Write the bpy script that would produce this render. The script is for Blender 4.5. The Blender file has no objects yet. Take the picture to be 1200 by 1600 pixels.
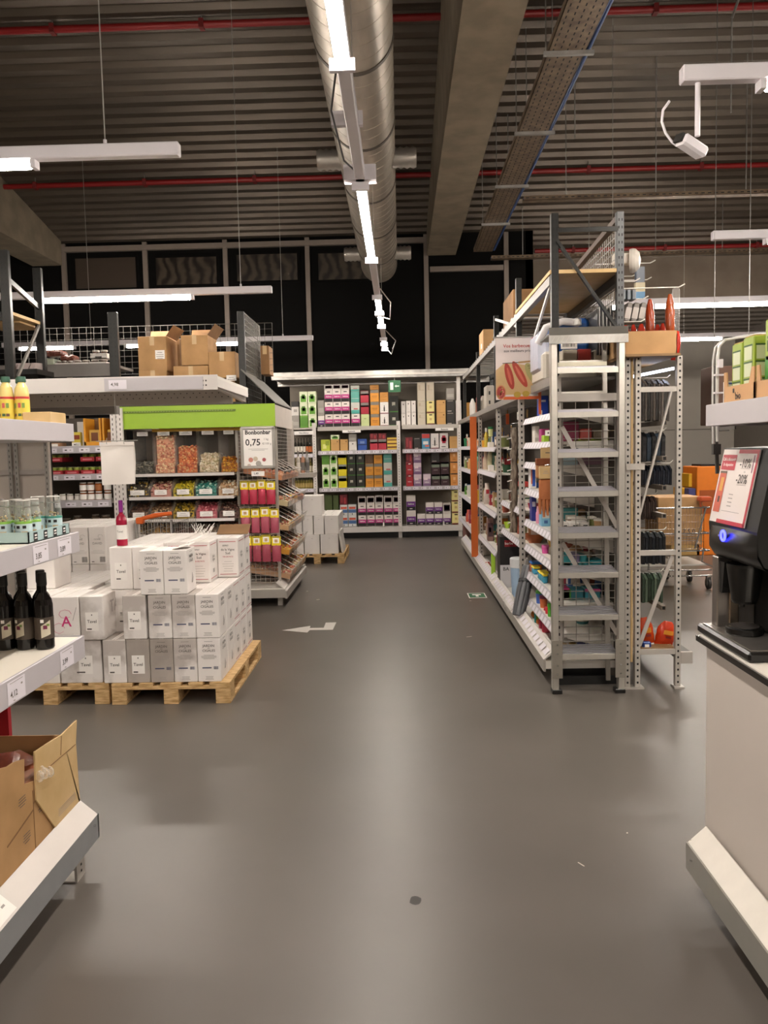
import bpy, math, random
from mathutils import Vector, Matrix
random.seed(7)
R = math.radians
COL = bpy.context.scene.collection
SC = bpy.context.scene

# ------------------------------------------------------------------ camera
CAM_H = 1.67
RM = Matrix(((0.99956976, -0.02006535, -0.02139337),
             (0.01977766, -0.07752842, 0.99679395),
             (-0.02165961, -0.99678821, -0.07709822)))
FPX = 1260.0
cd = bpy.data.cameras.new('camera')
cam = bpy.data.objects.new('camera', cd)
COL.objects.link(cam)
cd.sensor_fit = 'VERTICAL'; cd.sensor_height = 36.0; cd.lens = 36.0 * FPX / 1600.0
cd.clip_start = 0.05; cd.clip_end = 100
m = Matrix(((RM[0][0], -RM[0][1], -RM[0][2]), (RM[1][0], -RM[1][1], -RM[1][2]), (RM[2][0], -RM[2][1], -RM[2][2])))
cam.matrix_world = Matrix.Translation((0, 0, CAM_H)) @ m.to_4x4()
SC.camera = cam

def ray(px, py): return RM @ Vector(((px - 600) / FPX, (py - 800) / FPX, 1.0))
def at(px, py, Y):
    d = ray(px, py); return Vector((0, 0, CAM_H)) + d * (Y / d.y)
def atX(px, py, X):
    d = ray(px, py); return Vector((0, 0, CAM_H)) + d * (X / d.x)

# ------------------------------------------------------------------ world, exposure
SC.view_settings.view_transform = 'Standard'; SC.view_settings.look = 'None'
SC.view_settings.gamma = 1.0; SC.view_settings.use_curve_mapping = False
SC.view_settings.exposure = 1.45
w = bpy.data.worlds.new('world'); SC.world = w; w.use_nodes = True
w.node_tree.nodes['Background'].inputs[0].default_value = (1.0, 0.88, 0.78, 1)
w.node_tree.nodes['Background'].inputs[1].default_value = 0.10
TUBE_W = 50.0          # emission of the fluorescent tubes

# ------------------------------------------------------------------ materials
MATS = {}
def lin(h):
    h = h.lstrip('#'); o = []
    for i in (0, 2, 4):
        c = int(h[i:i+2], 16) / 255.0
        o.append(c / 12.92 if c <= 0.04045 else ((c + 0.055) / 1.055) ** 2.4)
    return (o[0], o[1], o[2], 1)
def C(hexc, rough=0.5, metal=0.0, noise=0.06, scale=12.0, bump=0.0):
    key = (hexc, rough, metal, noise, scale, bump)
    if key in MATS: return MATS[key]
    m = bpy.data.materials.new('paint_' + hexc.lstrip('#')); m.use_nodes = True
    nt = m.node_tree; b = nt.nodes['Principled BSDF']
    b.inputs['Roughness'].default_value = rough; b.inputs['Metallic'].default_value = metal
    c = lin(hexc); b.inputs['Base Color'].default_value = c
    if noise > 0 or bump > 0:
        tc = nt.nodes.new('ShaderNodeTexCoord'); n = nt.nodes.new('ShaderNodeTexNoise')
        n.inputs['Scale'].default_value = scale; n.inputs['Detail'].default_value = 4
        nt.links.new(tc.outputs['Object'], n.inputs['Vector'])
        if noise > 0:
            r = nt.nodes.new('ShaderNodeMapRange')
            r.inputs['To Min'].default_value = 1 - noise * 2; r.inputs['To Max'].default_value = 1 + noise
            nt.links.new(n.outputs['Fac'], r.inputs['Value'])
            mx = nt.nodes.new('ShaderNodeVectorMath'); mx.operation = 'SCALE'
            mx.inputs[0].default_value = c[:3]
            nt.links.new(r.outputs[0], mx.inputs['Scale']); nt.links.new(mx.outputs[0], b.inputs['Base Color'])
        if bump > 0:
            bp = nt.nodes.new('ShaderNodeBump'); bp.inputs['Strength'].default_value = bump; bp.inputs['Distance'].default_value = 0.01
            nt.links.new(n.outputs['Fac'], bp.inputs['Height']); nt.links.new(bp.outputs[0], b.inputs['Normal'])
    MATS[key] = m
    return m
def ramp_mat(name, c1, c2, scale, rough, metal=0.0, stretch=(1, 1, 1), kind='noise', p0=0.35, p1=0.65, bump=0.0, detail=6, dist=0.0, coord='Object'):
    m = bpy.data.materials.new(name); m.use_nodes = True; nt = m.node_tree; b = nt.nodes['Principled BSDF']
    b.inputs['Roughness'].default_value = rough; b.inputs['Metallic'].default_value = metal
    tc = nt.nodes.new('ShaderNodeTexCoord'); mp = nt.nodes.new('ShaderNodeMapping'); mp.inputs['Scale'].default_value = stretch
    n = nt.nodes.new('ShaderNodeTexNoise' if kind == 'noise' else 'ShaderNodeTexWave')
    n.inputs['Scale'].default_value = scale; n.inputs['Detail'].default_value = detail
    if kind == 'wave':
        n.inputs['Distortion'].default_value = dist
    r = nt.nodes.new('ShaderNodeValToRGB')
    r.color_ramp.elements[0].position = p0; r.color_ramp.elements[1].position = p1
    r.color_ramp.elements[0].color = lin(c1); r.color_ramp.elements[1].color = lin(c2)
    nt.links.new(tc.outputs[coord], mp.inputs[0]); nt.links.new(mp.outputs[0], n.inputs['Vector'])
    nt.links.new(n.outputs['Fac'], r.inputs[0]); nt.links.new(r.outputs[0], b.inputs['Base Color'])
    if bump:
        bp = nt.nodes.new('ShaderNodeBump'); bp.inputs['Strength'].default_value = bump; bp.inputs['Distance'].default_value = 0.01
        nt.links.new(n.outputs['Fac'], bp.inputs['Height']); nt.links.new(bp.outputs[0], b.inputs['Normal'])
    return m
def emis(name, col, s):
    m = bpy.data.materials.new(name); m.use_nodes = True; b = m.node_tree.nodes['Principled BSDF']
    b.inputs['Base Color'].default_value = lin(col); b.inputs['Emission Color'].default_value = lin(col)
    b.inputs['Emission Strength'].default_value = s
    return m
def clear(name, col, alpha, rough=0.08):
    m = bpy.data.materials.new(name); m.use_nodes = True; nt = m.node_tree
    out = nt.nodes['Material Output']; b = nt.nodes['Principled BSDF']
    b.inputs['Base Color'].default_value = lin(col); b.inputs['Roughness'].default_value = rough
    t = nt.nodes.new('ShaderNodeBsdfTransparent'); mx = nt.nodes.new('ShaderNodeMixShader')
    lw = nt.nodes.new('ShaderNodeLayerWeight'); lw.inputs[0].default_value = 0.25
    ad = nt.nodes.new('ShaderNodeMath'); ad.operation = 'ADD'; ad.use_clamp = True; ad.inputs[1].default_value = alpha
    nt.links.new(lw.outputs['Facing'], ad.inputs[0])
    ml = nt.nodes.new('ShaderNodeMath'); ml.operation = 'MULTIPLY'; ml.inputs[1].default_value = 0.6
    nt.links.new(ad.outputs[0], ml.inputs[0])
    nt.links.new(ml.outputs[0], mx.inputs[0]); nt.links.new(t.outputs[0], mx.inputs[1]); nt.links.new(b.outputs[0], mx.inputs[2])
    nt.links.new(mx.outputs[0], out.inputs['Surface'])
    return m

FLOOR = ramp_mat('grey_vinyl_floor', '#5a544e', '#67605a', 0.9, 0.36, p0=0.3, p1=0.75, bump=0.015, detail=8)
CONCRETE = ramp_mat('concrete', '#766957', '#887a66', 3.0, 0.85, bump=0.15)
DECK = ramp_mat('galvanised_deck', '#51483f', '#62574c', 2.0, 0.38, 0.5, stretch=(0.2, 1, 1))
WHITEP = C('#dcd5d0', 0.4, 0, 0.03)
SHELFW = C('#e6e0d8', 0.35, 0, 0.02)
RAIL = C('#c2bcc0', 0.35, 0, 0.03)
LGREY = C('#b9b2aa', 0.4, 0.2, 0.05)
MGREY = C('#8f8a85', 0.45, 0.2, 0.06)
DGREY = C('#201f1d', 0.4, 0.5, 0.08)
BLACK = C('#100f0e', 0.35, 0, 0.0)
DARKHOLE = C('#0b0a0a', 0.8, 0, 0.0)
ALU = C('#c2bdb4', 0.32, 0.65, 0.05, 30)
CHROME = C('#c9c9c9', 0.18, 0.95, 0.0)
GALV = ramp_mat('galvanised_steel', '#8f8b86', '#a9a6a2', 6.0, 0.38, 0.7)
WOOD = ramp_mat('pallet_wood', '#b08a55', '#dcb987', 14.0, 0.7, stretch=(1, 5, 5), bump=0.1)
CARD = ramp_mat('cardboard', '#a67f52', '#b88f60', 5.0, 0.75, bump=0.04)
CARDD = ramp_mat('dark_cardboard', '#7c5a38', '#8f6a43', 5.0, 0.8)
PALECARD = ramp_mat('pale_cardboard', '#c2a26f', '#d0b181', 6.0, 0.75, bump=0.04)
CARTON = ramp_mat('white_carton', '#e9e2de', '#f1ebe6', 4.0, 0.5)
CARTONG = ramp_mat('grey_mottled_carton', '#bdb4ae', '#e8e2de', 5.0, 0.55, p0=0.42, p1=0.58)
CARTOND = ramp_mat('taupe_carton', '#9f958d', '#b5aba3', 4.0, 0.55)
INK = C('#57504c', 0.6, 0, 0); INKB = C('#1c1a1a', 0.6, 0, 0); INKL = C('#a09894', 0.6, 0, 0)
INKR = C('#b0213a', 0.6, 0, 0); INKP = C('#d03a7a', 0.6, 0, 0); PAPER = C('#f4efea', 0.6, 0, 0.0)
TAG = C('#e9e3ea', 0.5, 0, 0)
LAMP = emis('lamp_tube', '#fff6ea', TUBE_W)
ACRYL = clear('clear_acrylic', '#cfc8c0', 0.03)
FILM = clear('plastic_film', '#e8e2dc', 0.12, 0.15)
GLASS = clear('clear_glass', '#e4ebe6', 0.12, 0.05)
WIRE = C('#a9a59e', 0.35, 0.6, 0.0)
WIREW = C('#d9d4cc', 0.4, 0.2, 0.0)

# ------------------------------------------------------------------ mesh builder
TXT = {}
def text_geo(s):
    if s in TXT: return TXT[s]
    cu = bpy.data.curves.new('t', 'FONT'); cu.body = s; cu.size = 1.0; cu.align_x = 'CENTER'; cu.align_y = 'CENTER'; cu.resolution_u = 2; cu.offset = .012 if s != 'Bonbonbar' else .028
    o = bpy.data.objects.new('t', cu); COL.objects.link(o)
    dg = bpy.context.evaluated_depsgraph_get(); me = o.evaluated_get(dg).to_mesh()
    vs = [v.co.copy() for v in me.vertices]; fs = [tuple(p.vertices) for p in me.polygons]
    o.evaluated_get(dg).to_mesh_clear()
    bpy.data.objects.remove(o); bpy.data.curves.remove(cu)
    TXT[s] = (vs, fs); return TXT[s]

class MB:
    def __init__(s): s.v = []; s.f = []; s.mi = []; s.sm = []; s.mats = []; s.xf = None
    def mat(s, m):
        if m not in s.mats: s.mats.append(m)
        return s.mats.index(m)
    def add(s, vs, fs, m, smooth=False):
        b = len(s.v); k = s.mat(m)
        for v in vs:
            v = Vector(v)
            s.v.append(s.xf @ v if s.xf else v)
        for f in fs:
            s.f.append(tuple(i + b for i in f)); s.mi.append(k); s.sm.append(smooth)
        return s
    def box(s, x0, x1, y0, y1, z0, z1, m, ch=0.0):
        if x1 < x0: x0, x1 = x1, x0
        if y1 < y0: y0, y1 = y1, y0
        if z1 < z0: z0, z1 = z1, z0
        if ch > 0:
            ch = min(ch, (x1-x0)*.45, (y1-y0)*.45, (z1-z0)*.45)
            pts = []; idx = {}
            for ix, X in ((0, x0), (1, x1)):
                for iy, Y in ((0, y0), (1, y1)):
                    for iz, Z in ((0, z0), (1, z1)):
                        sx, sy, sz = (1-2*ix)*ch, (1-2*iy)*ch, (1-2*iz)*ch
                        for a, p in enumerate(((X, Y+sy, Z+sz), (X+sx, Y, Z+sz), (X+sx, Y+sy, Z))):
                            idx[(ix, iy, iz, a)] = len(pts); pts.append(p)
            fs = []
            I = lambda *k: idx[k]
            for i in (0, 1):
                fs.append((I(i,0,0,0), I(i,1,0,0), I(i,1,1,0), I(i,0,1,0)))
                fs.append((I(0,i,0,1), I(1,i,0,1), I(1,i,1,1), I(0,i,1,1)))
                fs.append((I(0,0,i,2), I(1,0,i,2), I(1,1,i,2), I(0,1,i,2)))
            for i in (0, 1):
                for j in (0, 1):
                    fs.append((I(i,j,0,0), I(i,j,0,1), I(i,j,1,1), I(i,j,1,0)))
                    fs.append((I(i,0,j,0), I(i,0,j,2), I(i,1,j,2), I(i,1,j,0)))
                    fs.append((I(0,i,j,1), I(0,i,j,2), I(1,i,j,2), I(1,i,j,1)))
                    for k in (0, 1): fs.append((I(i,j,k,0), I(i,j,k,1), I(i,j,k,2)))
            cx, cy, cz = (x0+x1)/2, (y0+y1)/2, (z0+z1)/2; out = []
            for f in fs:
                a, b, c = (Vector(pts[f[0]]), Vector(pts[f[1]]), Vector(pts[f[2]]))
                n = (b-a).cross(c-a)
                out.append(f if n.dot(a - Vector((cx, cy, cz))) > 0 else tuple(reversed(f)))
            return s.add(pts, out, m)
        v = [(x0,y0,z0),(x1,y0,z0),(x1,y1,z0),(x0,y1,z0),(x0,y0,z1),(x1,y0,z1),(x1,y1,z1),(x0,y1,z1)]
        return s.add(v, [(3,2,1,0),(4,5,6,7),(0,1,5,4),(1,2,6,5),(2,3,7,6),(3,0,4,7)], m)
    def quad(s, a, b, c, d, m): return s.add([a, b, c, d], [(0, 1, 2, 3)], m)
    def plate(s, o, u, v, w, h, t, m):
        # a thin slab, centre o, in-plane axes u, v, thickness t along u x v
        u = Vector(u).normalized(); v = Vector(v).normalized(); n = u.cross(v).normalized(); o = Vector(o)
        P = [o + u*(sx*w/2) + v*(sy*h/2) + n*(sz*t/2) for sz in (-1, 1) for sx, sy in ((-1,-1),(1,-1),(1,1),(-1,1))]
        return s.add(P, [(3,2,1,0),(4,5,6,7),(0,1,5,4),(1,2,6,5),(2,3,7,6),(3,0,4,7)], m)
    def rect(s, o, u, v, w, h, m):
        o = Vector(o); u = Vector(u).normalized(); v = Vector(v).normalized()
        return s.add([o-u*w/2-v*h/2, o+u*w/2-v*h/2, o+u*w/2+v*h/2, o-u*w/2+v*h/2], [(0,1,2,3)], m)
    def text(s, t, o, u, v, size, m):
        vs, fs = text_geo(t); o = Vector(o); u = Vector(u); v = Vector(v)
        return s.add([o + u*(p.x*size) + v*(p.y*size) for p in vs], fs, m)
    def tube(s, pts, r, m, n=8, closed=False, smooth=True):
        pts = [Vector(p) for p in pts]; N = len(pts); vs = []; fs = []
        rs = r if isinstance(r, (list, tuple)) else [r]*N
        prev = None
        for i, p in enumerate(pts):
            if i == 0: t = pts[1]-p
            elif i == N-1: t = p-pts[i-1]
            else: t = (pts[i+1]-p).normalized() + (p-pts[i-1]).normalized()
            t.normalize()
            if prev is None:
                a = Vector((0, 0, 1)) if abs(t.z) < .9 else Vector((1, 0, 0))
                nn = t.cross(a).normalized()
            else:
                nn = (prev - t*prev.dot(t)).normalized()
            prev = nn; bb = t.cross(nn)
            for k in range(n):
                an = 2*math.pi*(k+.5)/n
                vs.append(p + (nn*math.cos(an) + bb*math.sin(an))*rs[i])
        for i in range(N-1):
            for k in range(n):
                a = i*n+k; b = i*n+(k+1) % n
                fs.append((a, b, b+n, a+n))
        s.add(vs, fs, m, smooth)
        s.add(vs[:n], [tuple(range(n))[::-1]], m); s.add(vs[-n:], [tuple(range(n))], m)
        return s
    def bar(s, a, b, w, h, m):
        a = Vector(a); b = Vector(b); t = (b-a).normalized()
        up = Vector((0, 0, 1)) if abs(t.z) < .95 else Vector((0, 1, 0))
        u = t.cross(up).normalized(); v = u.cross(t)
        P = [q + u*(sx*w/2) + v*(sy*h/2) for q in (a, b) for sx, sy in ((-1,-1),(1,-1),(1,1),(-1,1))]
        return s.add(P, [(3,2,1,0),(4,5,6,7),(0,1,5,4),(1,2,6,5),(2,3,7,6),(3,0,4,7)], m)
    def lathe(s, c, prof, m, n=16, mats=None):
        # prof: (radius, z) list from bottom up
        c = Vector(c); vs = []
        for r, z in prof:
            for k in range(n):
                a = 2*math.pi*k/n; vs.append(c + Vector((r*math.cos(a), r*math.sin(a), z)))
        for i in range(len(prof)-1):
            fs = []
            for k in range(n):
                a = i*n+k; b = i*n+(k+1) % n; fs.append((a, b, b+n, a+n))
            # separate add per band keeps material freedom
            mm = mats[i] if mats else m
            base = i*n
            s.add(vs[base:base+2*n], [tuple(j-base for j in f) for f in fs], mm, True)
        s.add(vs[:n], [tuple(range(n))[::-1]], mats[0] if mats else m)
        s.add(vs[-n:], [tuple(range(n))], mats[-1] if mats else m)
        return s
    def prism(s, pts2, axis, a0, a1, m, smooth=False):
        # pts2 outline extruded along axis 'x','y','z'
        def P(p, a): return {'x': (a, p[0], p[1]), 'y': (p[0], a, p[1]), 'z': (p[0], p[1], a)}[axis]
        n = len(pts2); vs = [P(p, a0) for p in pts2] + [P(p, a1) for p in pts2]
        fs = [tuple(range(n))[::-1], tuple(range(n, 2*n))] + [(i, (i+1) % n, n+(i+1) % n, n+i) for i in range(n)]
        return s.add(vs, fs, m, smooth)
    def holes(s, o, d, u, v, n, w, h, m=DARKHOLE):
        o = Vector(o); d = Vector(d)
        for i in range(n): s.rect(o + d*i, u, v, w, h, m)
        return s

ORG = {}
def obj(name, mb, parent=None, label=None):
    me = bpy.data.meshes.new(name)
    if parent is not None: off = ORG[parent.name]
    else:
        xs = [v.x for v in mb.v]; ys = [v.y for v in mb.v]; zs = [v.z for v in mb.v]
        off = Vector(((min(xs)+max(xs))/2, (min(ys)+max(ys))/2, min(zs)))
    me.from_pydata([tuple(v - off) for v in mb.v], [], mb.f)
    for mt in mb.mats: me.materials.append(mt)
    me.polygons.foreach_set('material_index', mb.mi); me.polygons.foreach_set('use_smooth', mb.sm)
    me.update()
    o = bpy.data.objects.new(name, me); COL.objects.link(o)
    if parent is not None: o.parent = parent
    else: o.location = off
    ORG[o.name] = off
    if label: o['label'] = label
    return o
def obj_split(name, mb, parent, label=None):
    """one object per connected piece"""
    par = list(range(len(mb.v)))
    def fd(a):
        while par[a] != a: par[a] = par[par[a]]; a = par[a]
        return a
    key = {}
    for i, v in enumerate(mb.v):
        k = (round(v.x, 5), round(v.y, 5), round(v.z, 5))
        if k in key: par[fd(i)] = fd(key[k])
        else: key[k] = i
    for f in mb.f:
        r = fd(f[0])
        for i in f[1:]: par[fd(i)] = r
    gr = {}
    for j, f in enumerate(mb.f): gr.setdefault(fd(f[0]), []).append(j)
    out = []
    for r, fs in gr.items():
        n = MB(); mp = {}
        for j in fs:
            for i in mb.f[j]:
                if i not in mp: mp[i] = len(n.v); n.v.append(mb.v[i])
            n.f.append(tuple(mp[i] for i in mb.f[j])); n.mi.append(n.mat(mb.mats[mb.mi[j]])); n.sm.append(mb.sm[j])
        out.append(obj(name, n, parent, label))
    return out
LABELS = {}
def tag(o, label, cat, group=None):
    o['label'] = label; o['category'] = cat
    if group: o['group'] = group
    if label in LABELS: print('DUPLABEL', label)
    LABELS[label] = 1
    n = len(label.split())
    if n < 4 or n > 16: print('LABELLEN', n, label)
    return o
def thing(name, label, cat, loc, group=None):
    o = bpy.data.objects.new(name, None); COL.objects.link(o); o.empty_display_size = 0.1
    o.location = loc; ORG[o.name] = Vector(loc)
    return tag(o, label, cat, group)
def struct(name, mb):
    o = obj(name, mb); o['kind'] = 'structure'; return o
def solo(name, mb, label, cat, group=None): return tag(obj(name, mb), label, cat, group)
def copy_tree(o, d, label, group=None):
    c = o.copy(); COL.objects.link(c); c.location = Vector(o.location) + Vector(d)
    for ch in list(o.children):
        k = ch.copy(); COL.objects.link(k); k.parent = c
        for g in list(ch.children):
            q = g.copy(); COL.objects.link(q); q.parent = k
    if label: c['label'] = label; 
    if label in LABELS: print('DUPLABEL', label)
    LABELS[label] = 1
    return c
ORD = ['first', 'second', 'third', 'fourth', 'fifth', 'sixth', 'seventh', 'eighth', 'ninth', 'tenth', 'eleventh', 'twelfth', 'thirteenth', 'fourteenth', 'fifteenth', 'sixteenth', 'seventeenth']
X_, Y_, Z_ = Vector((1, 0, 0)), Vector((0, 1, 0)), Vector((0, 0, 1))
# ================================================================== THE SETTING
WALLY = 16.6
def ceil_z(y): return CAM_H + 4.31 - 0.2 * (y - WALLY) if y > 9 else CAM_H + 4.31 + 0.2 * (WALLY - 9)
b = MB(); b.box(-9, 9, -7, 24, -0.05, 0, FLOOR); struct('floor', b)
def deck(y0, y1, name, xa=-9, xb=9):
    b = MB(); y = y0; pitch = 0.25; prof = []
    while y < y1 - 1e-6:
        for dy, dz in ((0, 0), (0.10, 0), (0.135, 0.07), (0.215, 0.07)): prof.append((y + dy, ceil_z(y + dy) + dz))
        y += pitch
    prof.append((y, ceil_z(y)))
    vs = [(xa, p[0], p[1]) for p in prof] + [(xb, p[0], p[1]) for p in prof]; n = len(prof)
    b.add(vs, [(i, i+1, n+i+1, n+i) for i in range(n-1)], DECK)
    struct(name, b)
deck(-7, 18.0, 'ceiling')
b = MB(); b.box(-9.1, -9, -7, 18.3, 0, 9, C('#6b6055', 0.8)); struct('wall_left', b)
b = MB(); b.box(9, 9.1, -7, 24, 0, 9, C('#8a8178', 0.8)); struct('wall_right', b)
b = MB(); b.box(-9, 9, -7.1, -7, 0, 9, C('#8a8178', 0.8)); struct('wall_rear', b)
# dark cladding wall behind the shelves
BLK = C('#070605', 0.8, 0, 0.05); BLK.node_tree.nodes['Principled BSDF'].inputs['Specular IOR Level'].default_value = .12
b = MB()
zt = ceil_z(WALLY) + .1
b.box(-9, 2.75, WALLY, WALLY + .15, 0, zt, BLK)
struct('wall_back', b)
WG = ramp_mat('painted_reflection_glass', '#1d1713', '#433a30', 1.3, 0.3, kind='wave', dist=14.0, p0=0.1, p1=0.9, detail=3)  # swirling wave colours paint reflections into the dark window panes
WG2 = C('#3c322a', 0.35, 0, 0.05)
MUL = C('#7c7066', 0.5, 0.1, 0.05)
def wz(px, py): return at(px, py, WALLY)
# mullions
mx = [(100, 391), (227, 388), (352, 385), (480, 381), (665, 377), (790, 362)]
for i, (px, py) in enumerate(mx):
    p = wz(px, py); b = MB(); b.box(p.x-.045, p.x+.045, WALLY-.07, WALLY-.002, 0.0, ceil_z(WALLY)-.03, MUL); struct('trim_%d' % (i+1), b)
p0, p1 = wz(100, 390), wz(665, 380)
b = MB(); b.box(p0.x, p1.x, WALLY-.1, WALLY-.005, p0.z-.07, p0.z+.03, MUL); struct('trim_7', b)
p0, p1 = wz(668, 422), wz(790, 418)
b = MB(); b.box(p0.x+.05, p1.x-.05, WALLY-.08, WALLY-.005, p0.z-.05, p0.z+.05, MUL); struct('trim_8', b)
for i, (x0, y0, x1, y1, mt) in enumerate([(120, 402, 212, 452, WG2), (245, 401, 338, 446, WG), (371, 396, 464, 440, WG), (498, 394, 590, 438, WG)]):
    a = wz(x0, y1); c = wz(x1, y0)
    b = MB(); b.box(a.x, c.x, WALLY-.012, WALLY-.002, a.z, c.z, mt); o = struct('window_%d' % (i+1), b)
    b = MB()
    for (xa, xb, za, zb) in ((a.x-.05, a.x, a.z-.05, c.z+.05), (c.x, c.x+.05, a.z-.05, c.z+.05), (a.x, c.x, a.z-.05, a.z), (a.x, c.x, c.z, c.z+.05)):
        b.box(xa, xb, WALLY-.03, WALLY-.002, za, zb, BLK)
    obj('window_frame', b, o)
# right part: brown concrete lintel, lower roof and pale grey wall further off
BR = ramp_mat('brown_concrete', '#6a5d51', '#776a5d', 2.0, 0.9)
a, c = at(1000, 405, 18.1), at(1000, 470, 18.1)
b = MB(); b.box(2.75, 9, 18.1, 18.5, c.z, a.z+.3, BR); struct('trim_9', b)
b = MB(); b.quad((2.75, 18.5, c.z), (9, 18.5, c.z), (9, 22.2, 4.45), (2.75, 22.2, 4.45), C('#7f756b', 0.7))
for k in range(9):
    y = 18.8 + k*.4; z = c.z + (4.45-c.z)*(y-18.5)/3.7
    b.box(2.75, 9, y, y+.12, z-.05, z, C('#6d645c', 0.7))
struct('trim_10', b)
GW_ = C('#bdb5aa', 0.7, 0, 0.04, 3)
b = MB(); b.box(2.6, 9, 22.0, 22.1, 0, 4.5, GW_)
b.box(2.75, 9, 21.985, 22.0, 2.02, 2.04, C('#6f6860', .8)); b.box(6.9, 6.93, 21.985, 22.0, 0, 2.02, C('#6f6860', .8)); struct('wall_far', b)
b = MB(); b.box(2.6, 2.75, 16.6, 22, 0, 6.2, BLK); struct('wall_return', b)
# concrete beams along the hall
def beam(xa, xb, name):
    b = MB(); zb = CAM_H + 3.85
    y0, y1 = -7, 16.5
    prof = [(y0, zb), (y1, zb), (y1, ceil_z(y1)), (9, ceil_z(9.001)), (y0, ceil_z(0))]
    b.prism(prof, 'x', xa, xb, CONCRETE)
    struct(name, b)
beam(.62, 1.19, 'ceiling_beam_1'); beam(-7.35, -6.75, 'ceiling_beam_2'); beam(7.9, 8.5, 'ceiling_beam_3')

# ------------------------------------------------------------------ overhead services
RED = C('#861a1a', 0.4, 0.1, 0.05)
for i, (Y, dz, lab) in enumerate([(10.6, .1, 'red steel pipe under the ceiling, nearest and thickest of the three'),
                                  (14.2, .12, 'red steel pipe under the ceiling, middle one crossing behind the duct'),
                                  (17.3, .1, 'red steel pipe under the ceiling at the far right end')]):
    z = ceil_z(Y) - dz; xa = -8.9 if i < 2 else 2.9
    b = MB(); b.tube([(xa, Y, z), (8.9, Y, z)], .045, RED, 10)
    r = solo('sprinkler_pipe', b, lab, 'pipe')
    b = MB(); x = xa + .8
    while x < 8.6:
        b.box(x-.03, x+.03, Y-.055, Y+.055, z-.055, z+.055, C('#6e1a18', .6)); b.box(x-.006, x+.006, Y-.006, Y+.006, z, ceil_z(Y)+.02, GALV); x += 1.9
    obj_split('pipe_clamp', b, r)

# round ventilation duct
DX, DZ, DR = -.30, 4.9, .31
DUCTM = ramp_mat('spiral_duct_steel', '#a39a8e', '#c4baac', 5.0, 0.36, 0.6, stretch=(1, .3, 1))
duct = thing('ventilation_duct', 'large round galvanised ventilation duct running along the aisle beside the lamp row', 'duct', (DX, 0, DZ-DR))
b = MB(); b.tube([(DX, -6.9, DZ), (DX, 14.2, DZ)], DR, DUCTM, 40)
y = -6
while y < 14.1:
    b.tube([(DX, y, DZ), (DX, y+.008, DZ)], DR+.002, DUCTM, 40); y += .22
obj('duct_shell', b, duct)
b = MB()
for y in (2.4, 4.9, 6.5, 8.1, 9.8, 11.4, 13.0): b.tube([(DX, y, DZ), (DX, y+.05, DZ)], DR+.008, C('#5d564d', .5, .5), 40)
obj_split('joint_band', b, duct)
for y in (9.1, 13.4):
    for s in (-1, 1):
        b = MB(); x = DX + s*(DR-.04); pts = []
        for k in range(9): pts.append((x + s*k*.034, y, DZ - .05))
        b.tube(pts, [.115 if k % 2 else .1 for k in range(9)], C('#a8a29a', .35, .7), 16)
        obj('branch_outlet', b, duct)
b = MB(); b.tube([(DX, 14.2, DZ)] + [(DX, 14.2+.05*k, DZ) for k in range(1, 5)], [DR, DR*.98, DR*1.02, DR*.98, DR], DUCTM, 40); obj('end_cap', b, duct)
b = MB()
for y in (3.5, 7.2, 10.6, 13.5):
    for s in (-1, 1): b.box(DX+s*DR*.98-.004, DX+s*DR*.98+.004, y-.01, y+.01, DZ, ceil_z(y)+.02, GALV)
obj_split('hanger_strap', b, duct)

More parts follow.
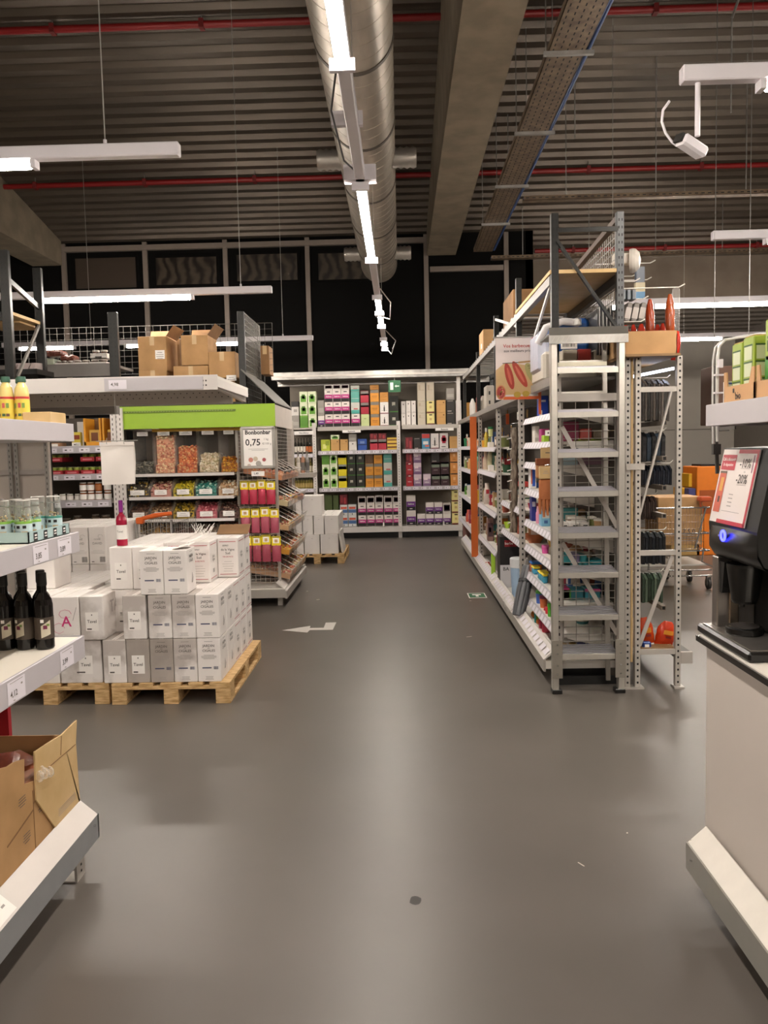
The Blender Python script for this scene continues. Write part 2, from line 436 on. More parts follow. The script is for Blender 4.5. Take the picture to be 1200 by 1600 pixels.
# perforated cable tray along the aisle with blue net cable, and its branch
TRAY = ramp_mat('cable_tray_steel', '#5a4a3b', '#7a6753', 9.0, 0.5, 0.5)
BLUE = C('#27406f', 0.5, 0, 0.1)
ZT = CAM_H + 3.45
def cable_tray(name, label, p, q, wd, along):
    t = thing(name, label, 'cable tray', ((p[0]+q[0])/2, (p[1]+q[1])/2, ZT))
    b = MB()
    if along == 'y':
        x0, x1 = p[0], p[0]+wd
        b.box(x0, x1, p[1], q[1], p[2], p[2]+.006, TRAY); b.box(x0, x0+.006, p[1], q[1], p[2], p[2]+.06, TRAY); b.box(x1-.006, x1, p[1], q[1], p[2], p[2]+.06, TRAY)
        n = int((q[1]-p[1])/.09)
        for i in range(n):
            for j in range(5):
                b.rect((x0+.04+j*(wd-.08)/4, p[1]+.05+i*.09+(j % 2)*.04, p[2]-.001), X_, Y_, .012, .045, DARKHOLE)
    else:
        y0, y1 = p[1], p[1]+wd
        b.box(p[0], q[0], y0, y1, p[2], p[2]+.006, TRAY); b.box(p[0], q[0], y0, y0+.006, p[2], p[2]+.06, TRAY); b.box(p[0], q[0], y1-.006, y1, p[2], p[2]+.06, TRAY)
        n = int((q[0]-p[0])/.09)
        for i in range(n):
            b.rect((p[0]+.05+i*.09, y0-.001, p[2]+.03), X_, Z_, .045, .014, DARKHOLE)
    obj('tray_channel', b, t)
    b = MB()
    if along == 'y':
        for k, (dx, mt) in enumerate(((wd+.01, BLUE), (wd+.035, BLUE), (.08, C('#2c2622', .7)), (.14, C('#4a3b30', .7)), (.2, C('#2c2622', .7)))):
            b.tube([(p[0]+dx, p[1]+i*(q[1]-p[1])/20, p[2]+.035+.01*math.sin(i*2.1+k)) for i in range(21)], .018, mt, 6)
    else:
        for k in range(3): b.tube([(p[0]+i*(q[0]-p[0])/16, p[1]+.03+.04*k, p[2]+.03+.008*math.sin(i*1.7+k)) for i in range(17)], .016, BLUE if k == 0 else C('#37302b', .7), 6)
    obj_split('cable', b, t)
    b = MB()
    if along == 'y':
        yy = 2.0
        while yy < q[1]:
            for xx in (x0-.02, x1+.05): b.box(xx-.005, xx+.005, yy-.005, yy+.005, p[2]-.02, ceil_z(yy)+.02, GALV)
            b.box(x0-.04, x1+.07, yy-.02, yy+.02, p[2]-.035, p[2]-.001, GALV); yy += 1.8
    else:
        xx = p[0]+.6
        while xx < q[0]:
            b.box(xx-.006, xx+.006, y0+wd/2-.006, y0+wd/2+.006, p[2], ceil_z(y0)+.02, GALV); xx += 1.25
    obj_split('hanger_rod', b, t)
    return t
cable_tray('cable_tray', 'perforated brown-grey cable tray with blue cables running lengthwise beside the concrete beam', (1.37, -6, ZT), (1.72, 14.6, ZT), .33, 'y')
cable_tray('cable_tray', 'slim galvanised cable tray branching to the right above the tall ladder', (1.8, 11.6, ZT-.02), (8.9, 11.7, ZT-.02), .14, 'x')
cable_tray('cable_tray', 'slim dark cable tray at the far right below the last red pipe', (1.8, 15.6, ZT+.1), (8.9, 15.7, ZT+.1), .14, 'x')
b = MB()
pp = at(960, 150, 9.3)
for (x, y) in ((2.45, 9.2), (4.0, 8.6)):
    b = MB(); zc = ceil_z(y); b.bar((x, y, zc), (x-.35, y+.5, zc-1.3), .02, .02, GALV); b.bar((x-.35, y+.5, zc-1.3), (x-.35, y+.5, ZT+.1), .012, .012, GALV)
    solo('ceiling_brace', b, 'thin steel bracing rod under the deck, %s' % ('left one above the ladder' if x < 3 else 'right one behind the spotlight'), 'rod')

# ------------------------------------------------------------------ lamps
FXW = C('#dcd6da', 0.4, 0, 0.02)
LZ = 3.5
def light_row(kind, p, length, lits, label, wires=()):
    """body along x or y from p; lits: list of (start, end) offsets"""
    t = thing('linear_ceiling_lamp', label, 'lamp', (p[0], p[1], LZ), None)
    b = MB(); x, y = p
    if kind == 'x': b.box(x, x+length, y-.035, y+.035, LZ, LZ+.08, FXW, .006)
    else: b.box(x-.035, x+.035, y, y+length, LZ, LZ+.08, FXW, .006)
    obj('housing', b, t)
    for (a, c) in lits:
        b = MB()
        if kind == 'x': b.box(x+a, x+c, y-.03, y+.03, LZ-.05, LZ-.001, LAMP, .015)
        else: b.box(x-.03, x+.03, y+a, y+c, LZ-.05, LZ-.001, LAMP, .015)
        obj('tube', b, t, 'glowing white tube')
        b = MB()
        for e in (a-.03, c):
            if kind == 'x': b.box(x+e, x+e+.03, y-.035, y+.035, LZ-.05, LZ-.001, FXW)
            else: b.box(x-.06, x+.06, y+e, y+e+.03, LZ-.055, LZ+.0, FXW)
        obj_split('lamp_holder', b, t)
    b = MB()
    for d in wires:
        q = (x+d, y) if kind == 'x' else (x, y+d)
        b.box(q[0]-.003, q[0]+.003, q[1]-.003, q[1]+.003, LZ+.08, ceil_z(q[1])+.02, WIRE); b.lathe((q[0], q[1], LZ+.08), [(.012, 0), (.012, .03), (.005, .035)], FXW, 8)
    if wires: obj_split('suspension_wire', b, t)
    return t
lx = -.235
lr = light_row('y', (lx, -6, ), 21.0, [(0.5, 2.6), (4.4, 6.5), (7.75, 9.92), (11.7, 13.85), (15.75, 16.85), (16.98, 18.0), (19.4, 20.0), (20.1, 20.7)], 'long continuous row of lamps hanging over the middle of the aisle', (1.5, 5, 8.5, 10.9, 14.8, 18.6))
b = MB()
b.tube([(lx-.05, 4.2, LZ+.06), (lx-.1, 4.5, LZ-.0), (lx-.08, 5.2, LZ-.02), (lx-.03, 5.5, LZ+.02)], .006, C('#2a2623', .6), 6)
b.tube([(lx+.02, 9.3, LZ+.02), (lx+.16, 9.8, LZ-.08), (lx+.14, 10.6, LZ-.15), (lx+.02, 11.0, LZ-.05)], .006, C('#b9b2aa', .6), 6)
b.tube([(lx+.02, 12.5, LZ+.02), (lx+.2, 13.2, LZ-.08), (lx+.12, 14.0, LZ-.2), (lx+.02, 14.2, LZ-.05)], .006, C('#b9b2aa', .6), 6)
b.box(lx-.12, lx+.06, 4.75, 4.79, LZ+.02, LZ+.1, FXW); b.box(lx-.11, lx+.11, 5.62, 5.72, LZ+.0, LZ+.1, FXW)
obj_split('loose_cable', b, lr)
light_row('x', (-5.2, 5.1), 3.88, [(.6, 2.96)], 'wide white lamp at upper left, nearest of the left-hand lamps', (3.42, .6))
light_row('x', (-5.6, 9.45), 4.16, [(1.38, 3.22)], 'white lamp on the left, second from the camera, above the cardboard boxes', (3.8, .4))
light_row('x', (-6.6, 13.5), 5.2, [(.3, 1.2), (2.1, 3.95)], 'white lamp on the left, farthest one, partly behind the mesh', (4.7, 1.5))
light_row('x', (1.47, 4.3), 4.2, [(.42, 2.5), (3.0, 4.1)], 'white lamp at upper right carrying a spotlight', (.9, 2.6))
light_row('x', (2.87, 7.55), 4.6, [(.5, 2.5), (3.0, 4.5)], 'white lamp on the right, second from the camera', (.65, 2.6))
light_row('x', (2.55, 10.9), 4.9, [(.28, .42), (.85, 3.1)], 'white lamp on the right with its tube running past the orange bags', (.3, 2.6))
light_row('x', (3.9, 14.4), 3.9, [(.1, 1.75), (2.2, 3.8)], 'white lamp on the right, farthest one near the grey wall', (1.1, 2.6))  # second lit segment is added to brighten the far grey wall
light_row('x', (-5.2, .8), 3.9, [(.3, 2.4)], 'white lamp on the left, just behind the viewpoint', (3.4,))
light_row('x', (1.9, .4), 3.9, [(.3, 2.4)], 'white lamp on the right, just behind the viewpoint', (3.4,))
light_row('x', (-5.2, -3.2), 3.9, [(.3, 2.4)], 'white lamp on the left, well behind the viewpoint', (3.4,))
light_row('x', (1.9, -3.2), 3.9, [(.3, 2.4)], 'white lamp on the right, well behind the viewpoint', (3.4,))
# spotlight
sp = thing('ceiling_spotlight', 'white adjustable spotlight hanging on a stem under the upper right lamp', 'spotlight', at(1085, 243, 4.3))
a, c = at(1090, 178, 4.3), at(1090, 213, 4.3)
b = MB(); b.tube([(a.x, 4.3, LZ-.002), (a.x, 4.3, c.z)], .014, FXW, 10); obj('stem', b, sp)
b = MB(); h = at(1082, 230, 4.3); b.xf = Matrix.Translation(h) @ Matrix.Rotation(R(24), 4, 'Y') @ Matrix.Rotation(R(20), 4, 'Z')
b.box(-.085, .075, -.04, .04, -.028, .03, FXW, .012); b.box(-.1, -.085, -.03, .03, -.02, .022, C('#2a2826', .4)); obj('lamp_head', b, sp)
b = MB(); e = at(1048, 165, 4.3)
pts = [at(x, y, 4.32) for x, y in ((1046, 158), (1036, 172), (1034, 190), (1040, 208), (1050, 222), (1058, 228))]
b.tube(pts, .007, FXW, 6); obj('power_lead', b, sp)
# ================================================================== BACK SHELVING (faces the aisle end)
def put_on(mb, fr, x, z, t, size, col, cx, cy, cz): mb.text(t, (cx + x, cy - .0015, cz + z), X_, Z_, size, col)
def tags(mb, x0, x1, y, zc, h, n, txts=None, gap=.35, u=X_, nrm=Vector((0, -1, 0))):
    L = (x1-x0); wd = L/n*(1-gap)
    for i in range(n):
        c = Vector((x0 + L*(i+.5)/n, y-.002, zc)); mb.rect(c, X_, Z_, wd, h*.86, TAG)
        mb.rect(c + Vector((-wd*.2, -.001, 0)), X_, Z_, wd*.22, h*.25, INK); mb.rect(c + Vector((wd*.22, -.001, .0)), X_, Z_, wd*.16, h*.16, INKL)
YB = 15.2
bx = [-2.12, -1.575, .012, 1.147]
zs_ = [.225, .965, 1.665, 2.115]
names = ['narrow wine bay of the end-wall shelving at its left end', 'wide left-hand bay of white shelving across the end of the aisle', 'right-hand bay of white shelving across the end of the aisle']
for i in range(3):
    x0, x1 = bx[i], bx[i+1]
    t = thing('shelving_unit', names[i], 'shelving', ((x0+x1)/2, 15.6, 0), 'shelving bays across the end of the aisle')
    b = MB(); b.box(x0+.001, x1-.001, 15.78, 15.80, .1, 3.02, C('#7d7468', .7, 0, .04)); obj('back_panel', b, t)
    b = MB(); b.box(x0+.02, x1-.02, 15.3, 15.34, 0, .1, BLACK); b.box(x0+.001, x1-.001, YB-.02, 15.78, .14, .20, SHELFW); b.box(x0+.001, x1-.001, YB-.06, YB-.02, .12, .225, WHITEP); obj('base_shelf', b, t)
    if i > 0:
        b = MB(); b.prism([(YB-.06, .225), (YB-.10, .225), (YB-.03, .30), (YB-.02, .29)], 'x', x1-.36, x1-.34, WHITEP); obj('shelf_divider', b, t)
    lev = zs_[1:] if i else [.965, 1.25, 1.62]
    for z in lev:
        b = MB(); b.box(x0+.035, x1-.035, YB+.02, 15.78, z-.035, z, SHELFW if z < 2 else LGREY); obj('shelf', b, t)
        b = MB(); b.box(x0+.035, x1-.035, YB-.005, YB+.018, z-.07, z+.005, RAIL if z < 2 else LGREY)
        if z < 2: tags(b, x0+.05, x1-.05, YB-.005, z-.033, .05, 9 if i == 1 else (7 if i == 2 else 3))
        obj('price_rail', b, t)
    if i == 0:
        b = MB(); b.box(x0+.03, x1, YB+.02, 15.78, 2.08, 2.112, LGREY); obj('shelf', b, t)
    # uprights
    ps = [x1] if i else [x0, x1]
    for px in ps:
        b = MB(); wd = .035
        px = px - wd if px == x1 else px + wd
        b.box(px-wd, px+wd-.001, YB+.0, YB+.05, 0.0, 2.2 if i != 2 else 3.0, WHITEP)
        b.holes((px, YB-.001, .3), (0, 0, .05), X_, Z_, 34, .012, .022, C('#77716b', .6))
        b.box(px-wd, px+wd-.001, 15.80, 15.84, 0, 3.0, DGREY)
        obj('upright', b, t)
    if i:
        b = MB(); cx = (x0 + x1)/2 + (-.12 if i == 1 else .26); b.box(cx-.17, cx+.17, YB-.03, YB-.02, 2.0, 2.05, PAPER); b.text('Rotwein', (cx, YB-.032, 2.025), X_, Z_, .04, INKB); obj('shelf_sign', b, t)
    else:
        b = MB(); b.box(-1.98, -1.62, YB-.03, YB-.02, 1.98, 2.05, PAPER); b.text('Vins blancs', (-1.8, YB-.032, 2.015), X_, Z_, .04, INKB); obj('shelf_sign', b, t)
hd = thing('storage_rack_beam', 'long grey metal header beams capping the shelving across the aisle end', 'rack beam', (-.5, 15.6, 2.9))
for (y, z0, z1) in ((15.0, 2.99, 3.13), (15.75, 2.93, 3.06)):
    b = MB(); b.box(-2.35, 1.75, y, y+.05, z0, z1, GALV, .006); b.box(-2.35, 1.75, y-.012, y, z0+.05, z0+.08, LGREY); obj('beam', b, hd)
b = MB()
for k in range(6): b.box(-2.3, 1.7, 15.08+k*.11, 15.16+k*.11, 3.0, 3.02, GALV)
obj('slatted_deck', b, hd)

def carton(name, x0, x1, y, d, z0, z1, body, bands=(), text=None, tcol=PAPER, tz=.5, ts=.3, marks=(), ch=.004):
    b = MB(); b.box(x0, x1, y, y+d, z0, z1, body, ch); W, H = x1-x0, z1-z0; cx = (x0+x1)/2
    for (a, c, mt) in bands:
        zz = z0 + H*(a+c)/2; b.rect((cx, y-.0012, zz), X_, Z_, W-.006, H*(c-a), mt)
        b.rect((x0-.0012, y+d/2, zz), -Y_, Z_, d-.006, H*(c-a), mt); b.rect((x1+.0012, y+d/2, zz), Y_, Z_, d-.006, H*(c-a), mt)
    for (xa, xb, za, zb, mt) in marks: b.rect((x0+W*(xa+xb)/2, y-.002, z0+H*(za+zb)/2), X_, Z_, W*(xb-xa), H*(zb-za), mt)
    if text: b.text(text, (cx, y-.003, z0+H*tz), X_, Z_, W*ts, tcol)
    return b
K = lambda h: C(h, .5, 0, .03)
T_ = {
 'green':  ('white and green', K('#dfe6c4'), [], None, [(.15, .85, .1, .62, K('#5f9a2e')), (.3, .7, .35, .75, K('#4d7d26')), (.35, .65, .45, .55, PAPER)]),
 'gdark':  ('plain green', K('#6fa03a'), [], None, [(.08, .92, .08, .9, K('#5a8f30'))]),
 'pink':   ('white, pink and black', K('#e9dfd8'), [(.02, .3, K('#1f1a1a')), (.3, .62, K('#bf2f82'))], ('Sabine', PAPER, .46, .26), [(.3, .7, .8, .88, K('#3a3030'))]),
 'pinkp':  ('white and pink framed', K('#d9cfca'), [], None, [(.1, .9, .25, .85, K('#3a2a2e')), (.15, .85, .35, .75, K('#a0305e'))]),
 'purple': ('white, violet and black', K('#e9dfd8'), [(.02, .26, K('#1d1a1f')), (.26, .6, K('#6d2a86'))], ('Sabine', PAPER, .44, .26), [(.35, .65, .1, .16, K('#cfc6c0'))]),
 'teal':   ('pale and teal', K('#c9c9c0'), [(.02, .35, K('#4fa79c'))], None, [(.3, .8, .38, .5, K('#c86a6a'))]),
 'tealb':  ('all-teal', K('#5fa79b'), [], None, [(.05, .95, .33, .36, K('#cfd0c8'))]),
 'lgreen': ('pale lime', K('#c4cf96'), [], None, [(.35, .65, .6, .66, K('#8c9a5a'))]),
 'red':    ('grey-topped crimson', K('#b02a3c'), [(.62, .98, K('#807a74')), (.62, .75, K('#3d3835'))], None, []),
 'orange': ('grey-topped orange', K('#d6902f'), [(.72, .98, K('#7c766c'))], None, [(.2, .8, .42, .47, K('#9c5f1a')), (.25, .75, .3, .33, K('#9c5f1a'))]),
 'orange2':('plain orange-brown', K('#c58738'), [], None, [(.3, .7, .4, .45, K('#8a5a20'))]),
 'bottle': ('white bottle-print', K('#e6dfda'), [(.0, .07, K('#7c2030'))], None, [(.42, .58, .2, .55, K('#3b3632')), (.46, .54, .55, .72, K('#3b3632')), (.2, .35, .25, .29, INKL), (.65, .8, .25, .29, INKL)]),
 'dark':   ('near-black', K('#25241c'), [(.0, .06, K('#3f7a2a'))], None, [(.3, .65, .4, .62, K('#b9b4a5')), (.4, .7, .36, .44, K('#3a3a30'))]),
 'slim':   ('slim white', K('#ddd6cf'), [], None, [(.4, .6, .7, .8, K('#4a4440')), (.3, .8, .05, .08, INKL)]),
 'beige':  ('grey-beige', K('#c3b8a4'), [], None, [(.1, .9, .58, .6, K('#a99c86')), (.15, .4, .6, .85, K('#b4a48c'))]),
 'cream':  ('cream and maroon', K('#e3d68f'), [(.0, .13, K('#6c2a20'))], None, [(.3, .7, .82, .92, K('#3a2f20')), (.35, .65, .4, .6, K('#c9a96f'))]),
 'kraft':  ('brown kraft', K('#c79b5e'), [], None, [(.7, .85, .75, .85, K('#7a5a30')), (.25, .8, .6, .62, K('#a37c46'))]),
 'black':  ('black', K('#2a2624'), [], None, [(.1, .6, .05, .12, K('#a8a098')), (.1, .8, .88, .95, K('#8a837c'))]),
 'grey':   ('faded grey', K('#9a948c'), [], None, [(.1, .9, .2, .5, K('#b0aaa2'))]),
 'bw':     ('black and white', K('#2b2826'), [(.0, .62, K('#d8d2cb'))], None, [(.3, .75, .25, .45, K('#a39c95'))]),
 'circle': ('white with a red disc', K('#e6dfdb'), [], None, [(.3, .7, .35, .85, K('#c12a45')), (.2, .8, .47, .72, K('#c12a45')), (.3, .7, .55, .6, PAPER), (.2, .7, .1, .15, K('#555555'))]),
 'yellow': ('yellow with a dark landscape band', K('#e0cc1e'), [(.55, .98, K('#8d9088')), (.55, .8, K('#3e4436'))], None, []),
 'lime':   ('lime-yellow', K('#b5bf3c'), [], None, [(.2, .6, .2, .6, K('#dfe08a')), (.5, .9, .5, .9, K('#8f9d2c'))]),
 'blue':   ('blue', K('#2c4f9c'), [(.45, .55, K('#1c2f60'))], None, [(.25, .75, .6, .8, K('#6f86b8'))]),
 'multi':  ('yellow and brown striped', K('#d9b54a'), [(.15, .28, K('#6b3a1a')), (.45, .56, K('#6b3a1a')), (.75, .86, K('#7a4a20'))], None, []),
 'dred':   ('dark red', K('#6b1d24'), [], None, [(.1, .4, .2, .9, K('#8f2a30')), (.55, .8, .1, .7, K('#a83038'))]),
 'redblue':('red-topped blue fish-print', K('#4f93b5'), [(.7, .98, K('#c03a34'))], None, [(.15, .8, .3, .5, K('#e0dcd6')), (.4, .9, .15, .25, K('#d96a4a'))]),
 'sunset': ('pale with an orange and blue landscape', K('#d5d4d2'), [(.25, .55, K('#4a6a9a'))], None, [(.1, .9, .6, .8, K('#c8553c')), (.45, .55, .05, .2, K('#444444'))]),
 'mist':   ('misty violet', K('#a78aa5'), [(.6, .98, K('#d8c4cc')), (.0, .2, K('#7b5c80'))], ('Infinis', PAPER, .32, .24), [(.1, .6, .5, .7, K('#e6d4d6'))]),
 'photo':  ('dark brown with a photo top', K('#3c2228'), [(.55, .95, K('#76806f')), (.8, .95, K('#c3cacb'))], None, [(.25, .75, .3, .34, K('#9a8a86'))]),
 'redw':   ('red with white lettering', K('#a8242e'), [(.8, .98, K('#7c2028'))], ('Infinis', PAPER, .4, .22), [(.35, .65, .85, .92, K('#e0d8d0'))]),
 'obag':   ('orange handled', K('#d28d46'), [(.92, 1.0, K('#2c2018'))], None, [(.35, .65, .45, .7, K('#e3b07a')), (.3, .7, .2, .24, K('#9a5c26'))]),
 'olive':  ('tall olive-green', K('#4d5a30'), [], None, []),
 'brown':  ('dark brown', K('#5d3f20'), [], None, []),
}
TIERN = ['bottom shelf', 'second shelf', 'third shelf', 'top shelf']
def stack(x0, x1, tier, seq, pos, bay):
    """seq: bottom to top (type, px height)"""
    z = zs_[tier]; y = 15.27
    p0, p1 = at(x0, 700, y), at(x1, 700, y); n = len(seq)
    for k, (ty, h) in enumerate(seq):
        desc, body, bands, text, marks = T_[ty]
        H = h*y/FPX
        tt = text or (None, None, .5, .3)
        b = carton('c', p0.x+.003, p1.x-.003, y, .26, z, z+H-.002, body, bands, tt[0], tt[1] or PAPER, tt[2], tt[3], marks)
        z += H
        row = '' if n == 1 else (['bottom of', 'upper of'][k] if n == 2 else ['bottom of', 'middle of', 'upper of', 'topmost of'][k]) + ' '
        solo('wine_carton', b, '%s carton, %s%s stack, %s, %s bay' % (desc, row, pos, TIERN[tier], bay), 'carton', 'wine cartons on the end-wall shelves')
def tier(tr, bay, stacks):
    for i, (x0, x1, seq) in enumerate(stacks): stack(x0, x1, tr, seq, ORD[i], bay)
G = 'green'
tier(3, 'left', [(457, 469, [('grey', 19), ('bw', 22)]), (470, 482.5, [('gdark', 19), (G, 19), (G, 18)]), (483, 496, [(G, 19), (G, 19), (G, 18)]),
    (498, 508.5, [('purple', 18), ('grey', 24)]), (509, 522, [('pink', 19.5), ('pink', 19), ('pink', 19), ('pinkp', 8)]), (522, 535, [('pink', 19.5), ('pink', 19), ('pink', 19), ('pinkp', 8)]),
    (535, 548, [('pink', 19.5), ('pink', 19), ('pink', 19), ('pinkp', 8)]), (550, 563.5, [('pink', 19.5), ('teal', 18), ('tealb', 17), ('teal', 9)]), (565, 578, [('lgreen', 19), ('red', 18), ('red', 18)]),
    (580, 594, [('orange', 19), ('orange', 19), ('orange', 18.5), ('orange2', 7)]), (595, 608.5, [('bottle', 19), ('bottle', 18), ('orange2', 8), ('orange2', 7)]), (609.5, 624, [('dark', 21), ('dark', 25)])])
tier(3, 'right', [(628, 635, [('slim', 18), ('slim', 19.5)]), (635.5, 643, [('slim', 19.5), ('slim', 18.5)]), (643.5, 651, [('slim', 19.5), ('slim', 18.5)]),
    (653.5, 666, [('beige', 19), ('beige', 18), ('beige', 29)]), (667.5, 680, [('cream', 18), ('cream', 19), ('beige', 29)]), (683, 697.5, [('kraft', 19), ('kraft', 19)]), (698.5, 711.5, [('black', 19), ('black', 19), ('grey', 18)]), (713, 722, [('circle', 19), ('circle', 18)])])
tier(2, 'left', [(501.5, 516, [('lime', 18)]), (517, 530.5, [('kraft', 18), ('green', 7)]), (531.5, 544, [('kraft', 18)]), (545, 557.5, [('slim', 14), ('grey', 12)]), (559, 573.5, [('blue', 18)]),
    (578, 590.5, [('red', 17), ('dred', 9)]), (591, 604, [('red', 17), ('dred', 9)]), (605, 621, [('multi', 19)])])
tier(2, 'right', [(633.5, 645, [('dred', 19)]), (646.5, 658, [('black', 18)]), (659, 672, [('redblue', 24)]), (673, 686, [('bottle', 24)]), (687, 700.5, [('circle', 24)]), (702.5, 720, [('kraft', 19)])])
tier(1, 'left', [(502, 514, [(G, 19), (G, 18), ('gdark', 18)]), (514.5, 526.5, [(G, 19), (G, 18), (G, 18)]), (527.5, 541, [('yellow', 19), ('yellow', 18), ('yellow', 18)]), (542, 555, [('dark', 19), ('dark', 18), ('dark', 18)]),
    (556, 569, [('dark', 19), ('dark', 18), ('dark', 18)]), (570, 583, [('orange', 19), ('orange', 18), ('brown', 17)]), (583.5, 597, [('orange', 19), ('orange', 18), ('orange', 18)]), (598.5, 612, [('teal', 19), ('teal', 19), ('tealb', 17)])])
tier(1, 'right', [(633.5, 645, [('redw', 18.5), ('redw', 19), ('dred', 18)]), (645.5, 658, [('mist', 19), ('mist', 18), ('mist', 18)]), (660, 672.5, [('mist', 19)]), (673.5, 687, [('photo', 19), ('photo', 18), ('black', 19)]),
    (688, 701, [('photo', 19), ('photo', 19)]), (703, 715.5, [('obag', 19), ('obag', 18), ('obag', 18)]), (716, 720.5, [('obag', 19), ('obag', 18), ('obag', 18)])])
tier(0, 'left', [(505, 517, [('olive', 50)]), (518, 527, [('olive', 50)]), (528.5, 541, [('sunset', 17.5), ('sunset', 17), ('dred', 16)]), (541.5, 554.5, [('sunset', 17.5), ('sunset', 17)]),
    (557, 570, [('pink', 17), ('pink', 17), ('pinkp', 13)]), (571, 583.5, [('pink', 17), ('pink', 17), ('pinkp', 13)]), (584, 597, [('pink', 17), ('pink', 17), ('pinkp', 14)]), (598, 611.5, [('pink', 17), ('pink', 17), ('pinkp', 13)]), (612, 625, [('pink', 17), ('pink', 17), ('pinkp', 13)])])
tier(0, 'right', [(633, 648, [('purple', 23), ('purple', 24)]), (650, 663, [('purple', 17)]), (663.5, 676.5, [('purple', 17), ('purple', 18)]), (677, 690, [('purple', 17), ('purple', 18)]), (690.5, 703, [('purple', 17), ('pinkp', 17)]), (704.5, 717.5, [('cream', 18), ('cream', 18), ('cream', 17)]), (718, 721, [('cream', 18), ('cream', 18)])])
# exit sign
p = at(607, 613, 15.05); q = at(626, 594, 15.05)
b = MB(); b.box(p.x, q.x, 15.03, 15.05, p.z, q.z, C('#1f5c38', .5)); W = q.x-p.x; H = q.z-p.z
b.rect((p.x+W*.27, 15.028, p.z+H*.5), X_, Z_, W*.25, H*.62, C('#c9d8cb', .5)); b.rect((p.x+W*.72, 15.028, p.z+H*.5), X_, Z_, W*.3, H*.09, C('#c9d8cb', .5))
b.add([(p.x+W*.5, 15.027, p.z+H*.5), (p.x+W*.64, 15.027, p.z+H*.38), (p.x+W*.64, 15.027, p.z+H*.62)], [(0, 1, 2)], C('#c9d8cb', .5))
b.box((p.x+q.x)/2-.004, (p.x+q.x)/2+.004, 15.035, 15.045, q.z, 3.0, GALV)
solo('exit_sign', b, 'small green exit sign with a white door and left arrow under the header beams', 'sign')

# wine bottles in the narrow bay
def bottle_mb(b, x, y, z, h, r, glassm, capm, labm, n=14):
    b.lathe((x, y, z), [(r*.9, 0), (r, h*.02), (r, h*.6), (r*.8, h*.68), (r*.36, h*.76), (r*.34, h*.93), (r*.4, h*.94), (r*.4, h)], glassm, n, [glassm]*4+[capm]*3)
    if labm: b.lathe((x, y, z), [(r+.0012, h*.12), (r+.0012, h*.48)], labm, n)
DG = C('#17150f', .12, 0, 0); GG = C('#33400f', .12); YG = C('#8a7a3a', .1); 
rows = [(1.62, 8, DG, C('#1c1a18', .4), None, 'tall dark'), (1.25, 8, C('#6d6232', .12), C('#c9b27a', .4), C('#d8cdb8', .6), 'golden-glass'), (.965, 9, C('#8a7d42', .12), C('#4a5a2a', .4), C('#b39a5c', .6), 'short olive-glass')]
for ri, (z, n, gm, cm, lm, d) in enumerate(rows):
    for k in range(n):
        lab = lm or (C('#c6703a', .6) if k > 4 else C('#e0d8cc', .6))
        x = -2.06 + (k+.5)*.44/n; b = MB(); bottle_mb(b, x, 15.3, z, .30 if ri < 2 else .22, .024, gm, cm, lab, 10)
        solo('wine_bottle', b, '%s wine bottle, %s from left on the %s shelf of the narrow bay' % (d, ORD[k], ['upper', 'middle', 'lower'][ri]), 'bottle', 'bottles in the narrow wine bay')

# ------------------------------------------------------------------ pallets
def pallet(x0, y0, label, w=.8, d=1.2):
    t = thing('pallet', label, 'pallet', (x0+w/2, y0+d/2, 0))
    for nm, xs in (('runner', (0, w/2-.05, w-.1)),):
        for i, x in enumerate(xs): b = MB(); b.box(x0+x, x0+x+.1, y0, y0+d, .0, .02, WOOD, .002); obj('bottom_board', b, t)
    for x in (0, w/2-.05, w-.1):
        for y in (0, d/2-.07, d-.14): b = MB(); b.box(x0+x, x0+x+.1 + (.0), y0+y, y0+y+.14, .02, .10, WOOD, .003); obj('block', b, t)
    for y in (0, d/2-.07, d-.14): b = MB(); b.box(x0, x0+w, y0+y, y0+y+.14, .10, .121, WOOD, .002); obj('stringer_board', b, t)
    for k, (a, c) in enumerate(((0, .14), (.185, .28), (.33, .47), (.52, .615), (.66, .8))): b = MB(); b.box(x0+a*w/.8, x0+c*w/.8, y0, y0+d, .122, .144, WOOD, .002); obj('top_board', b, t)
    return t
pallet(-1.966, 5.26, 'wooden pallet under the wine cartons beside the aisle, right-hand one')
pallet(-2.79, 5.28, 'wooden pallet under white cartons, left-hand one behind the bottle shelf')
pallet(-1.66, 11.85, 'wooden pallet under plain white cartons at the far end of the aisle')
pallet(-3.05, 6.62, 'wooden pallet hidden behind the front pallets, left of the shopping trolley')

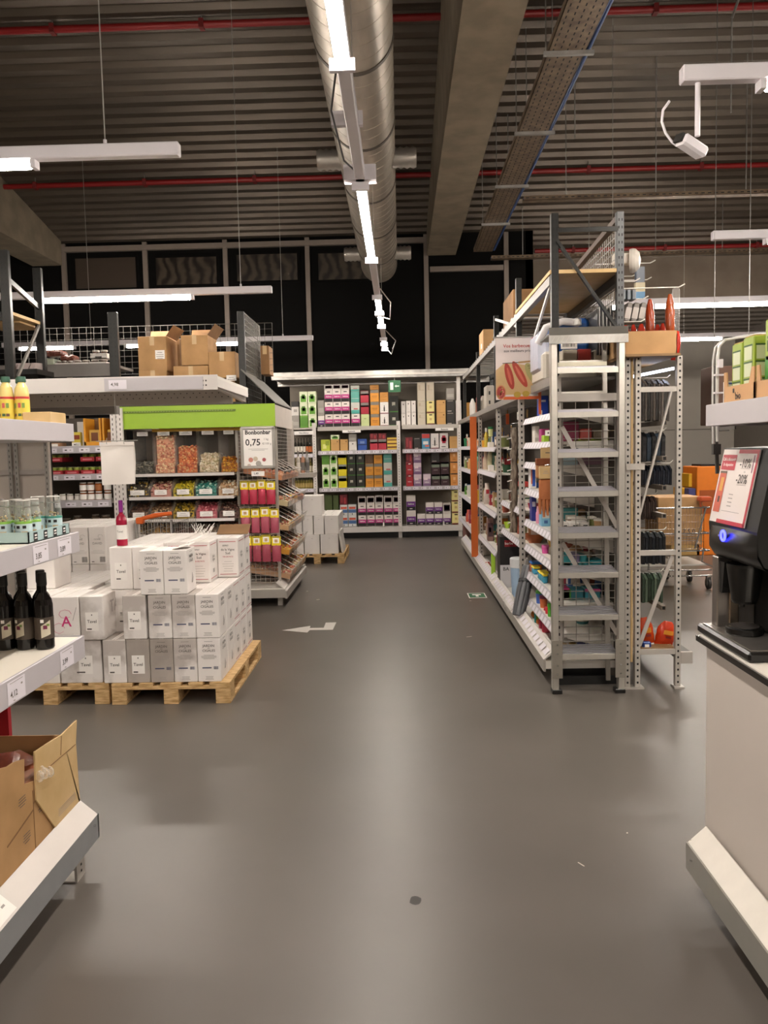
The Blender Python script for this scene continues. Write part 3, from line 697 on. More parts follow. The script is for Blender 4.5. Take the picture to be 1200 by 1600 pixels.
def lines(b, o, u, n, w, gap, mt, hh=.003, seed=1):
    rnd = random.Random(seed); o = Vector(o); u = Vector(u)
    for i in range(n): b.rect(o - Z_*i*gap, u, Z_, w*(.55+.45*rnd.random()), hh, mt)
def barcode(b, o, u, w, h, mt=INK):
    o = Vector(o); u = Vector(u); x = -w/2; rnd = random.Random(3)
    while x < w/2:
        t = w*.03*(1+2*rnd.random()); b.rect(o + u*x, u, Z_, t, h, mt); x += t + w*.05
def wine_box(kind, x0, y0, z0, w, d, h, open_=False, mt=None):
    b = MB(); mt = mt or CARTON; b.box(x0, x0+w, y0, y0+d, z0, z0+h-.003, mt, .004)
    f = Vector((x0+w/2, y0-.0015, z0)); s = Vector((x0+w+.0015, y0+d/2, z0)); top = z0+h-.003
    b.rect((x0+w/2, y0+d/2, top+.0008), X_, Y_, .003, d*.98, INKL)
    b.rect((x0+w/2, y0+d/2, top+.0006), X_, Y_, w*.2, d*.98, C('#efe7e0', .3, 0, 0))
    if kind == 'jardin':
        for o, u, ww in ((f, X_, w), (s, Y_, d*.8)):
            b.rect(o+Z_*h*.92, u, Z_, ww*.35, .002, INK); b.text('JARDIN', o+Z_*h*.82, u, Z_, ww*.155, INK); b.text('DES', o+Z_*h*.765, u, Z_, ww*.06, INK); b.text('CIGALES', o+Z_*h*.71, u, Z_, ww*.145, INK)
        lines(b, f+Z_*h*.61, X_, 4, w*.72, .008, INKL); lines(b, f+Z_*h*.12, X_, 3, w*.5, .009, INKL, seed=4)
        b.rect(f+Z_*h*.32 - X_*w*.1, X_, Z_, w*.4, .008, C('#4b5170', .6)); barcode(b, f+Z_*h*.32+X_*w*.3, X_, w*.2, .02, C('#4b5170', .6))
        for k in range(3): b.bar(s+Z_*h*(.2)+Y_*(.01*k), s+Z_*h*(.42-.05*k)+Y_*(.02+.012*k), .001, .003, INKL)
    elif kind == 'tavel':
        lw = min(w, .17)*.55; f = f + X_*max(0, w-.17)*.3; b.rect(f+Z_*h*.42, X_, Z_, lw, h*.42, PAPER); g = f - Y_*.001
        b.text('Tavel', g+Z_*h*.42, X_, Z_, min(w, .16)*.19, INK); b.rect(g+Z_*h*.57, X_, Z_, .007, .009, INK); b.rect(g+Z_*h*.25-X_*w*.12, X_, Z_, w*.2, .009, INK)
        b.text('TAVEL', s+Z_*h*.66, Y_, Z_, d*.2, INKL); b.text('TRC', s+Z_*h*.58, Y_, Z_, d*.11, INKL)
    elif kind == 'red':
        for o, u, ww in ((f, X_, w), (s, Y_, d)):
            b.rect(o+Z_*h*.9, u, Z_, ww*.8, .004, INKR); b.rect(o+Z_*h*.08, u, Z_, ww*.8, .004, INKR)
        b.text('ESPRIT', f+Z_*h*.8-X_*w*.1, X_, Z_, w*.1, INK); b.text('de la Vigne', f+Z_*h*.7, X_, Z_, w*.15, INK); b.text('Sud', f+Z_*h*.61, X_, Z_, w*.16, INK); b.text('VIN DE PAYS', f+Z_*h*.52, X_, Z_, w*.09, INKR)
        lines(b, f+Z_*h*.4, X_, 5, w*.6, .018, INKL, .002)
        b.text('de la', s+Z_*h*.6, Y_, Z_, d*.14, INK); b.text('Vigne', s+Z_*h*.52, Y_, Z_, d*.14, INK); barcode(b, s+Z_*h*.25, Y_, d*.22, .03)
    elif kind == 'bar':
        b.text('CUVEE', f+Z_*h*.66, X_, Z_, w*.13, INKL); b.text('DAVID', f+Z_*h*.55, X_, Z_, w*.19, INKL)
        b.tube([f+Z_*h*(.74+.05*math.sin(a*.7))+X_*w*(.2+.14*math.cos(a*.7))-Y_*.001 for a in range(8)], .0012, INKL, 4)
        lines(b, f+Z_*h*.36, X_, 3, w*.9, .012, INKL, .0015); barcode(b, f+Z_*h*.12+X_*w*.28, X_, w*.32, .045); b.rect(f+Z_*h*.06-X_*w*.3, X_, Z_, w*.15, .006, INK)
    elif kind == 'A':
        b.text('A', f+Z_*h*.42+X_*w*.05, X_, Z_, h*.33, INKP)
        b.tube([f-Y_*.001+Z_*h*(.6+.1*math.sin(a*.8))+X_*w*(.02+.22*math.cos(a*.8)) for a in range(8)], .0012, INKP, 4)
        b.tube([f-Y_*.001+Z_*h*(.28+.12*math.sin(a*.8))+X_*w*(-.22+.2*math.cos(a*.8)) for a in range(8)], .0012, INKP, 4)
        b.bar(f-Y_*.001+Z_*h*.45+X_*w*.28, f-Y_*.001+Z_*h*.75+X_*w*.42, .002, .002, INKL)
        lines(b, f+Z_*h*.14, X_, 1, w*.9, .01, INKL, .0015)
    elif kind == 'swirl':
        for k in range(4):
            b.text('o', f+Z_*h*(.25+.18*k)+X_*w*(.2 if k % 2 else -.1), X_, Z_, .05, INKP)
    return b
W5 = .159; D5 = .232; H5 = .298; ZP = .145
kinds = {'jardin': 'capital-lettered carton', 'tavel': 'paper-labelled carton', 'red': 'red-striped carton', 'bar': 'carton with a barcode', 'A': 'carton', 'plain': 'plain carton', 'swirl': 'carton with pink swirls'}
def pal_label(kind, shade, lay, row, col, where): return '%s wine %s, %s layer, %s row, %s column, %s pallet' % (shade, kinds[kind], lay, row, col, where)
X0 = -2.018; Y0 = 5.275
LAY = ['bottom', 'second', 'third']; ROW = ['front', 'second', 'middle', 'fourth', 'rear']; CL = ['leftmost', 'second', 'centre', 'fourth', 'rightmost']
GRP = 'wine cartons stacked on the right-hand pallet'
for lay in range(3):
    for row in range(5):
        for col in range(5):
            if lay == 1 and row == 0 and col == 0: continue
            if lay == 2 and not ((row == 0 and col in (1, 2)) or (row >= 1 and col <= 0) or (row >= 1 and col == 1) or (row == 2 and col >= 2) or (row >= 3 and col >= 2)): continue
            x = X0 + col*W5; y = Y0 + row*D5; z = ZP + lay*H5; k = 'plain'
            if lay == 2 and row == 0: x += .115
            if col >= 2: k = 'jardin' if row < 2 else 'red'
            else: k = 'tavel'
            if lay == 2 and row == 0: k = 'jardin'
            if lay == 2 and row >= 2 and col >= 2: k = 'red'
            if lay == 2 and row == 2 and col == 4: continue
            if lay == 2 and row >= 1 and col < 2 and row == 1: x += -.01
            if lay == 1 and row == 0 and col == 1: x -= .012
            mt = CARTON; sh = 'clean white'
            if row == 0 and lay == 0 and col in (0,): mt, sh = CARTONG, 'mottled grey'
            if row == 0 and lay == 0 and col in (1, 2): mt, sh = CARTOND, 'taupe'
            if row == 0 and lay == 0 and col == 3: mt, sh = CARTONG, 'mottled grey'
            if row == 0 and lay == 1 and col in (1, 2, 3): mt, sh = CARTONG, 'mottled grey'
            b = wine_box(k, x, y + (.0 if col != 1 or lay != 1 or row else 0), z, W5-.004, D5-.004, H5, mt=mt)
            if lay == 2 and row == 0 and col == 2:
                zz = z+H5-.002; b.xf = None
                b.prism([(x+.05, zz), (x+.06, zz+.006), (x+.16, zz+.03), (x+.165, zz+.024)], 'y', y+.03, y+.2, CARTON)
                b.lathe((x+W5-.003, y+D5*.92, z+.02), [(.0, 0), (.0, .001)], C('#c86a3a', .5), 8)
                sh = 'open-flapped white'
            solo('wine_carton', b, pal_label(k, sh, LAY[lay], ROW[row], CL[col], 'right'), 'carton', GRP)
# orange stack behind the open carton
b = MB(); b.tube([(-1.50, 5.535, .742), (-1.50, 5.535, .90)], .028, C('#c9683a', .5), 16); b.tube([(-1.50, 5.535, .742), (-1.50, 5.535, .79)], .0285, C('#77787c', .5), 16)
solo('plastic_cup_stack', b, 'orange and grey cup stack squeezed beside the open-flapped carton', 'cups')
# open kraft flap and paper shreds on the carton at the rear
b = MB(); p, q = at(344, 829, 6.35), at(392, 825, 6.35); b.xf = None
b.prism([(6.22, 1.04), (6.225, 1.045), (6.36, 1.105), (6.36, 1.098)], 'x', p.x, q.x, CARDD)
solo('cardboard_sheet', b, 'loose brown cardboard sheet lying on the striped cartons, rear right', 'cardboard')
b = MB(); rnd = random.Random(5)
for i in range(26):
    x = -1.63 + rnd.random()*.12; y = 6.25 + rnd.random()*.08; a = rnd.random()*3.1
    b.bar((x, y, 1.042), (x+.05*math.cos(a), y+.03, 1.042+.03+.05*rnd.random()), .002, .004, PAPER)
solo('paper_shreds', b, 'tuft of white paper shreds sticking up behind the cartons', 'packing paper')['kind'] = 'stuff'
# rose bottle
b = MB(); x, y, z = -1.965, 5.60, ZP+3*H5
b.lathe((x, y, z), [(.035, 0), (.037, .006), (.037, .18), (.03, .205), (.014, .225), (.0135, .235)], C('#a8203e', .1), 20)
b.lathe((x, y, z), [(.0145, .234), (.0145, .315), (.012, .318)], C('#8d2a8a', .35), 16)
bt = obj('wine_bottle', b); tag(bt, 'rosé wine bottle with violet cap standing alone on the carton stack', 'bottle')
bt['label'] = 'rose-red wine bottle with violet cap standing alone on the carton stack'
b = MB(); b.lathe((x, y, z), [(.0378, .045), (.0378, .145)], PAPER, 20); b.text('Tavel', (x, y-.0392, z+.1), X_, Z_, .02, INKL); obj('bottle_label', b, bt)

# left pallet (Tavel and A)
GL = 'cartons stacked on the left-hand pallet'
xr = -1.995
def lb(kind, x0, x1, y, d, lay, shade, words, mt=CARTON):
    b = wine_box(kind, x0, y, ZP+lay*H5, x1-x0-.004, d-.004, H5, mt=mt); solo('wine_carton', b, '%s wine %s, %s layer, %s on left pallet' % (shade, kinds[kind], LAY[lay], words), 'carton', GL)
xs = [-2.79, -2.51, -2.37, -2.155, -1.998]
xa = lambda px: at(px, 1000, 5.29).x
lb('tavel', xa(92), xa(158), 5.29, .3, 0, 'mottled', 'front right corner', CARTONG)
lb('plain', xa(45), xa(91), 5.29, .3, 0, 'white', 'front row, second from right')
lb('plain', xa(3), xa(44), 5.29, .3, 0, 'white', 'front row, at its left end')
for r in range(1, 4):
    for c, (a_, c_) in enumerate(((3, 60), (61, 110), (111, 158))): lb('plain' if c < 2 else 'tavel', xa(a_), xa(c_), 5.29+r*.3, .3, 0, 'white', '%s row, %s' % (ROW[r], ['left', 'centre', 'right'][c]))
lb('tavel', xa(121)+.035, xa(158)+.035, 5.27, .6, 1, 'long pale', 'front row, rightmost', CARTONG)
lb('A', xa(75)+.035, xa(120)+.035, 5.27, .3, 1, 'pale pink-lettered', 'front row, showing a large letter')
lb('plain', xa(30), xa(74)+.03, 5.27, .3, 1, 'white', 'front row, behind the dark bottles')
for r in range(1, 4):
    for c, (a_, c_) in enumerate(((3, 60), (61, 110), (111, 158))):
        if c == 2 and r == 1: continue
        lb('plain' if c < 2 else 'tavel', xa(a_)+.03, xa(c_)+.03, 5.27+r*.3, .3, 1, 'clean white', '%s row, %s' % (ROW[r], ['left', 'centre', 'right'][c]))
b = wine_box('plain', at(40, 870, 5.6).x, 5.6, ZP+2*H5, .2, .28, .24); solo('wine_carton', b, 'large blank white carton, topmost on the left pallet behind the dark bottles', 'carton', GL)
b = wine_box('swirl', at(168, 900, 5.95).x, 5.95, ZP+2*H5-.0, .05, .2, .22); 
# pallet behind, barcode cartons
GC = 'barcode cartons stacked behind the front pallets'
for lay in range(3):
    for row in range(3):
        for col in range(4):
            x = at(56 + 28*col, 870, 6.65).x
            b = wine_box('bar' , x, 6.65+row*.3, ZP+lay*.312, .142, .296, .312)
            solo('wine_carton', b, 'white barcode carton behind the front pallets, %s layer, %s row, %s from left' % (LAY[lay], ROW[row], ORD[col]), 'carton', GC)

# far pallet
GF = 'plain white cartons on the far pallet'
def far(x0, x1, z0, z1, y, d, words): 
    b = MB(); b.box(x0, x1-.004, y, y+d, z0, z1-.003, CARTON, .004); b.rect(((x0+x1)/2, y-.0012, (z0+z1)/2+(z1-z0)*.3), X_, Z_, .02, .004, INKL)
    b.rect(((x0+x1)/2, y+d/2, z1-.0022), X_, Y_, .004, d*.95, INKL)
    solo('plain_carton', b, 'plain white carton on the far pallet, %s' % words, 'carton', GF)
fx = lambda px: at(px, 850, 11.9).x
z = .145
for i, (a_, c_) in enumerate(((445, 460), (461, 475), (476, 500), (501, 529))): far(fx(a_), fx(c_), z, z+.29, 11.88, .37, 'bottom layer, %s from left' % ORD[i])
for i, (a_, c_) in enumerate(((455, 473), (474, 490), (491, 507), (508, 530))): far(fx(a_), fx(c_), z+.29, z+.57, 11.9, .37, 'middle layer, %s from left' % ORD[i])
for i, (a_, c_) in enumerate(((456, 473), (474, 505))): far(fx(a_), fx(c_), z+.57, z+.87, 11.9, .37, 'top layer, %s' % ['left', 'right, largest'][i])
for r in (1, 2):
    for i, (a_, c_) in enumerate(((445, 473), (474, 500), (501, 529))):
        for l in range(2): far(fx(a_), fx(c_), z+l*.29, z+.29+l*.28, 11.9+r*.375, .37, '%s layer, %s row behind, %s' % (['bottom', 'middle'][l], ['first', 'second'][r-1], ['left', 'centre', 'right'][i]))
b = MB(); b.xf = Matrix.Translation((fx(533)+.03, 12.2, .145)) @ Matrix.Rotation(R(-8), 4, 'Y'); b.box(-.03, .0, -.25, .3, 0.005, .33, C('#d9d3cc', .5), .004)
solo('white_board_pack', b, 'thin white pack leaning against the right side of the far cartons', 'pack')
# ================================================================== CANDY ISLAND
YC = 8.6
GREENP = C('#8fb31f', 0.45, 0, .02)
cu = thing('candy_island', 'pick-and-mix candy stand under a lime-green canopy', 'display stand', (-2.2, 9.5, 0))
a, c = at(187, 668, YC), at(429, 629, YC)
cx0, cx1, cz0, cz1 = a.x, c.x, 1.945, 2.185
b = MB(); b.box(cx0, cx1, YC, YC+.02, cz0, cz1, GREENP, .002)
b.box(cx1-.02, cx1, YC+.02, 9.95, cz0, cz1-.01, C('#d9cfc6', .5)); b.box(cx0, cx0+.02, YC+.02, 9.95, cz0, cz1, C('#d9cfc6', .5)); b.box(cx0+.02, cx1-.02, YC+.02, 9.95, cz1-.02, cz1, C('#8f8a80', .6))
b.box(cx0+.05, cx0+1.25, YC-.012, YC-.001, 2.115, 2.135, C('#5f7818', .5))
for k in range(40): b.rect((cx0+.08+k*.029, YC-.0135, 2.125), X_, Z_, .014, .004, C('#a9bd5a', .5))
obj('canopy', b, cu)
b = MB(); b.box(cx0+.3, cx1-.25, YC+.15, YC+.2, cz0-.03, cz0, C('#e6b23a', .4)); obj('canopy_light_strip', b, cu, 'yellow strip under the canopy')
# sloped panel from mesh down to canopy
A, B_, D_, E_ = Vector((-1.70, 8.75, 2.56)), Vector((-1.70, 10.0, 2.56)), Vector((cx1, 9.95, 2.19)), Vector((cx1, YC+.05, 2.19))
b = MB(); n = Vector((0, 0, .012)); b.add([A, B_, D_, E_, A+n, B_+n, D_+n, E_+n], [(0,1,2,3), (7,6,5,4), (0,4,5,1), (1,5,6,2), (2,6,7,3), (3,7,4,0)], C('#77746e', .5, .3)); obj('sloping_panel', b, cu)
b = MB(); b.box(-2.94, -1.27, YC, 10.45, .14, .20, SHELFW, .003); b.box(-2.94, -1.27, YC-.02, YC, .10, .19, LGREY); b.box(-1.27, -1.25, YC-.02, 10.45, .09, .17, LGREY)
b.prism([(-1.27, .17), (-1.25, .165), (-1.36, .27), (-1.375, .26)], 'y', YC+.02, 10.42, WHITEP)
obj('base_deck', b, cu)
for x, y in ((-2.9, 8.7), (-1.34, 8.7), (-1.34, 10.3), (-2.9, 10.3)):
    b = MB(); b.box(x-.025, x+.025, y-.025, y+.025, 0, .14, LGREY); obj('leg', b, cu)
b = MB(); b.box(-1.80, -1.78, 9.3, 10.4, .2, 2.0, C('#8c857c', .6)); b.box(-2.94, -1.8, 9.32, 9.34, .2, 1.94, C('#6e5d4a', .6)); obj('core_panel', b, cu)
for z, y0 in ((at(290, 741, 8.72).z, 8.72), (at(290, 777, 8.68).z, 8.66), (at(290, 812, 8.66).z, 8.64), (at(290, 846, 8.64).z, 8.62)):
    b = MB(); b.box(-2.94, -1.80, y0, 9.3, z-.012, z, SHELFW); b.box(-2.94, -1.80, y0-.012, y0, z-.02, z+.012, WHITEP); obj('shelf', b, cu)
# wire grid at the right end of the front
def grid(b, o, u, v, W, H, nu, nv, r=.003, mt=WIRE, frame=True):
    o = Vector(o); u = Vector(u); v = Vector(v)
    for i in range(nu+1): p = o + u*W*i/nu; b.tube([p, p+v*H], r if 0 < i < nu else r*1.5, mt, 4)
    for j in range(nv+1): p = o + v*H*j/nv; b.tube([p, p+u*W], r if 0 < j < nv else r*1.5, mt, 4)
gx0, gx1 = at(374, 800, 8.76).x, at(434, 800, 8.76).x
b = MB(); grid(b, (gx0, 8.76, .24), X_, Z_, gx1-gx0, 1.7, 8, 42, .0025, LGREY); obj('wire_grid', b, cu)
b = MB(); grid(b, (-1.34, 8.85, 1.5), Y_, Z_, 1.1, .5, 10, 12, .0025, LGREY); obj('wire_grid', b, cu)
b = MB(); b.box(-1.44, -1.40, 10.38, 10.42, .14, 1.95, LGREY); b.box(gx1-.02, gx1+.01, 8.78, 8.81, .2, 1.95, LGREY); b.box(gx0-.02, gx0+.01, 8.78, 8.81, .2, 1.95, LGREY); obj('upright', b, cu)

CG = 'candies in the clear bins'
def gems(b, cols, fn, n, s, seed):
    rnd = random.Random(seed)
    for i in range(n):
        p = fn(rnd); r = s*(.7+.6*rnd.random()); mt = cols[rnd.randrange(len(cols))]
        q = Matrix.Rotation(rnd.random()*6, 3, 'Z') @ Matrix.Rotation(rnd.random()*6, 3, 'X')
        vs = [p + q @ Vector(k) for k in ((r,0,0),(-r,0,0),(0,r*.8,0),(0,-r*.8,0),(0,0,r*.7),(0,0,-r*.7))]
        b.add(vs, [(0,2,4),(2,1,4),(1,3,4),(3,0,4),(2,0,5),(1,2,5),(3,1,5),(0,3,5)], mt, True)
K2 = lambda h: C(h, .3, 0, .08)
# tall dispensers
disp = [(208, 239, 722, ['#3b3a30', '#55524a', '#8a8474'], 'dark speckled', .25), (240, 273, 681, ['#e9a987', '#f3c9a0', '#cf7f63', '#f7dcae'], 'peach-pink', .95), (274, 308, 697, ['#e0804c', '#f0a468', '#c65a35', '#f4c58a'], 'salmon-orange', .7),
        (309, 342, 708, ['#e8d6b8', '#b9ae83', '#f3e9d4', '#cbb593'], 'cream and green', .5), (343, 373, 714, ['#c97a14', '#e8a52a', '#9a5210', '#f0c04a'], 'amber', .55)]
zb = at(290, 739, 8.74).z
for i, (x0, x1, yt, cols, nm, fr) in enumerate(disp):
    X0_, X1_ = at(x0, 700, 8.76).x, at(x1, 700, 8.76).x; ztop = at(290, 669, 8.76).z; zc = at((x0+x1)/2, yt, 8.85).z
    t = thing('candy_dispenser', 'tall clear candy dispenser %s from left, holding %s candies' % (ORD[i], nm), 'dispenser', ((X0_+X1_)/2, 8.95, zb), 'tall clear candy dispensers under the canopy')
    b = MB(); w_ = .004
    b.box(X0_+.004, X0_+.004+w_, 8.76, 9.2, zb, ztop, ACRYL); b.box(X1_-w_-.002, X1_-.002, 8.76, 9.2, zb, ztop, ACRYL); b.box(X0_+.01, X1_-.008, 8.80, 8.804, zb+.16, ztop, ACRYL); b.box(X0_+.01, X1_-.008, 8.74, 8.744, zb, zb+.13, ACRYL); b.box(X0_+.01, X1_-.008, 9.196, 9.2, zb, ztop, ACRYL)
    obj('acrylic_body', b, t)
    b = MB(); b.box(X0_+.05, X1_-.05, 8.752, 8.758, ztop-.075, ztop-.03, PAPER); lines(b, ((X0_+X1_)/2, 8.7515, ztop-.045), X_, 2, .1, .015, INKL, .004); obj('name_card', b, t)
    b = MB(); mts = [K2(h) for h in cols]
    b.box(X0_+.014, X1_-.012, 8.83, 9.18, zb+.002, zc-.02, mts[0]); b.box(X0_+.014, X1_-.012, 8.765, 8.83, zb+.002, zb+.09, mts[0])
    def f(r, X0_=X0_, X1_=X1_, zc=zc): 
        k = r.random()
        if k < .62: return Vector((X0_+.02+r.random()*(X1_-X0_-.035), 8.822+r.random()*.012, zb+.02+r.random()*(zc-zb-.02)))
        if k < .82: return Vector((X0_+.02+r.random()*(X1_-X0_-.035), 8.757+r.random()*.012, zb+.01+r.random()*.09))
        return Vector((X0_+.02+r.random()*(X1_-X0_-.035), 8.77+r.random()*.3, zc-.03+r.random()*.03 if r.random() < .6 else zb+.09+r.random()*.02))
    gems(b, mts, f, 330, .018, i+1)
    o = solo('loose_candies', b, '%s candies filling the %s tall dispenser from left' % (nm, ORD[i]), 'candy', CG); o['kind'] = 'stuff'
# open bins in front rows
bins = [[(196, 233, ['#4b4136', '#c8a84c', '#2e2a24', '#d8cfae'], 'black-gold', 0), (234, 268, ['#c98d80', '#5e3a2c', '#e6cfa8', '#a45c4a'], 'pink-brown', 1), (269, 303, ['#c9b32c', '#8c8a26', '#e8d84a', '#5e5a20'], 'yellow', 2), (304, 339, ['#3f8a80', '#7fc0b0', '#d0e6d8', '#2c5c58'], 'teal', 3), (340, 373, ['#d8b48c', '#efe2cc', '#b88a64', '#f4ecd8'], 'pale cream', 4)],
        [(200, 233, ['#6a4a3c', '#8a6a54', '#4a342a'], 'brown', 0), (234, 268, ['#8a6a4c', '#c9ab84', '#54402e'], 'tan', 1), (269, 304, ['#b8982c', '#6c5c22', '#d8bc58', '#3e3418'], 'olive-yellow', 2), (305, 340, ['#c4606c', '#e09a9a', '#9a3e4a'], 'rose', 3), (341, 374, ['#5c3a34', '#2e2420', '#a08070'], 'chocolate', 4)],
        [(200, 236, ['#6a5030', '#a8862c', '#463422'], 'brown-gold', 0), (237, 268, ['#b8862c', '#6c4a22', '#d8a848', '#3e2c18'], 'golden', 1), (269, 303, ['#54342c', '#7a4a3c', '#3a2620'], 'dark brown', 2), (304, 339, ['#7a6a5c', '#a89a8a'], 'grey', 3), (340, 374, ['#5c4a44', '#8e2e2e'], 'dull red', 4)]]
for r, (yt, yb, row) in enumerate(((752, 775, bins[0]), (787, 810, bins[1]), (822, 844, bins[2]))):
    for (x0, x1, cols, nm, i) in row:
        Yf = 8.72 - .03*(r > 0) - .02*r; pb = at(x0, yb, Yf); pt = at(x1, yt, Yf); X0_, X1_ = pb.x+.006, pt.x-.006; z0 = at(290, (777, 812, 846)[r], Yf).z + .002
        t = thing('candy_bin', 'clear sloping candy bin of %s sweets, %s row below dispensers, %s from left' % (nm, ORD[r], ORD[i]), 'bin', ((X0_+X1_)/2, Yf+.2, z0), 'sloping candy bins facing the camera')
        H = .20; b = MB()
        for xx in (X0_, X1_-.004): b.prism([(Yf, z0), (Yf+.42, z0), (Yf+.42, z0+H), (Yf+.12, z0+H), (Yf-.0, z0+.1)], 'x', xx, xx+.004, ACRYL)
        b.box(X0_+.004, X1_-.004, Yf, Yf+.004, z0, z0+.1, ACRYL); b.box(X0_, X1_, Yf, Yf+.42, z0-.001, z0+.003, ACRYL)
        b.quad((X0_+.004, Yf+.14, z0+H-.002), (X1_-.004, Yf+.14, z0+H-.002), (X1_-.004, Yf+.42, z0+H-.002), (X0_+.004, Yf+.42, z0+H-.002), FILM)
        obj('bin_body', b, t)
        b = MB(); b.box(X0_+.05, X1_-.05, Yf-.008, Yf-.003, z0+.03, z0+.085, PAPER); lines(b, ((X0_+X1_)/2, Yf-.009, z0+.065), X_, 2, .1, .018, INKL, .004); obj('name_card', b, t)
        mts = [K2(h) for h in cols]; b = MB(); b.prism([(Yf+.01, z0+.004), (Yf+.41, z0+.004), (Yf+.41, z0+.15), (Yf+.15, z0+.145), (Yf+.01, z0+.08)], 'x', X0_+.006, X1_-.006, mts[0])
        def f(q, X0_=X0_, X1_=X1_, Yf=Yf, z0=z0):
            u = q.random(); y = Yf+.012+u*.36; z = z0 + (.08 + .065*min(1, u*2.5))
            if q.random() < .3: y = Yf+.01; z = z0+.01+q.random()*.08
            return Vector((X0_+.015+q.random()*(X1_-X0_-.03), y, z + q.random()*.02))
        gems(b, mts, f, 130, .016, r*10+i)
        o = solo('loose_candies', b, '%s candies in the %s row sloping bin, %s from left' % (nm, ORD[r], ORD[i]), 'candy', CG); o['kind'] = 'stuff'
# aisle side bins
cc = [['#e8a070', '#f0c8a0', '#d8705a'], ['#d9c9a0', '#c87a5a', '#efe0c0'], ['#e0b88c', '#b85a4a', '#f0e0b0'], ['#e0a030', '#e86a3a', '#f4d060'], ['#c9a07c', '#d8786a', '#efd8b8']]
tz = [1.38, 1.09, .82, .55, .28]
for ti, z0 in enumerate(tz):
    for k in range(5):
        y0 = 8.86 + k*.3; y1 = y0+.292; xf = -1.25 - (.06 if ti == 0 else 0)+ (.0 if ti < 3 else .0); xb = -1.74
        t = thing('candy_bin', 'clear tilted candy bin on the aisle side, %s tier from top, %s from near end' % (ORD[ti], ORD[k]), 'bin', ((xf+xb)/2, (y0+y1)/2, z0), 'tilted candy bins on the aisle side')
        b = MB(); prof = [(xb, z0+.06), (xf, z0-.03), (xf+.03, z0+.08), (xf-.18, z0+.2), (xb, z0+.22)]
        for yy in (y0, y1-.004): b.prism(prof, 'y', yy, yy+.004, ACRYL)
        b.quad((xf, y0, z0-.03), (xf, y1, z0-.03), (xf+.03, y1, z0+.08), (xf+.03, y0, z0+.08), ACRYL)
        b.quad((xb, y0, z0+.06), (xf, y0, z0-.03), (xf, y1, z0-.03), (xb, y1, z0+.06), ACRYL)
        b.tube([(xf+.032, y0, z0+.082), (xf+.032, y1, z0+.082)], .006, LGREY, 6); b.tube([(xf-.18, y0, z0+.2), (xf+.03, y0, z0+.082)], .004, C('#e8e4e0', .2), 6)
        b.quad((xf-.17, y0, z0+.196), (xf-.17, y1, z0+.196), (xb, y1, z0+.222), (xb, y0, z0+.222), FILM)
        obj('bin_body', b, t)
        cols = cc[(ti+k) % 5] if ti not in (0,) else cc[0]
        mts = [K2(h) for h in cols]; b = MB(); b.prism([(xb+.01, z0+.065), (xf-.005, z0-.022), (xf-.0, z0+.03), (xb+.01, z0+.13)], 'y', y0+.006, y1-.006, mts[0])
        def f(q, y0=y0, z0=z0, xf=xf, xb=xb):
            u = q.random(); return Vector((xf-.015-u*.42, y0+.01+q.random()*.27, z0+.03+u*.085+q.random()*.02))
        gems(b, mts, f, 80, .018, 50+ti*5+k)
        o = solo('loose_candies', b, 'mixed candies in the tilted aisle-side bin, %s tier from top, %s from near end' % (ORD[ti], ORD[k]), 'candy', CG); o['kind'] = 'stuff'
# bonbonbar sign
p, q = at(379, 731, 8.5), at(428, 667, 8.5); cx, cz, W, H = (p.x+q.x)/2, (p.z+q.z)/2, q.x-p.x, q.z-p.z
sg = thing('price_sign', 'framed price sign reading Bonbonbar 0,75 hanging on the candy grid', 'sign', (cx, 8.5, p.z))
b = MB(); b.box(cx-W/2, cx+W/2, 8.49, 8.505, cz-H/2, cz+H/2, PAPER); obj('poster', b, sg); 
b = MB()
for (xa_, xb_, za_, zb_) in ((-W/2-.01, -W/2+.02, -H/2, H/2), (W/2-.02, W/2+.01, -H/2, H/2), (-W/2, W/2, -H/2-.01, -H/2+.02), (-W/2, W/2, H/2-.02, H/2+.01)): b.box(cx+xa_, cx+xb_, 8.475, 8.51, cz+za_, cz+zb_, C('#b8b3ac', .3, .6), .004)
obj('frame', b, sg)
b = MB(); o = Vector((cx, 8.488, cz)); b.text('Bonbonbar', o+Z_*H*.37, X_, Z_, .06, INKB); b.text('0,75', o+Z_*H*.12-X_*W*.15, X_, Z_, .095, INKB); b.text('€/100 g', o+Z_*H*.09+X_*W*.27, X_, Z_, .03, INKL); b.text('1 kg', o+Z_*H*.2+X_*W*.25, X_, Z_, .03, INKL); b.rect(o-Z_*H*.04, X_, Z_, W*.6, .003, INKL); b.rect(o-Z_*H*.07, X_, Z_, W*.4, .003, INKL)
for (dx, dz, r, h) in ((-.08, -.13, .025, '#d08a7a'), (-.03, -.12, .025, '#cdbfa8'), (.06, -.13, .02, '#b05a60'), (-.1, -.19, .02, '#c8b8ac'), (0, -.17, .03, '#a8a29a'), (.03, -.2, .02, '#b8b2aa')):
    b.add([o + X_*(dx+r*math.cos(k*math.pi/5)) + Z_*(dz+r*math.sin(k*math.pi/5)) - Y_*.0005 for k in range(10)], [tuple(range(10))], C(h, .6, 0, 0))
obj('printed_text', b, sg)
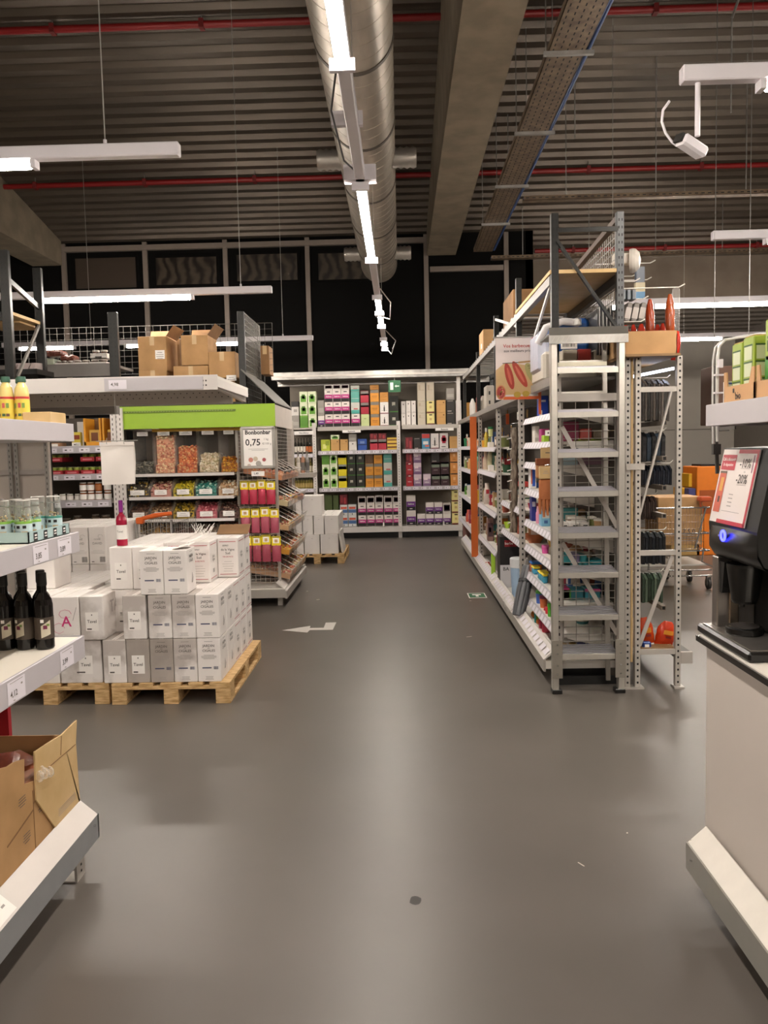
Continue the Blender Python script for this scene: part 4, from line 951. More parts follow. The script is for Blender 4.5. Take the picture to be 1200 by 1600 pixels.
# bags with yellow headers
PINKB = C('#c0405a', .3, 0, .12, 60, .3); YEL = C('#ecd21e', .35, 0, .02)
def header_bag(px0, px1, py0, py1, Y, label, group, body, loose=None):
    p, q = at(px0, py1, Y), at(px1, py0, Y); W = q.x-p.x; H = q.z-p.z; cx = (p.x+q.x)/2
    t = thing('candy_bag', label, 'bag', (cx, Y, p.z), group)
    zh = q.z - H*.33; b = MB(); n = 8; vs = []; fs = []
    for j in range(6):
        zz = p.z + (zh-p.z)*j/5; th = .018*math.sin(math.pi*(j+.3)/5.6)+.004
        for k in range(n):
            a = 2*math.pi*k/n; vs.append((cx + W*.46*math.cos(a)*(1-.04*(j % 2)), Y+.02 + th*math.sin(a), zz))
    for j in range(5):
        for k in range(n): fs.append((j*n+k, j*n+(k+1) % n, (j+1)*n+(k+1) % n, (j+1)*n+k))
    b.add(vs, fs, body, True); b.add(vs[:n], [tuple(range(n))[::-1]], body)
    obj('pouch', b, t)
    b = MB(); b.box(cx-W*.45, cx+W*.45, Y+.012, Y+.022, zh-.01, q.z, YEL, .002); b.rect((cx, Y+.011, zh+H*.16), X_, Z_, W*.6, H*.2, PAPER); b.rect((cx, Y+.0105, zh+H*.15), X_, Z_, W*.3, H*.12, C('#c9a06c', .5)); b.rect((cx, Y+.0105, zh+H*.3), X_, Z_, W*.8, H*.03, C('#4d4a30', .5))
    obj('header_card', b, t, 'yellow header card with a round picture')
    return t
rowsb = [((375, 388), (388.5, 401.5), (402, 414.5), (415, 430)), ((375.5, 390.5), (392, 405.5), (406.5, 421), (421.5, 435.5)), ((380, 393), (394, 408), (408.5, 423), (424, 439))]
for r, (y0, y1) in enumerate(((752, 788), (795, 833), (838, 878))):
    for k, (x0, x1) in enumerate(rowsb[r]):
        header_bag(x0, x1, y0 - (2 if k == 2 else 0), y1, 8.56, 'pink candy bag with yellow header, %s row, %s from left on the grid' % (['upper', 'middle', 'lower'][r], ORD[k]), 'pink candy bags on the wire grid', C(['#b8344c', '#b05264', '#a84a5a'][r], .3, 0, .1, 60, .3))
    z = at(405, y0-1, 8.56).z
    b = MB()
    for x in (gx0+.05, gx0+.15, gx0+.26, gx0+.36): b.tube([(x, 8.76, z), (x, 8.57, z), (x, 8.545, z+.015)], .003, WIREW, 5)
    b.box(gx0+.01, gx1-.01, 8.752, 8.757, z-.004, z+.004, LGREY)
    solo('display_hooks', b, 'wire hooks carrying the %s row of pink candy bags' % ['upper', 'middle', 'lower'][r], 'hook')
b = MB(); p, q = at(393, 744, 8.5), at(413, 736, 8.5); b.box(p.x, q.x, 8.5, 8.508, p.z, q.z, PAPER); b.text('1,49', ((p.x+q.x)/2-.02, 8.4985, (p.z+q.z)/2), X_, Z_, .03, INKB); b.box(p.x+.05, p.x+.06, 8.508, 8.75, q.z-.01, q.z, WIRE)
solo('price_card', b, 'small price card below the Bonbonbar sign', 'price card')
# small promo shelf with gift bottles behind
ps = thing('end_shelf', 'short shelf with lightweight gift bottles beyond the candy stand', 'shelf', (-1.55, 10.7, 0))
p, q = at(455, 752, 10.9), at(490, 739, 10.9)
b = MB(); b.box(p.x, q.x, 10.9, 11.3, q.z-.06, q.z, LGREY); obj('shelf_board', b, ps); b = MB(); b.box(p.x-.05, p.x, 10.95, 11.0, 0, 2.1, LGREY); b.box(p.x-.05, p.x, 11.25, 11.3, 0, 2.1, LGREY); b.box(p.x-.3, p.x, 10.95, 11.3, 0, .1, LGREY); obj('post', b, ps)
for k, (px, gm, lm, d) in enumerate(((466, '#c9c0b4', '#e8e0d4', 'pale'), (473, '#b98a72', '#6f6a66', 'rosy'), (480, '#8f8a86', '#5e5a58', 'grey'))):
    b = MB(); x = at(px, 740, 11.0).x; bottle_mb(b, x, 11.05, q.z, .30, .028, C(gm, .15), C('#8c8880', .3, .6), C(lm, .6), 10)
    solo('gift_bottle', b, '%s gift bottle on the short shelf beyond the candy stand' % d, 'bottle')

# ================================================================== JAR SHELVES LEFT OF THE CANDY
jx0, jx1 = at(70, 740, YC).x, at(172, 740, YC).x
js = thing('jar_shelving', 'white shelving with red tins and jars behind the left-hand cartons', 'shelving', ((jx0+jx1)/2, 8.9, 0))
lips = [(76, 160, 698, 708), (76, 175, 742, 750), (95, 178, 783, 793), (95, 178, 822, 830)]
zl = []
for (x0, x1, y0, y1) in lips:
    p, q = at(x0, y1, YC), at(172, y0, YC); z1 = at(125, y0, YC).z; z0 = at(125, y1, YC).z; zl.append(z1)
    b = MB(); b.box(jx0-.3, jx1, YC, YC+.015, z0, z1+.01, RAIL); tags(b, jx0, jx1, YC, (z0+z1)/2, .05, 4); obj('price_rail', b, js)
    b = MB(); b.box(jx0-.3, jx1, YC+.015, 9.15, z1-.03, z1, SHELFW); obj('shelf', b, js)
b = MB(); b.box(jx0-.3, jx1, 9.15, 9.17, 0, 2.1, C('#4e463e', .7)); b.box(jx0-.3, jx1, YC-.02, 9.15, 0, .2, SHELFW); obj('back_panel', b, js)
post = MB(); px0, px1 = at(171, 640, 8.55).x, at(190, 640, 8.55).x
post.box(px0, px1, 8.55, 8.59, 0, 2.17, WHITEP, .003)
for k in range(36):
    for j in range(3): post.rect((px0+.025+j*.04, 8.549, .25+k*.053+(.026 if j == 1 else 0)), X_, Z_, .010, .026, C('#5d5650', .6))
obj('perforated_post', post, js)
# grey back panel with slotted uprights in front-left
bp = thing('blank_shelf_back', 'blank grey shelf back panel with slotted uprights behind the left shelves', 'shelf panel', (-3.3, 6.55, 0))
e0, e1 = at(-40, 700, 6.5), at(75, 700, 6.5)
b = MB(); b.box(-4.2, e1.x, 6.5, 6.54, .0, 2.17, C('#aca197', .55, 0, .02)); obj('panel', b, bp)
b = MB(); b.box(-4.2, e1.x-.01, 6.47, 6.5, 1.53, 1.57, C('#9a918a', .5)); obj('painted_shadow_band', b, bp)  # darker strip painted in for the shadow line across the panel
b = MB()
for px in (17, 27, 74):
    x = at(px, 720, 6.48).x; b.box(x-.015, x+.015, 6.455, 6.47, 0, 2.15, C('#8f8a84', .5, .2)); b.holes((x, 6.454, .6), (0, 0, .045), X_, Z_, 34, .007, .02, C('#3d3834', .6))
obj('slotted_uprights', b, bp)
# top shelf above the pallets
tz0, tz1 = at(200, 612, 5.4).z, at(200, 590, 5.4).z
ts = thing('overhead_shelf', 'long empty white shelf jutting out above the white wine cartons', 'shelf', (-2, 6, 2.1))
p = at(48, 600, 5.4); q = at(339, 595, 5.4)
b = MB(); b.box(p.x-1.2, q.x, 5.4, 6.5, tz1-.02, tz1, SHELFW); obj('shelf_board', b, ts)
b = MB(); b.box(p.x-1.2, q.x+.005, 5.385, 5.4, tz0-.0, tz1+.005, WHITEP); b.box(q.x-.015, q.x, 5.4, 6.5, tz0+.02, tz1-.02, WHITEP)
x = at(163, 600, 5.38).x; b.box(x, x+.66, 5.378, 5.385, tz0+.005, tz1-.005, RAIL); b.rect((x+.09, 5.376, (tz0+tz1)/2), X_, Z_, .12, .06, TAG); b.text('4,98', (x+.07, 5.375, (tz0+tz1)/2), X_, Z_, .03, INK)
for k in range(6): b.rect((q.x-.11+.02*(k % 3), 5.383, tz0+.03+.03*(k//3)), X_, Z_, .01, .01, C('#4d4844', .6))
obj('front_lip', b, ts)
b = MB(); zz = tz1-.022
b.prism([(5.45, zz), (6.5, zz), (6.5, zz-.09), (5.45, zz-.05)], 'x', q.x-.05, q.x-.02, LGREY); b.prism([(5.45, zz), (6.5, zz), (6.5, zz-.09), (5.45, zz-.05)], 'x', e1.x+.02, e1.x+.05, LGREY)
b.box(e1.x+.05, q.x-.05, 6.1, 6.14, zz-.12, zz-.01, LGREY)
for k in range(60): b.rect((e1.x+.15+k*.024, 6.099, zz-.04-(.03 if k % 2 else 0)), X_, Z_, .008, .008, C('#4d4844', .6))
b.box(e1.x-.1, e1.x+.6, 6.42, 6.5, 2.0, 2.1, C('#8e8985', .5))
obj('underside_bracket', b, ts)
b = MB(); b.box(q.x-.06, q.x-.02, 6.46, 6.5, 1.5, tz1-.02, LGREY); 
# hanging white bag
hb = thing('hanging_paper_bag', 'blank white paper bag hanging from two hooks in front of the perforated post', 'bag', (-1.87, 5.55, 1.48))
Yb = 5.45; g = lambda x, y: at(x, y, Yb)
b = MB(); f0 = [g(156, 691), g(209, 690), g(211, 756), g(160, 758)]; n = 6; vs = []
for i in range(n+1):
    for j in range(n+1):
        u, v = i/n, j/n; P = (f0[0]*(1-u)+f0[1]*u)*(1-v) + (f0[3]*(1-u)+f0[2]*u)*v
        vs.append(P + Vector((0, -.012*math.sin(math.pi*u)*math.sin(math.pi*v) + .003*math.sin(7*u+5*v), 0)))
k = len(vs); vs += [v + Vector((0, .03*math.sin(math.pi*min(1, max(0, (v.z-f0[3].z)/(f0[0].z-f0[3].z))))*.8+.004, 0)) for v in vs]
fs = []
for i in range(n):
    for j in range(n):
        a = i*(n+1)+j; fs.append((a, a+1, a+n+2, a+n+1)); fs.append((k+a, k+a+n+1, k+a+n+2, k+a+1))
b.add(vs, fs, C('#f3ebe4', .6, 0, .02, 8, .2), True); b.box(f0[0].x, f0[1].x, Yb-.012, Yb-.006, f0[0].z-.025, f0[0].z, C('#efe6df', .6)); obj('bag_body', b, hb)
b = MB()
for px in (168, 195): p = g(px, 691); b.tube([(p.x, Yb+.01, p.z-.015), (p.x, Yb-.02, p.z-.01), (p.x, Yb-.015, p.z+.02), (p.x, Yb-.01, p.z+.03)], .002, WIRE, 5)
obj_split('hook', b, hb)
b = MB(); g0 = g(150, 689.5); g1 = g(215, 688); b.tube([g0, g1], .003, WIRE, 6); b.tube([g((150+215)/2, 689), Vector((g(182, 689).x, 5.45, tz1-.021))], .002, WIRE, 5); obj('hanging_rod', b, hb)

# jars and tins on those shelves
GJ = 'jars and tins on the left rear shelves'
def px_box(name, x0, x1, y0, y1, Y, d, mt, label, cat, group=None, marks=(), zsnap=None, text=None):
    p, q = at(x0, (y0+y1)/2, Y), at(x1, (y0+y1)/2, Y); H = (y1-y0)*Y/FPX
    z0 = zsnap if zsnap is not None else at((x0+x1)/2, y1, Y).z
    b = MB(); b.box(p.x, q.x, Y, Y+d, z0, z0+H, mt, .003); W = q.x-p.x
    for (xa_, xb_, za_, zb_, m2) in marks: b.rect((p.x+W*(xa_+xb_)/2, Y-.0015, z0+H*(za_+zb_)/2), X_, Z_, W*(xb_-xa_), H*(zb_-za_), m2)
    if text: b.text(text[0], (p.x+W/2, Y-.002, z0+H*text[2]), X_, Z_, W*text[1], text[3])
    return solo(name, b, label, cat, group)
ORG_ = C('#e09a24', .5)
px_box('snack_pack', 112, 126, 674, 697, 8.7, .2, C('#d9c34a', .4), 'yellow and white snack pack on the jar shelf top, left of the orange display box', 'pack', None, [(0, 1, 0, .3, PAPER), (.1, .9, .5, .8, C('#8a3a1c', .5))], zl[0], ('MELI', .3, .15, INK))
px_box('snack_pack', 77, 92, 690, 697, 8.7, .2, C('#b98a68', .5), 'small brown snack pack half hidden under the lemonade shelf end', 'pack', None, [(.1, .9, .2, .8, PAPER)], zl[0])
px_box('white_display_box', 121, 131, 658, 697, 8.75, .25, C('#d8d2cc', .5), 'narrow white display box beside the orange one on the jar shelf', 'box', None, [], zl[0])
for (x0, x1, lab) in ((131, 158, 'left'), (160, 176, 'right')):
    p, q = at(x0, 680, 8.66), at(x1, 680, 8.66); H = 44*8.66/FPX; z = zl[0]
    t = thing('display_box', 'orange open-front display box on the jar shelving, %s one' % lab, 'display box', ((p.x+q.x)/2, 8.8, z))
    b = MB(); b.box(p.x, p.x+.02, 8.66, 8.95, z, z+H, ORG_); b.box(q.x-.02, q.x, 8.66, 8.95, z, z+H, ORG_); b.box(p.x, q.x, 8.66, 8.67, z, z+.05, ORG_); b.box(p.x, q.x, 8.93, 8.95, z, z+H, C('#6b4a1c', .6)); obj('tray', b, t)
    b = MB(); b.box(p.x+.03, q.x-.03, 8.72, 8.92, z+.003, z+H*.6, C('#c9a24a', .4), .01); b.rect(((p.x+q.x)/2, 8.719, z+H*.35), X_, Z_, (q.x-p.x)*.4, H*.3, C('#7a4a2a', .4)); obj('packs', b, t)
def jar(name, px, py, Y, h, r, bodym, capm, labm, label, z=None, grp=GJ):
    b = MB(); P = at(px, py, Y); z = P.z if z is None else z
    b.lathe((P.x, Y, z), [(r*.9, 0), (r, h*.05), (r, h*.8), (r*.85, h*.86), (r*.9, h*.87), (r*.9, h)], bodym, 14, [bodym, bodym, bodym, capm, capm])
    b.lathe((P.x, Y, z), [(r+.001, h*.12), (r+.001, h*.72)], labm, 14)
    return solo(name, b, label, 'jar', grp)
HONEY = C('#8a4a1a', .15); WC = C('#e9e5df', .4)
for rr, (zz, ) in enumerate(((zl[2],), (zl[2]+.1,))):
    for k, px in enumerate((131, 143, 155, 169)):
        jar('honey_jar', px, 780, 8.7, .098, .038, HONEY, WC, PAPER if k != 2 or rr == 0 else C('#a8673a', .4), 'brown jar with white label, %s layer, %s from left, above the jar shelf lip' % (['lower', 'upper'][rr], ORD[k]), zz)
for k, px in enumerate((86, 98, 110, 122)): jar('small_jar', px, 780, 8.78, .07, .034, C('#b8aea2', .3), WC, PAPER, 'small white-lidded jar, %s from left on the lower jar shelf' % ORD[k], zl[2])
jar('small_jar', 104, 765, 9.0, .07, .03, C('#5b554c', .3), C('#8c867c', .4), C('#9b958a', .5), 'single shaded jar standing at the back of the jar shelf', zl[2])
REDT = C('#b5303a', .4)
for rr in range(2):
    z = zl[1] + rr*.14
    for k in range(4):
        x0 = (76, 101, 126, 150)[k]; p, q = at(x0, 740, 8.66), at(x0+23, 740, 8.66)
        if rr == 1 and k == 1: continue
        t = thing('tin_tray', 'red cardboard tray of small tins, %s layer, %s from left on the shelf' % (['lower', 'upper'][rr], ORD[k]), 'tray', ((p.x+q.x)/2, 8.8, z), 'red trays of tins')
        b = MB(); b.box(p.x+.004, q.x-.004, 8.66, 8.664, z, z+.05, REDT); b.box(p.x+.004, q.x-.004, 8.66, 8.95, z, z+.004, REDT); b.box(p.x+.004, p.x+.008, 8.66, 8.95, z, z+.05, REDT); b.box(q.x-.008, q.x-.004, 8.66, 8.95, z, z+.05, REDT); b.rect(((p.x+q.x)/2, 8.6585, z+.025), X_, Z_, .1, .015, C('#e08a90', .5)); obj('tray_walls', b, t)
        b = MB(); nt = 2
        for m_ in range(nt):
            for n_ in range(3): b.lathe((p.x+.045+m_*.07, 8.705+n_*.08, z+.005), [(.031, 0), (.031, .03), (.031, .075), (.029, .08)], REDT, 10, [REDT, C('#8c9a3a', .4), C('#6b6a5a', .4)])
        obj('tins', b, t)
# low items
for k, (px, h, r) in enumerate(((104, .07, .05), (122, .1, .045), (150, .11, .04), (166, .1, .05))): jar('dark_jar', px, 820, 8.8, h, r, C('#4a3c30', .2), C('#7a7268', .4), C('#6c5c4c', .5), 'dark jar on the lowest visible jar shelf, %s from left' % ORD[k], zl[3])

# ================================================================== DARK STORAGE RACKING AT UPPER LEFT
def rack_post(b, x, y, z0, z1, w=.055, d=.04, mt=DGREY, ny=-1):
    b.box(x-w/2, x+w/2, y-d/2, y+d/2, z0, z1, mt, .003); n = int((z1-z0)/.05)
    b.holes((x-w*.2, y-d/2-.001, z0+.03), (0, 0, .05), X_, Z_, n, .008, .018); b.holes((x+w*.2, y-d/2-.001, z0+.03), (0, 0, .05), X_, Z_, n, .008, .018)
# frame at far left
fr = thing('steel_rack', 'tall dark racking frame with a diagonal brace at the left edge', 'rack', (-3.8, 8, 0))
q1, q2 = at(6, 391, 7.6), at(58, 419, 8.32)
for P in (q1, q2):
    b = MB(); rack_post(b, P.x, P.y, 0, P.z, .085, .05); obj('upright', b, fr)
b = MB(); b.bar((q1.x, q1.y, q1.z-.25), (q2.x, q2.y, q2.z-.4), .03, .05, DGREY); b.bar((q2.x, q2.y, q2.z-.55), (q1.x, q1.y, 2.3), .02, .03, MGREY); b.bar((q1.x, q1.y, 2.35), (q2.x, q2.y, 2.3), .03, .04, DGREY); obj('brace', b, fr)
b = MB(); b.box(q1.x-1.6, q1.x-.0, 7.7, 8.3, 3.02, 3.05, PALECARD); b.box(q1.x-1.5, q1.x, 7.62, 7.66, 2.96, 3.04, DGREY); obj('shelf_board', b, fr)
p = at(15, 513, 8.4); b = MB(); b.box(q1.x-.5, q2.x-.06, 8.0, 8.5, p.z-.01, p.z+.01, PALECARD); obj('small_board', b, fr)
# rack behind with boxes
rk = thing('storage_rack', 'dark high storage rack carrying brown boxes above the candy canopy', 'rack', (-2.9, 9.4, 0))
for px, top in ((176, 488), (376, 487)):
    P = at(px, top, 8.95); b = MB(); rack_post(b, P.x, 8.95, 2.2 if px == 376 else 2.18, P.z, .105 if px == 176 else .075, .05); obj('upright', b, rk)
P0, P1 = at(62, 580, 9.0), at(372, 590, 9.0); zsh = at(115, 569, 9.0).z; zbx = 2.235
b = MB(); b.box(-4.6, at(170, 500, 8.95).x-.0, 8.98, 9.02, zsh-.14, zsh, C('#6f6a66', .5, .3)); b.box(-4.6, at(170, 500, 8.95).x, 9.02, 9.7, zsh-.03, zsh, C('#6f6a66', .5, .3)); obj('shelf_beam', b, rk)
b = MB(); b.box(at(183, 500, 8.95).x, at(370, 500, 8.95).x, 8.98, 9.9, zbx-.04, zbx, DGREY); obj('shelf_beam', b, rk)
b = MB(); pz = at(120, 512, 9.75).z; grid(b, (-4.9, 9.75, zsh-.05), X_, Z_, 3.4, pz-zsh+.05, 38, 8, .0025, C('#5a5751', .5, .3)); obj('wire_mesh_back', b, rk)
b = MB(); P = at(374, 487, 8.98); grid(b, (-1.70, 8.99, 2.2), Y_, Z_, 1.05, P.z-2.2, 14, 16, .0035, C('#85827c', .4, .4)); obj('wire_mesh_side', b, rk)
b = MB(); P = at(454, 530, 10.05); b.box(-1.72, -1.66, 10.05, 10.1, 2.0, 3.0, DGREY); obj('upright', b, rk)
# brown boxes
def flapbox(x0, x1, y0, y1, Y, d, label, mt=CARD, openf=0, z0=None, lab=None):
    p, q = at(x0, y1, Y), at(x1, y0, Y); z0 = p.z if z0 is None else z0; z1 = q.z
    b = MB(); b.box(p.x, q.x, Y, Y+d, z0, z1, mt, .004); b.rect(((p.x+q.x)/2, Y-.001, z1-.05), X_, Z_, .05, .1, C('#c9a878', .4))
    t = thing('cardboard_box', label, 'box', ((p.x+q.x)/2, Y+d/2, z0), 'brown boxes on the high rack'); obj('box_body', b, t)
    if lab: b = MB(); u, v = at(lab[0], lab[3], Y), at(lab[2], lab[1], Y); b.box(u.x, v.x, Y-.003, Y-.001, u.z, v.z, PAPER); lines(b, ((u.x+v.x)/2, Y-.004, v.z-.025), X_, 4, .09, .022, INK, .005); obj('paper_label', b, t)
    if openf:
        b = MB(); W = q.x-p.x
        b.add([(q.x, Y, z1), (q.x, Y+d, z1), (q.x+.09, Y+d, z1+.12), (q.x+.09, Y, z1+.12)], [(0, 1, 2, 3)], CARDD); b.add([(p.x, Y+d, z1), (q.x, Y+d, z1), (q.x, Y+d+.06, z1+.13), (p.x, Y+d+.06, z1+.13)], [(0, 1, 2, 3)], CARDD)
        obj('open_flap', b, t)
    return t
zm = at(290, 578, 9.0).z
flapbox(219, 260, 578, 632, 9.05, .5, 'lower brown box on the high rack, leftmost of its row', z0=zbx)
flapbox(273, 325, 571, 632, 9.02, .5, 'lower brown box on the high rack, middle of its row', z0=zbx)
flapbox(327, 367, 592, 632, 9.02, .5, 'lower brown box on the high rack, rightmost of its row', z0=zbx)
flapbox(217, 259, 525, 578, 9.05, .45, 'brown box with a white paper label stacked upper left on the high rack', CARD, 1, zm, (243, 547, 257, 561))
flapbox(284, 324, 523, 571, 9.02, .45, 'tall-flapped brown box stacked upper middle on the high rack', CARD, 1)
flapbox(327, 367, 549, 591, 9.02, .45, 'brown box stacked upper right beside the mesh panel', CARD, 0, None, (354, 586, 369, 595))
flapbox(262, 280, 529, 577, 9.6, .3, 'darker brown box standing back between the upper boxes', CARDD, 0)
flapbox(408, 420, 540, 585, 9.7, .3, 'narrow brown box behind the mesh panel, right end', CARDD, 0)
# jar trays on the high shelf
def jartray(x0, x1, y0, y1, label, n, Y=9.08):
    p, q = at(x0, y1, Y), at(x1, y0, Y); W = q.x-p.x; z0 = p.z; H = q.z-p.z
    t = thing('jar_tray', label, 'tray', ((p.x+q.x)/2, Y+.1, z0), 'trays of jars on the high shelf')
    b = MB(); b.box(p.x, q.x, Y, Y+.005, z0, z0+H*.6, C('#cfcac4', .5)); b.box(p.x, q.x, Y, Y+.2, z0, z0+.004, C('#cfcac4', .5)); b.box(p.x, p.x+.004, Y, Y+.2, z0, z0+H*.6, C('#cfcac4', .5)); b.box(q.x-.004, q.x, Y, Y+.2, z0, z0+H*.6, C('#cfcac4', .5)); b.rect(((p.x+q.x)/2, Y-.001, z0+.012), X_, Z_, W*.4, .018, C('#3a3530', .6)); obj('tray_walls', b, t)
    for k in range(n):
        b = MB(); r = W/n*.42; b.lathe((p.x+W*(k+.5)/n, Y+.06, z0+.005), [(r*.8, 0), (r*.9, H*.75), (r, H*.76), (r, H*.95)], C('#4a3024', .2), 12, [C('#4a3024', .2), C('#d8d2cc', .4), C('#b8b2aa', .4)]); obj('jar', b, t)
jartray(112, 138, 562, 572, 'white tray of small jars on the high shelf, middle of the lower row', 2)
jartray(139, 166, 561, 571.5, 'white tray of small jars on the high shelf, right of the lower row', 2)
jartray(141, 166, 546, 560, 'white tray of small jars on the high shelf, stacked on top', 2)
jartray(85, 111, 563, 573, 'pale tray of dark jars on the high shelf, left of the two white ones', 3)
b = MB(); rnd = random.Random(9)
P = at(84, 573, 9.1)
for k in range(5):
    x = at(72+9*k, 560, 9.1).x; z = zsh + .02 + (.09 if k < 3 else 0.03)
    b.xf = Matrix.Translation((x, 9.2, z+.03)) @ Matrix.Rotation(R(20-10*k), 4, 'Y'); b.box(-.05, .05, -.09, .09, -.03, .035, C('#5e3327', .3, 0, .1, 30, .4), .02)
b.xf = None; b.box(at(68, 570, 9.1).x, at(84, 570, 9.1).x, 9.1, 9.3, zsh, zsh+.08, C('#a9b09c', .5), .005)
solo('snack_bags', b, 'heap of dark brown snack bags in a pale tray on the high shelf', 'bags')['kind'] = 'stuff'
b = MB(); p, q = at(16, 578, 8.1), at(45, 566, 8.1); b.xf = None
for k in range(4): x = p.x + (q.x-p.x)*k/3; b.prism([(8.1, p.z), (8.35, p.z), (8.3, p.z+.08), (8.15, p.z+.07)], 'x', x, x+.05, C('#b9aaa8', .25, .2))
b.box(p.x-.4, q.x+.1, 8.05, 8.45, p.z-.05, p.z, DGREY)
solo('foil_packs', b, 'foil packs on a dark board between the left rack uprights', 'packs')

# shopping trolley with orange handle behind the cartons
tr = thing('shopping_trolley', 'shopping trolley with an orange handle standing behind the wine cartons', 'trolley', (-2.25, 7.6, 0))
OR = C('#e0641c', .35)
h0, h1 = at(216, 812, 7.3), at(268, 802, 7.3)
b = MB(); b.tube([h0, h0*.5+h1*.5+Vector((0, 0, .01)), h1], [.018, .022, .018], OR, 10); b.box(h0.x-.02, h0.x+.05, 7.28, 7.34, h0.z-.04, h0.z+.02, OR, .01); obj('handle', b, tr, 'orange plastic handle')
b = MB(); bx0, bx1 = at(214, 840, 7.4).x, at(252, 840, 7.4).x; zt_ = h0.z - .03
grid(b, (bx0, 7.38, .55), X_, Z_, bx1-bx0+.12, zt_-.55, 12, 5, .0025, WIRE); grid(b, (bx0+.04, 8.2, .6), X_, Z_, bx1-bx0, zt_-.65, 10, 5, .0025, WIRE)
for x in (bx0, bx1+.12): grid(b, (x, 7.38, .58), Y_, Z_, .82, zt_-.6, 12, 5, .0025, WIRE)
grid(b, (bx0, 7.38, .56), X_, Y_, bx1-bx0+.12, .82, 10, 10, .0025, WIRE); obj('wire_basket', b, tr)
b = MB()
for x in (bx0+.01, bx1+.11): b.tube([(x, 7.36, h0.z-.01), (x, 7.38, .55), (x, 7.45, .2), (x, 8.1, .16)], .012, CHROME, 8)
b.tube([(bx0+.01, 7.6, .19), (bx1+.11, 7.6, .19)], .01, CHROME, 8); obj('frame', b, tr)
for x in (bx0+.01, bx1+.11):
    for y in (7.48, 8.05): b = MB(); b.tube([(x-.015, y, .06), (x+.015, y, .06)], .06, C('#2a2a2a', .6), 16); b.box(x-.02, x+.02, y-.02, y+.02, .06, .18, GALV); obj('wheel', b, tr)
# ================================================================== RIGHT-HAND SHELVING ROW
XF = 1.12
bays = [(5.62, 7.28, [.335, .56, .80, 1.02, 1.30, 1.53, 1.70, 1.91], 'nearest bay'), (7.28, 8.95, [.78, 1.09], 'second bay'), (8.95, 11.0, [.50, .93, 1.38, 1.67], 'third bay'), (11.0, 14.6, [.44, .88, 1.33, 1.69], 'farthest bay')]
LEV = []
for bi, (y0, y1, lv, nm) in enumerate(bays):
    XF = 1.12 if bi < 2 else 1.06
    t = thing('shelving_unit', 'right-hand gondola shelving along the aisle, %s from the ladder' % nm, 'shelving', (1.25, (y0+y1)/2, 0), 'shelving bays along the right of the aisle')
    y1_ = y1; y1 = min(y1, 13.35); b = MB(); b.box(1.00, 1.49, y0+.001, y1-.001, .10, .155, SHELFW); b.box(.985, 1.0, y0+.001, y1-.001, .08, .165, LGREY)
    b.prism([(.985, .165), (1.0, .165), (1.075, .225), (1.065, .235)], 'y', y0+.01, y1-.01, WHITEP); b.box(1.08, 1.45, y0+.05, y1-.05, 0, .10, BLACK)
    n = int((y1-y0)/.14)
    for k in range(n): b.rect((1.02, y0+.1+k*.14, .2035), Y_, Vector((.75, 0, .66)), .1, .05, TAG)
    obj('base_deck', b, t); y1 = y1_
    b = MB(); b.box(1.485, 1.50, y0+.001, y1-.001, .155, 2.12, C('#4a433c', .7)); obj('back_panel', b, t)
    b = MB(); b.box(1.065, 1.115, y0-.02, y0+.03, 0, 2.14, LGREY, .003); b.holes((1.09, y0-.0212, .1), (0, 0, .05), X_, Z_, 40, .013, .02); b.holes((1.0635, y0+.005, .1), (0, 0, .05), Y_, Z_, 40, .013, .02); obj('upright', b, t)
    b = MB(); b.box(1.05, 1.10, y0, y1, 2.09, 2.15, MGREY); b.box(1.10, 1.50, y0+.03, y1-.01, 2.12, 2.14, MGREY); obj('top_beam', b, t)
    for z in lv:
        ya, yb = y0+.04, y1-.03
        if z in (1.53,): ya = y0+.9
        if z in (1.30,): ya = y0+.6
        b = MB(); b.box(XF+.01, 1.485, ya, yb, z-.022, z, SHELFW)
        b.prism([(XF+.01, z+.004), (XF+.0, z+.004), (XF-.025, z-.05), (XF-.012, z-.05)], 'y', ya, yb, RAIL)
        n = max(2, int((yb-ya)/.13))
        for k in range(n): b.rect((XF-.0145, ya+.07+k*.13, z-.023), Y_, Vector((.42, 0, .9)), .085, .045, TAG)
        if bi == 0: b.prism([(1.485, z-.001), (XF+.04, z-.02), (XF+.04, z-.03), (1.485, z-.11)], 'y', ya-.004, ya-.001, C('#c9c3ba', .4))
        obj('shelf', b, t)
    LEV.append((y0, y1, [.156]+lv))
# upper dark rack
ur = thing('storage_rack', 'dark overhead storage rack above the right-hand shelving row', 'rack', (1.3, 9, 2.15))
for (y, top) in ((5.62, 3.235), (7.28, 3.15), (8.95, 3.1), (11.0, 2.95), (13.3, 2.85)):
    for x in (1.075, 1.515):
        b = MB(); rack_post(b, x, y, 2.15 if x < 1.4 else 0.0, top, .05, .05, DGREY if x < 1.4 else C('#4a4b4c', .4, .5)); obj('upright', b, ur)
b = MB()
for x in (1.065, 1.515): b.box(x-.02, x+.02, 5.65, 13.3, 2.77, 2.83, MGREY if x < 1.2 else DGREY)
obj('beam', b, ur)
b = MB(); b.box(1.04, 1.54, 5.6, 7.25, 2.835, 2.86, PALECARD); obj('wooden_deck', b, ur, 'pale wooden board')
b = MB(); y = 7.3
while y < 13.2: b.box(1.05, 1.53, y, y+.1, 2.835, 2.85, MGREY); y += .22
obj('slatted_deck', b, ur)
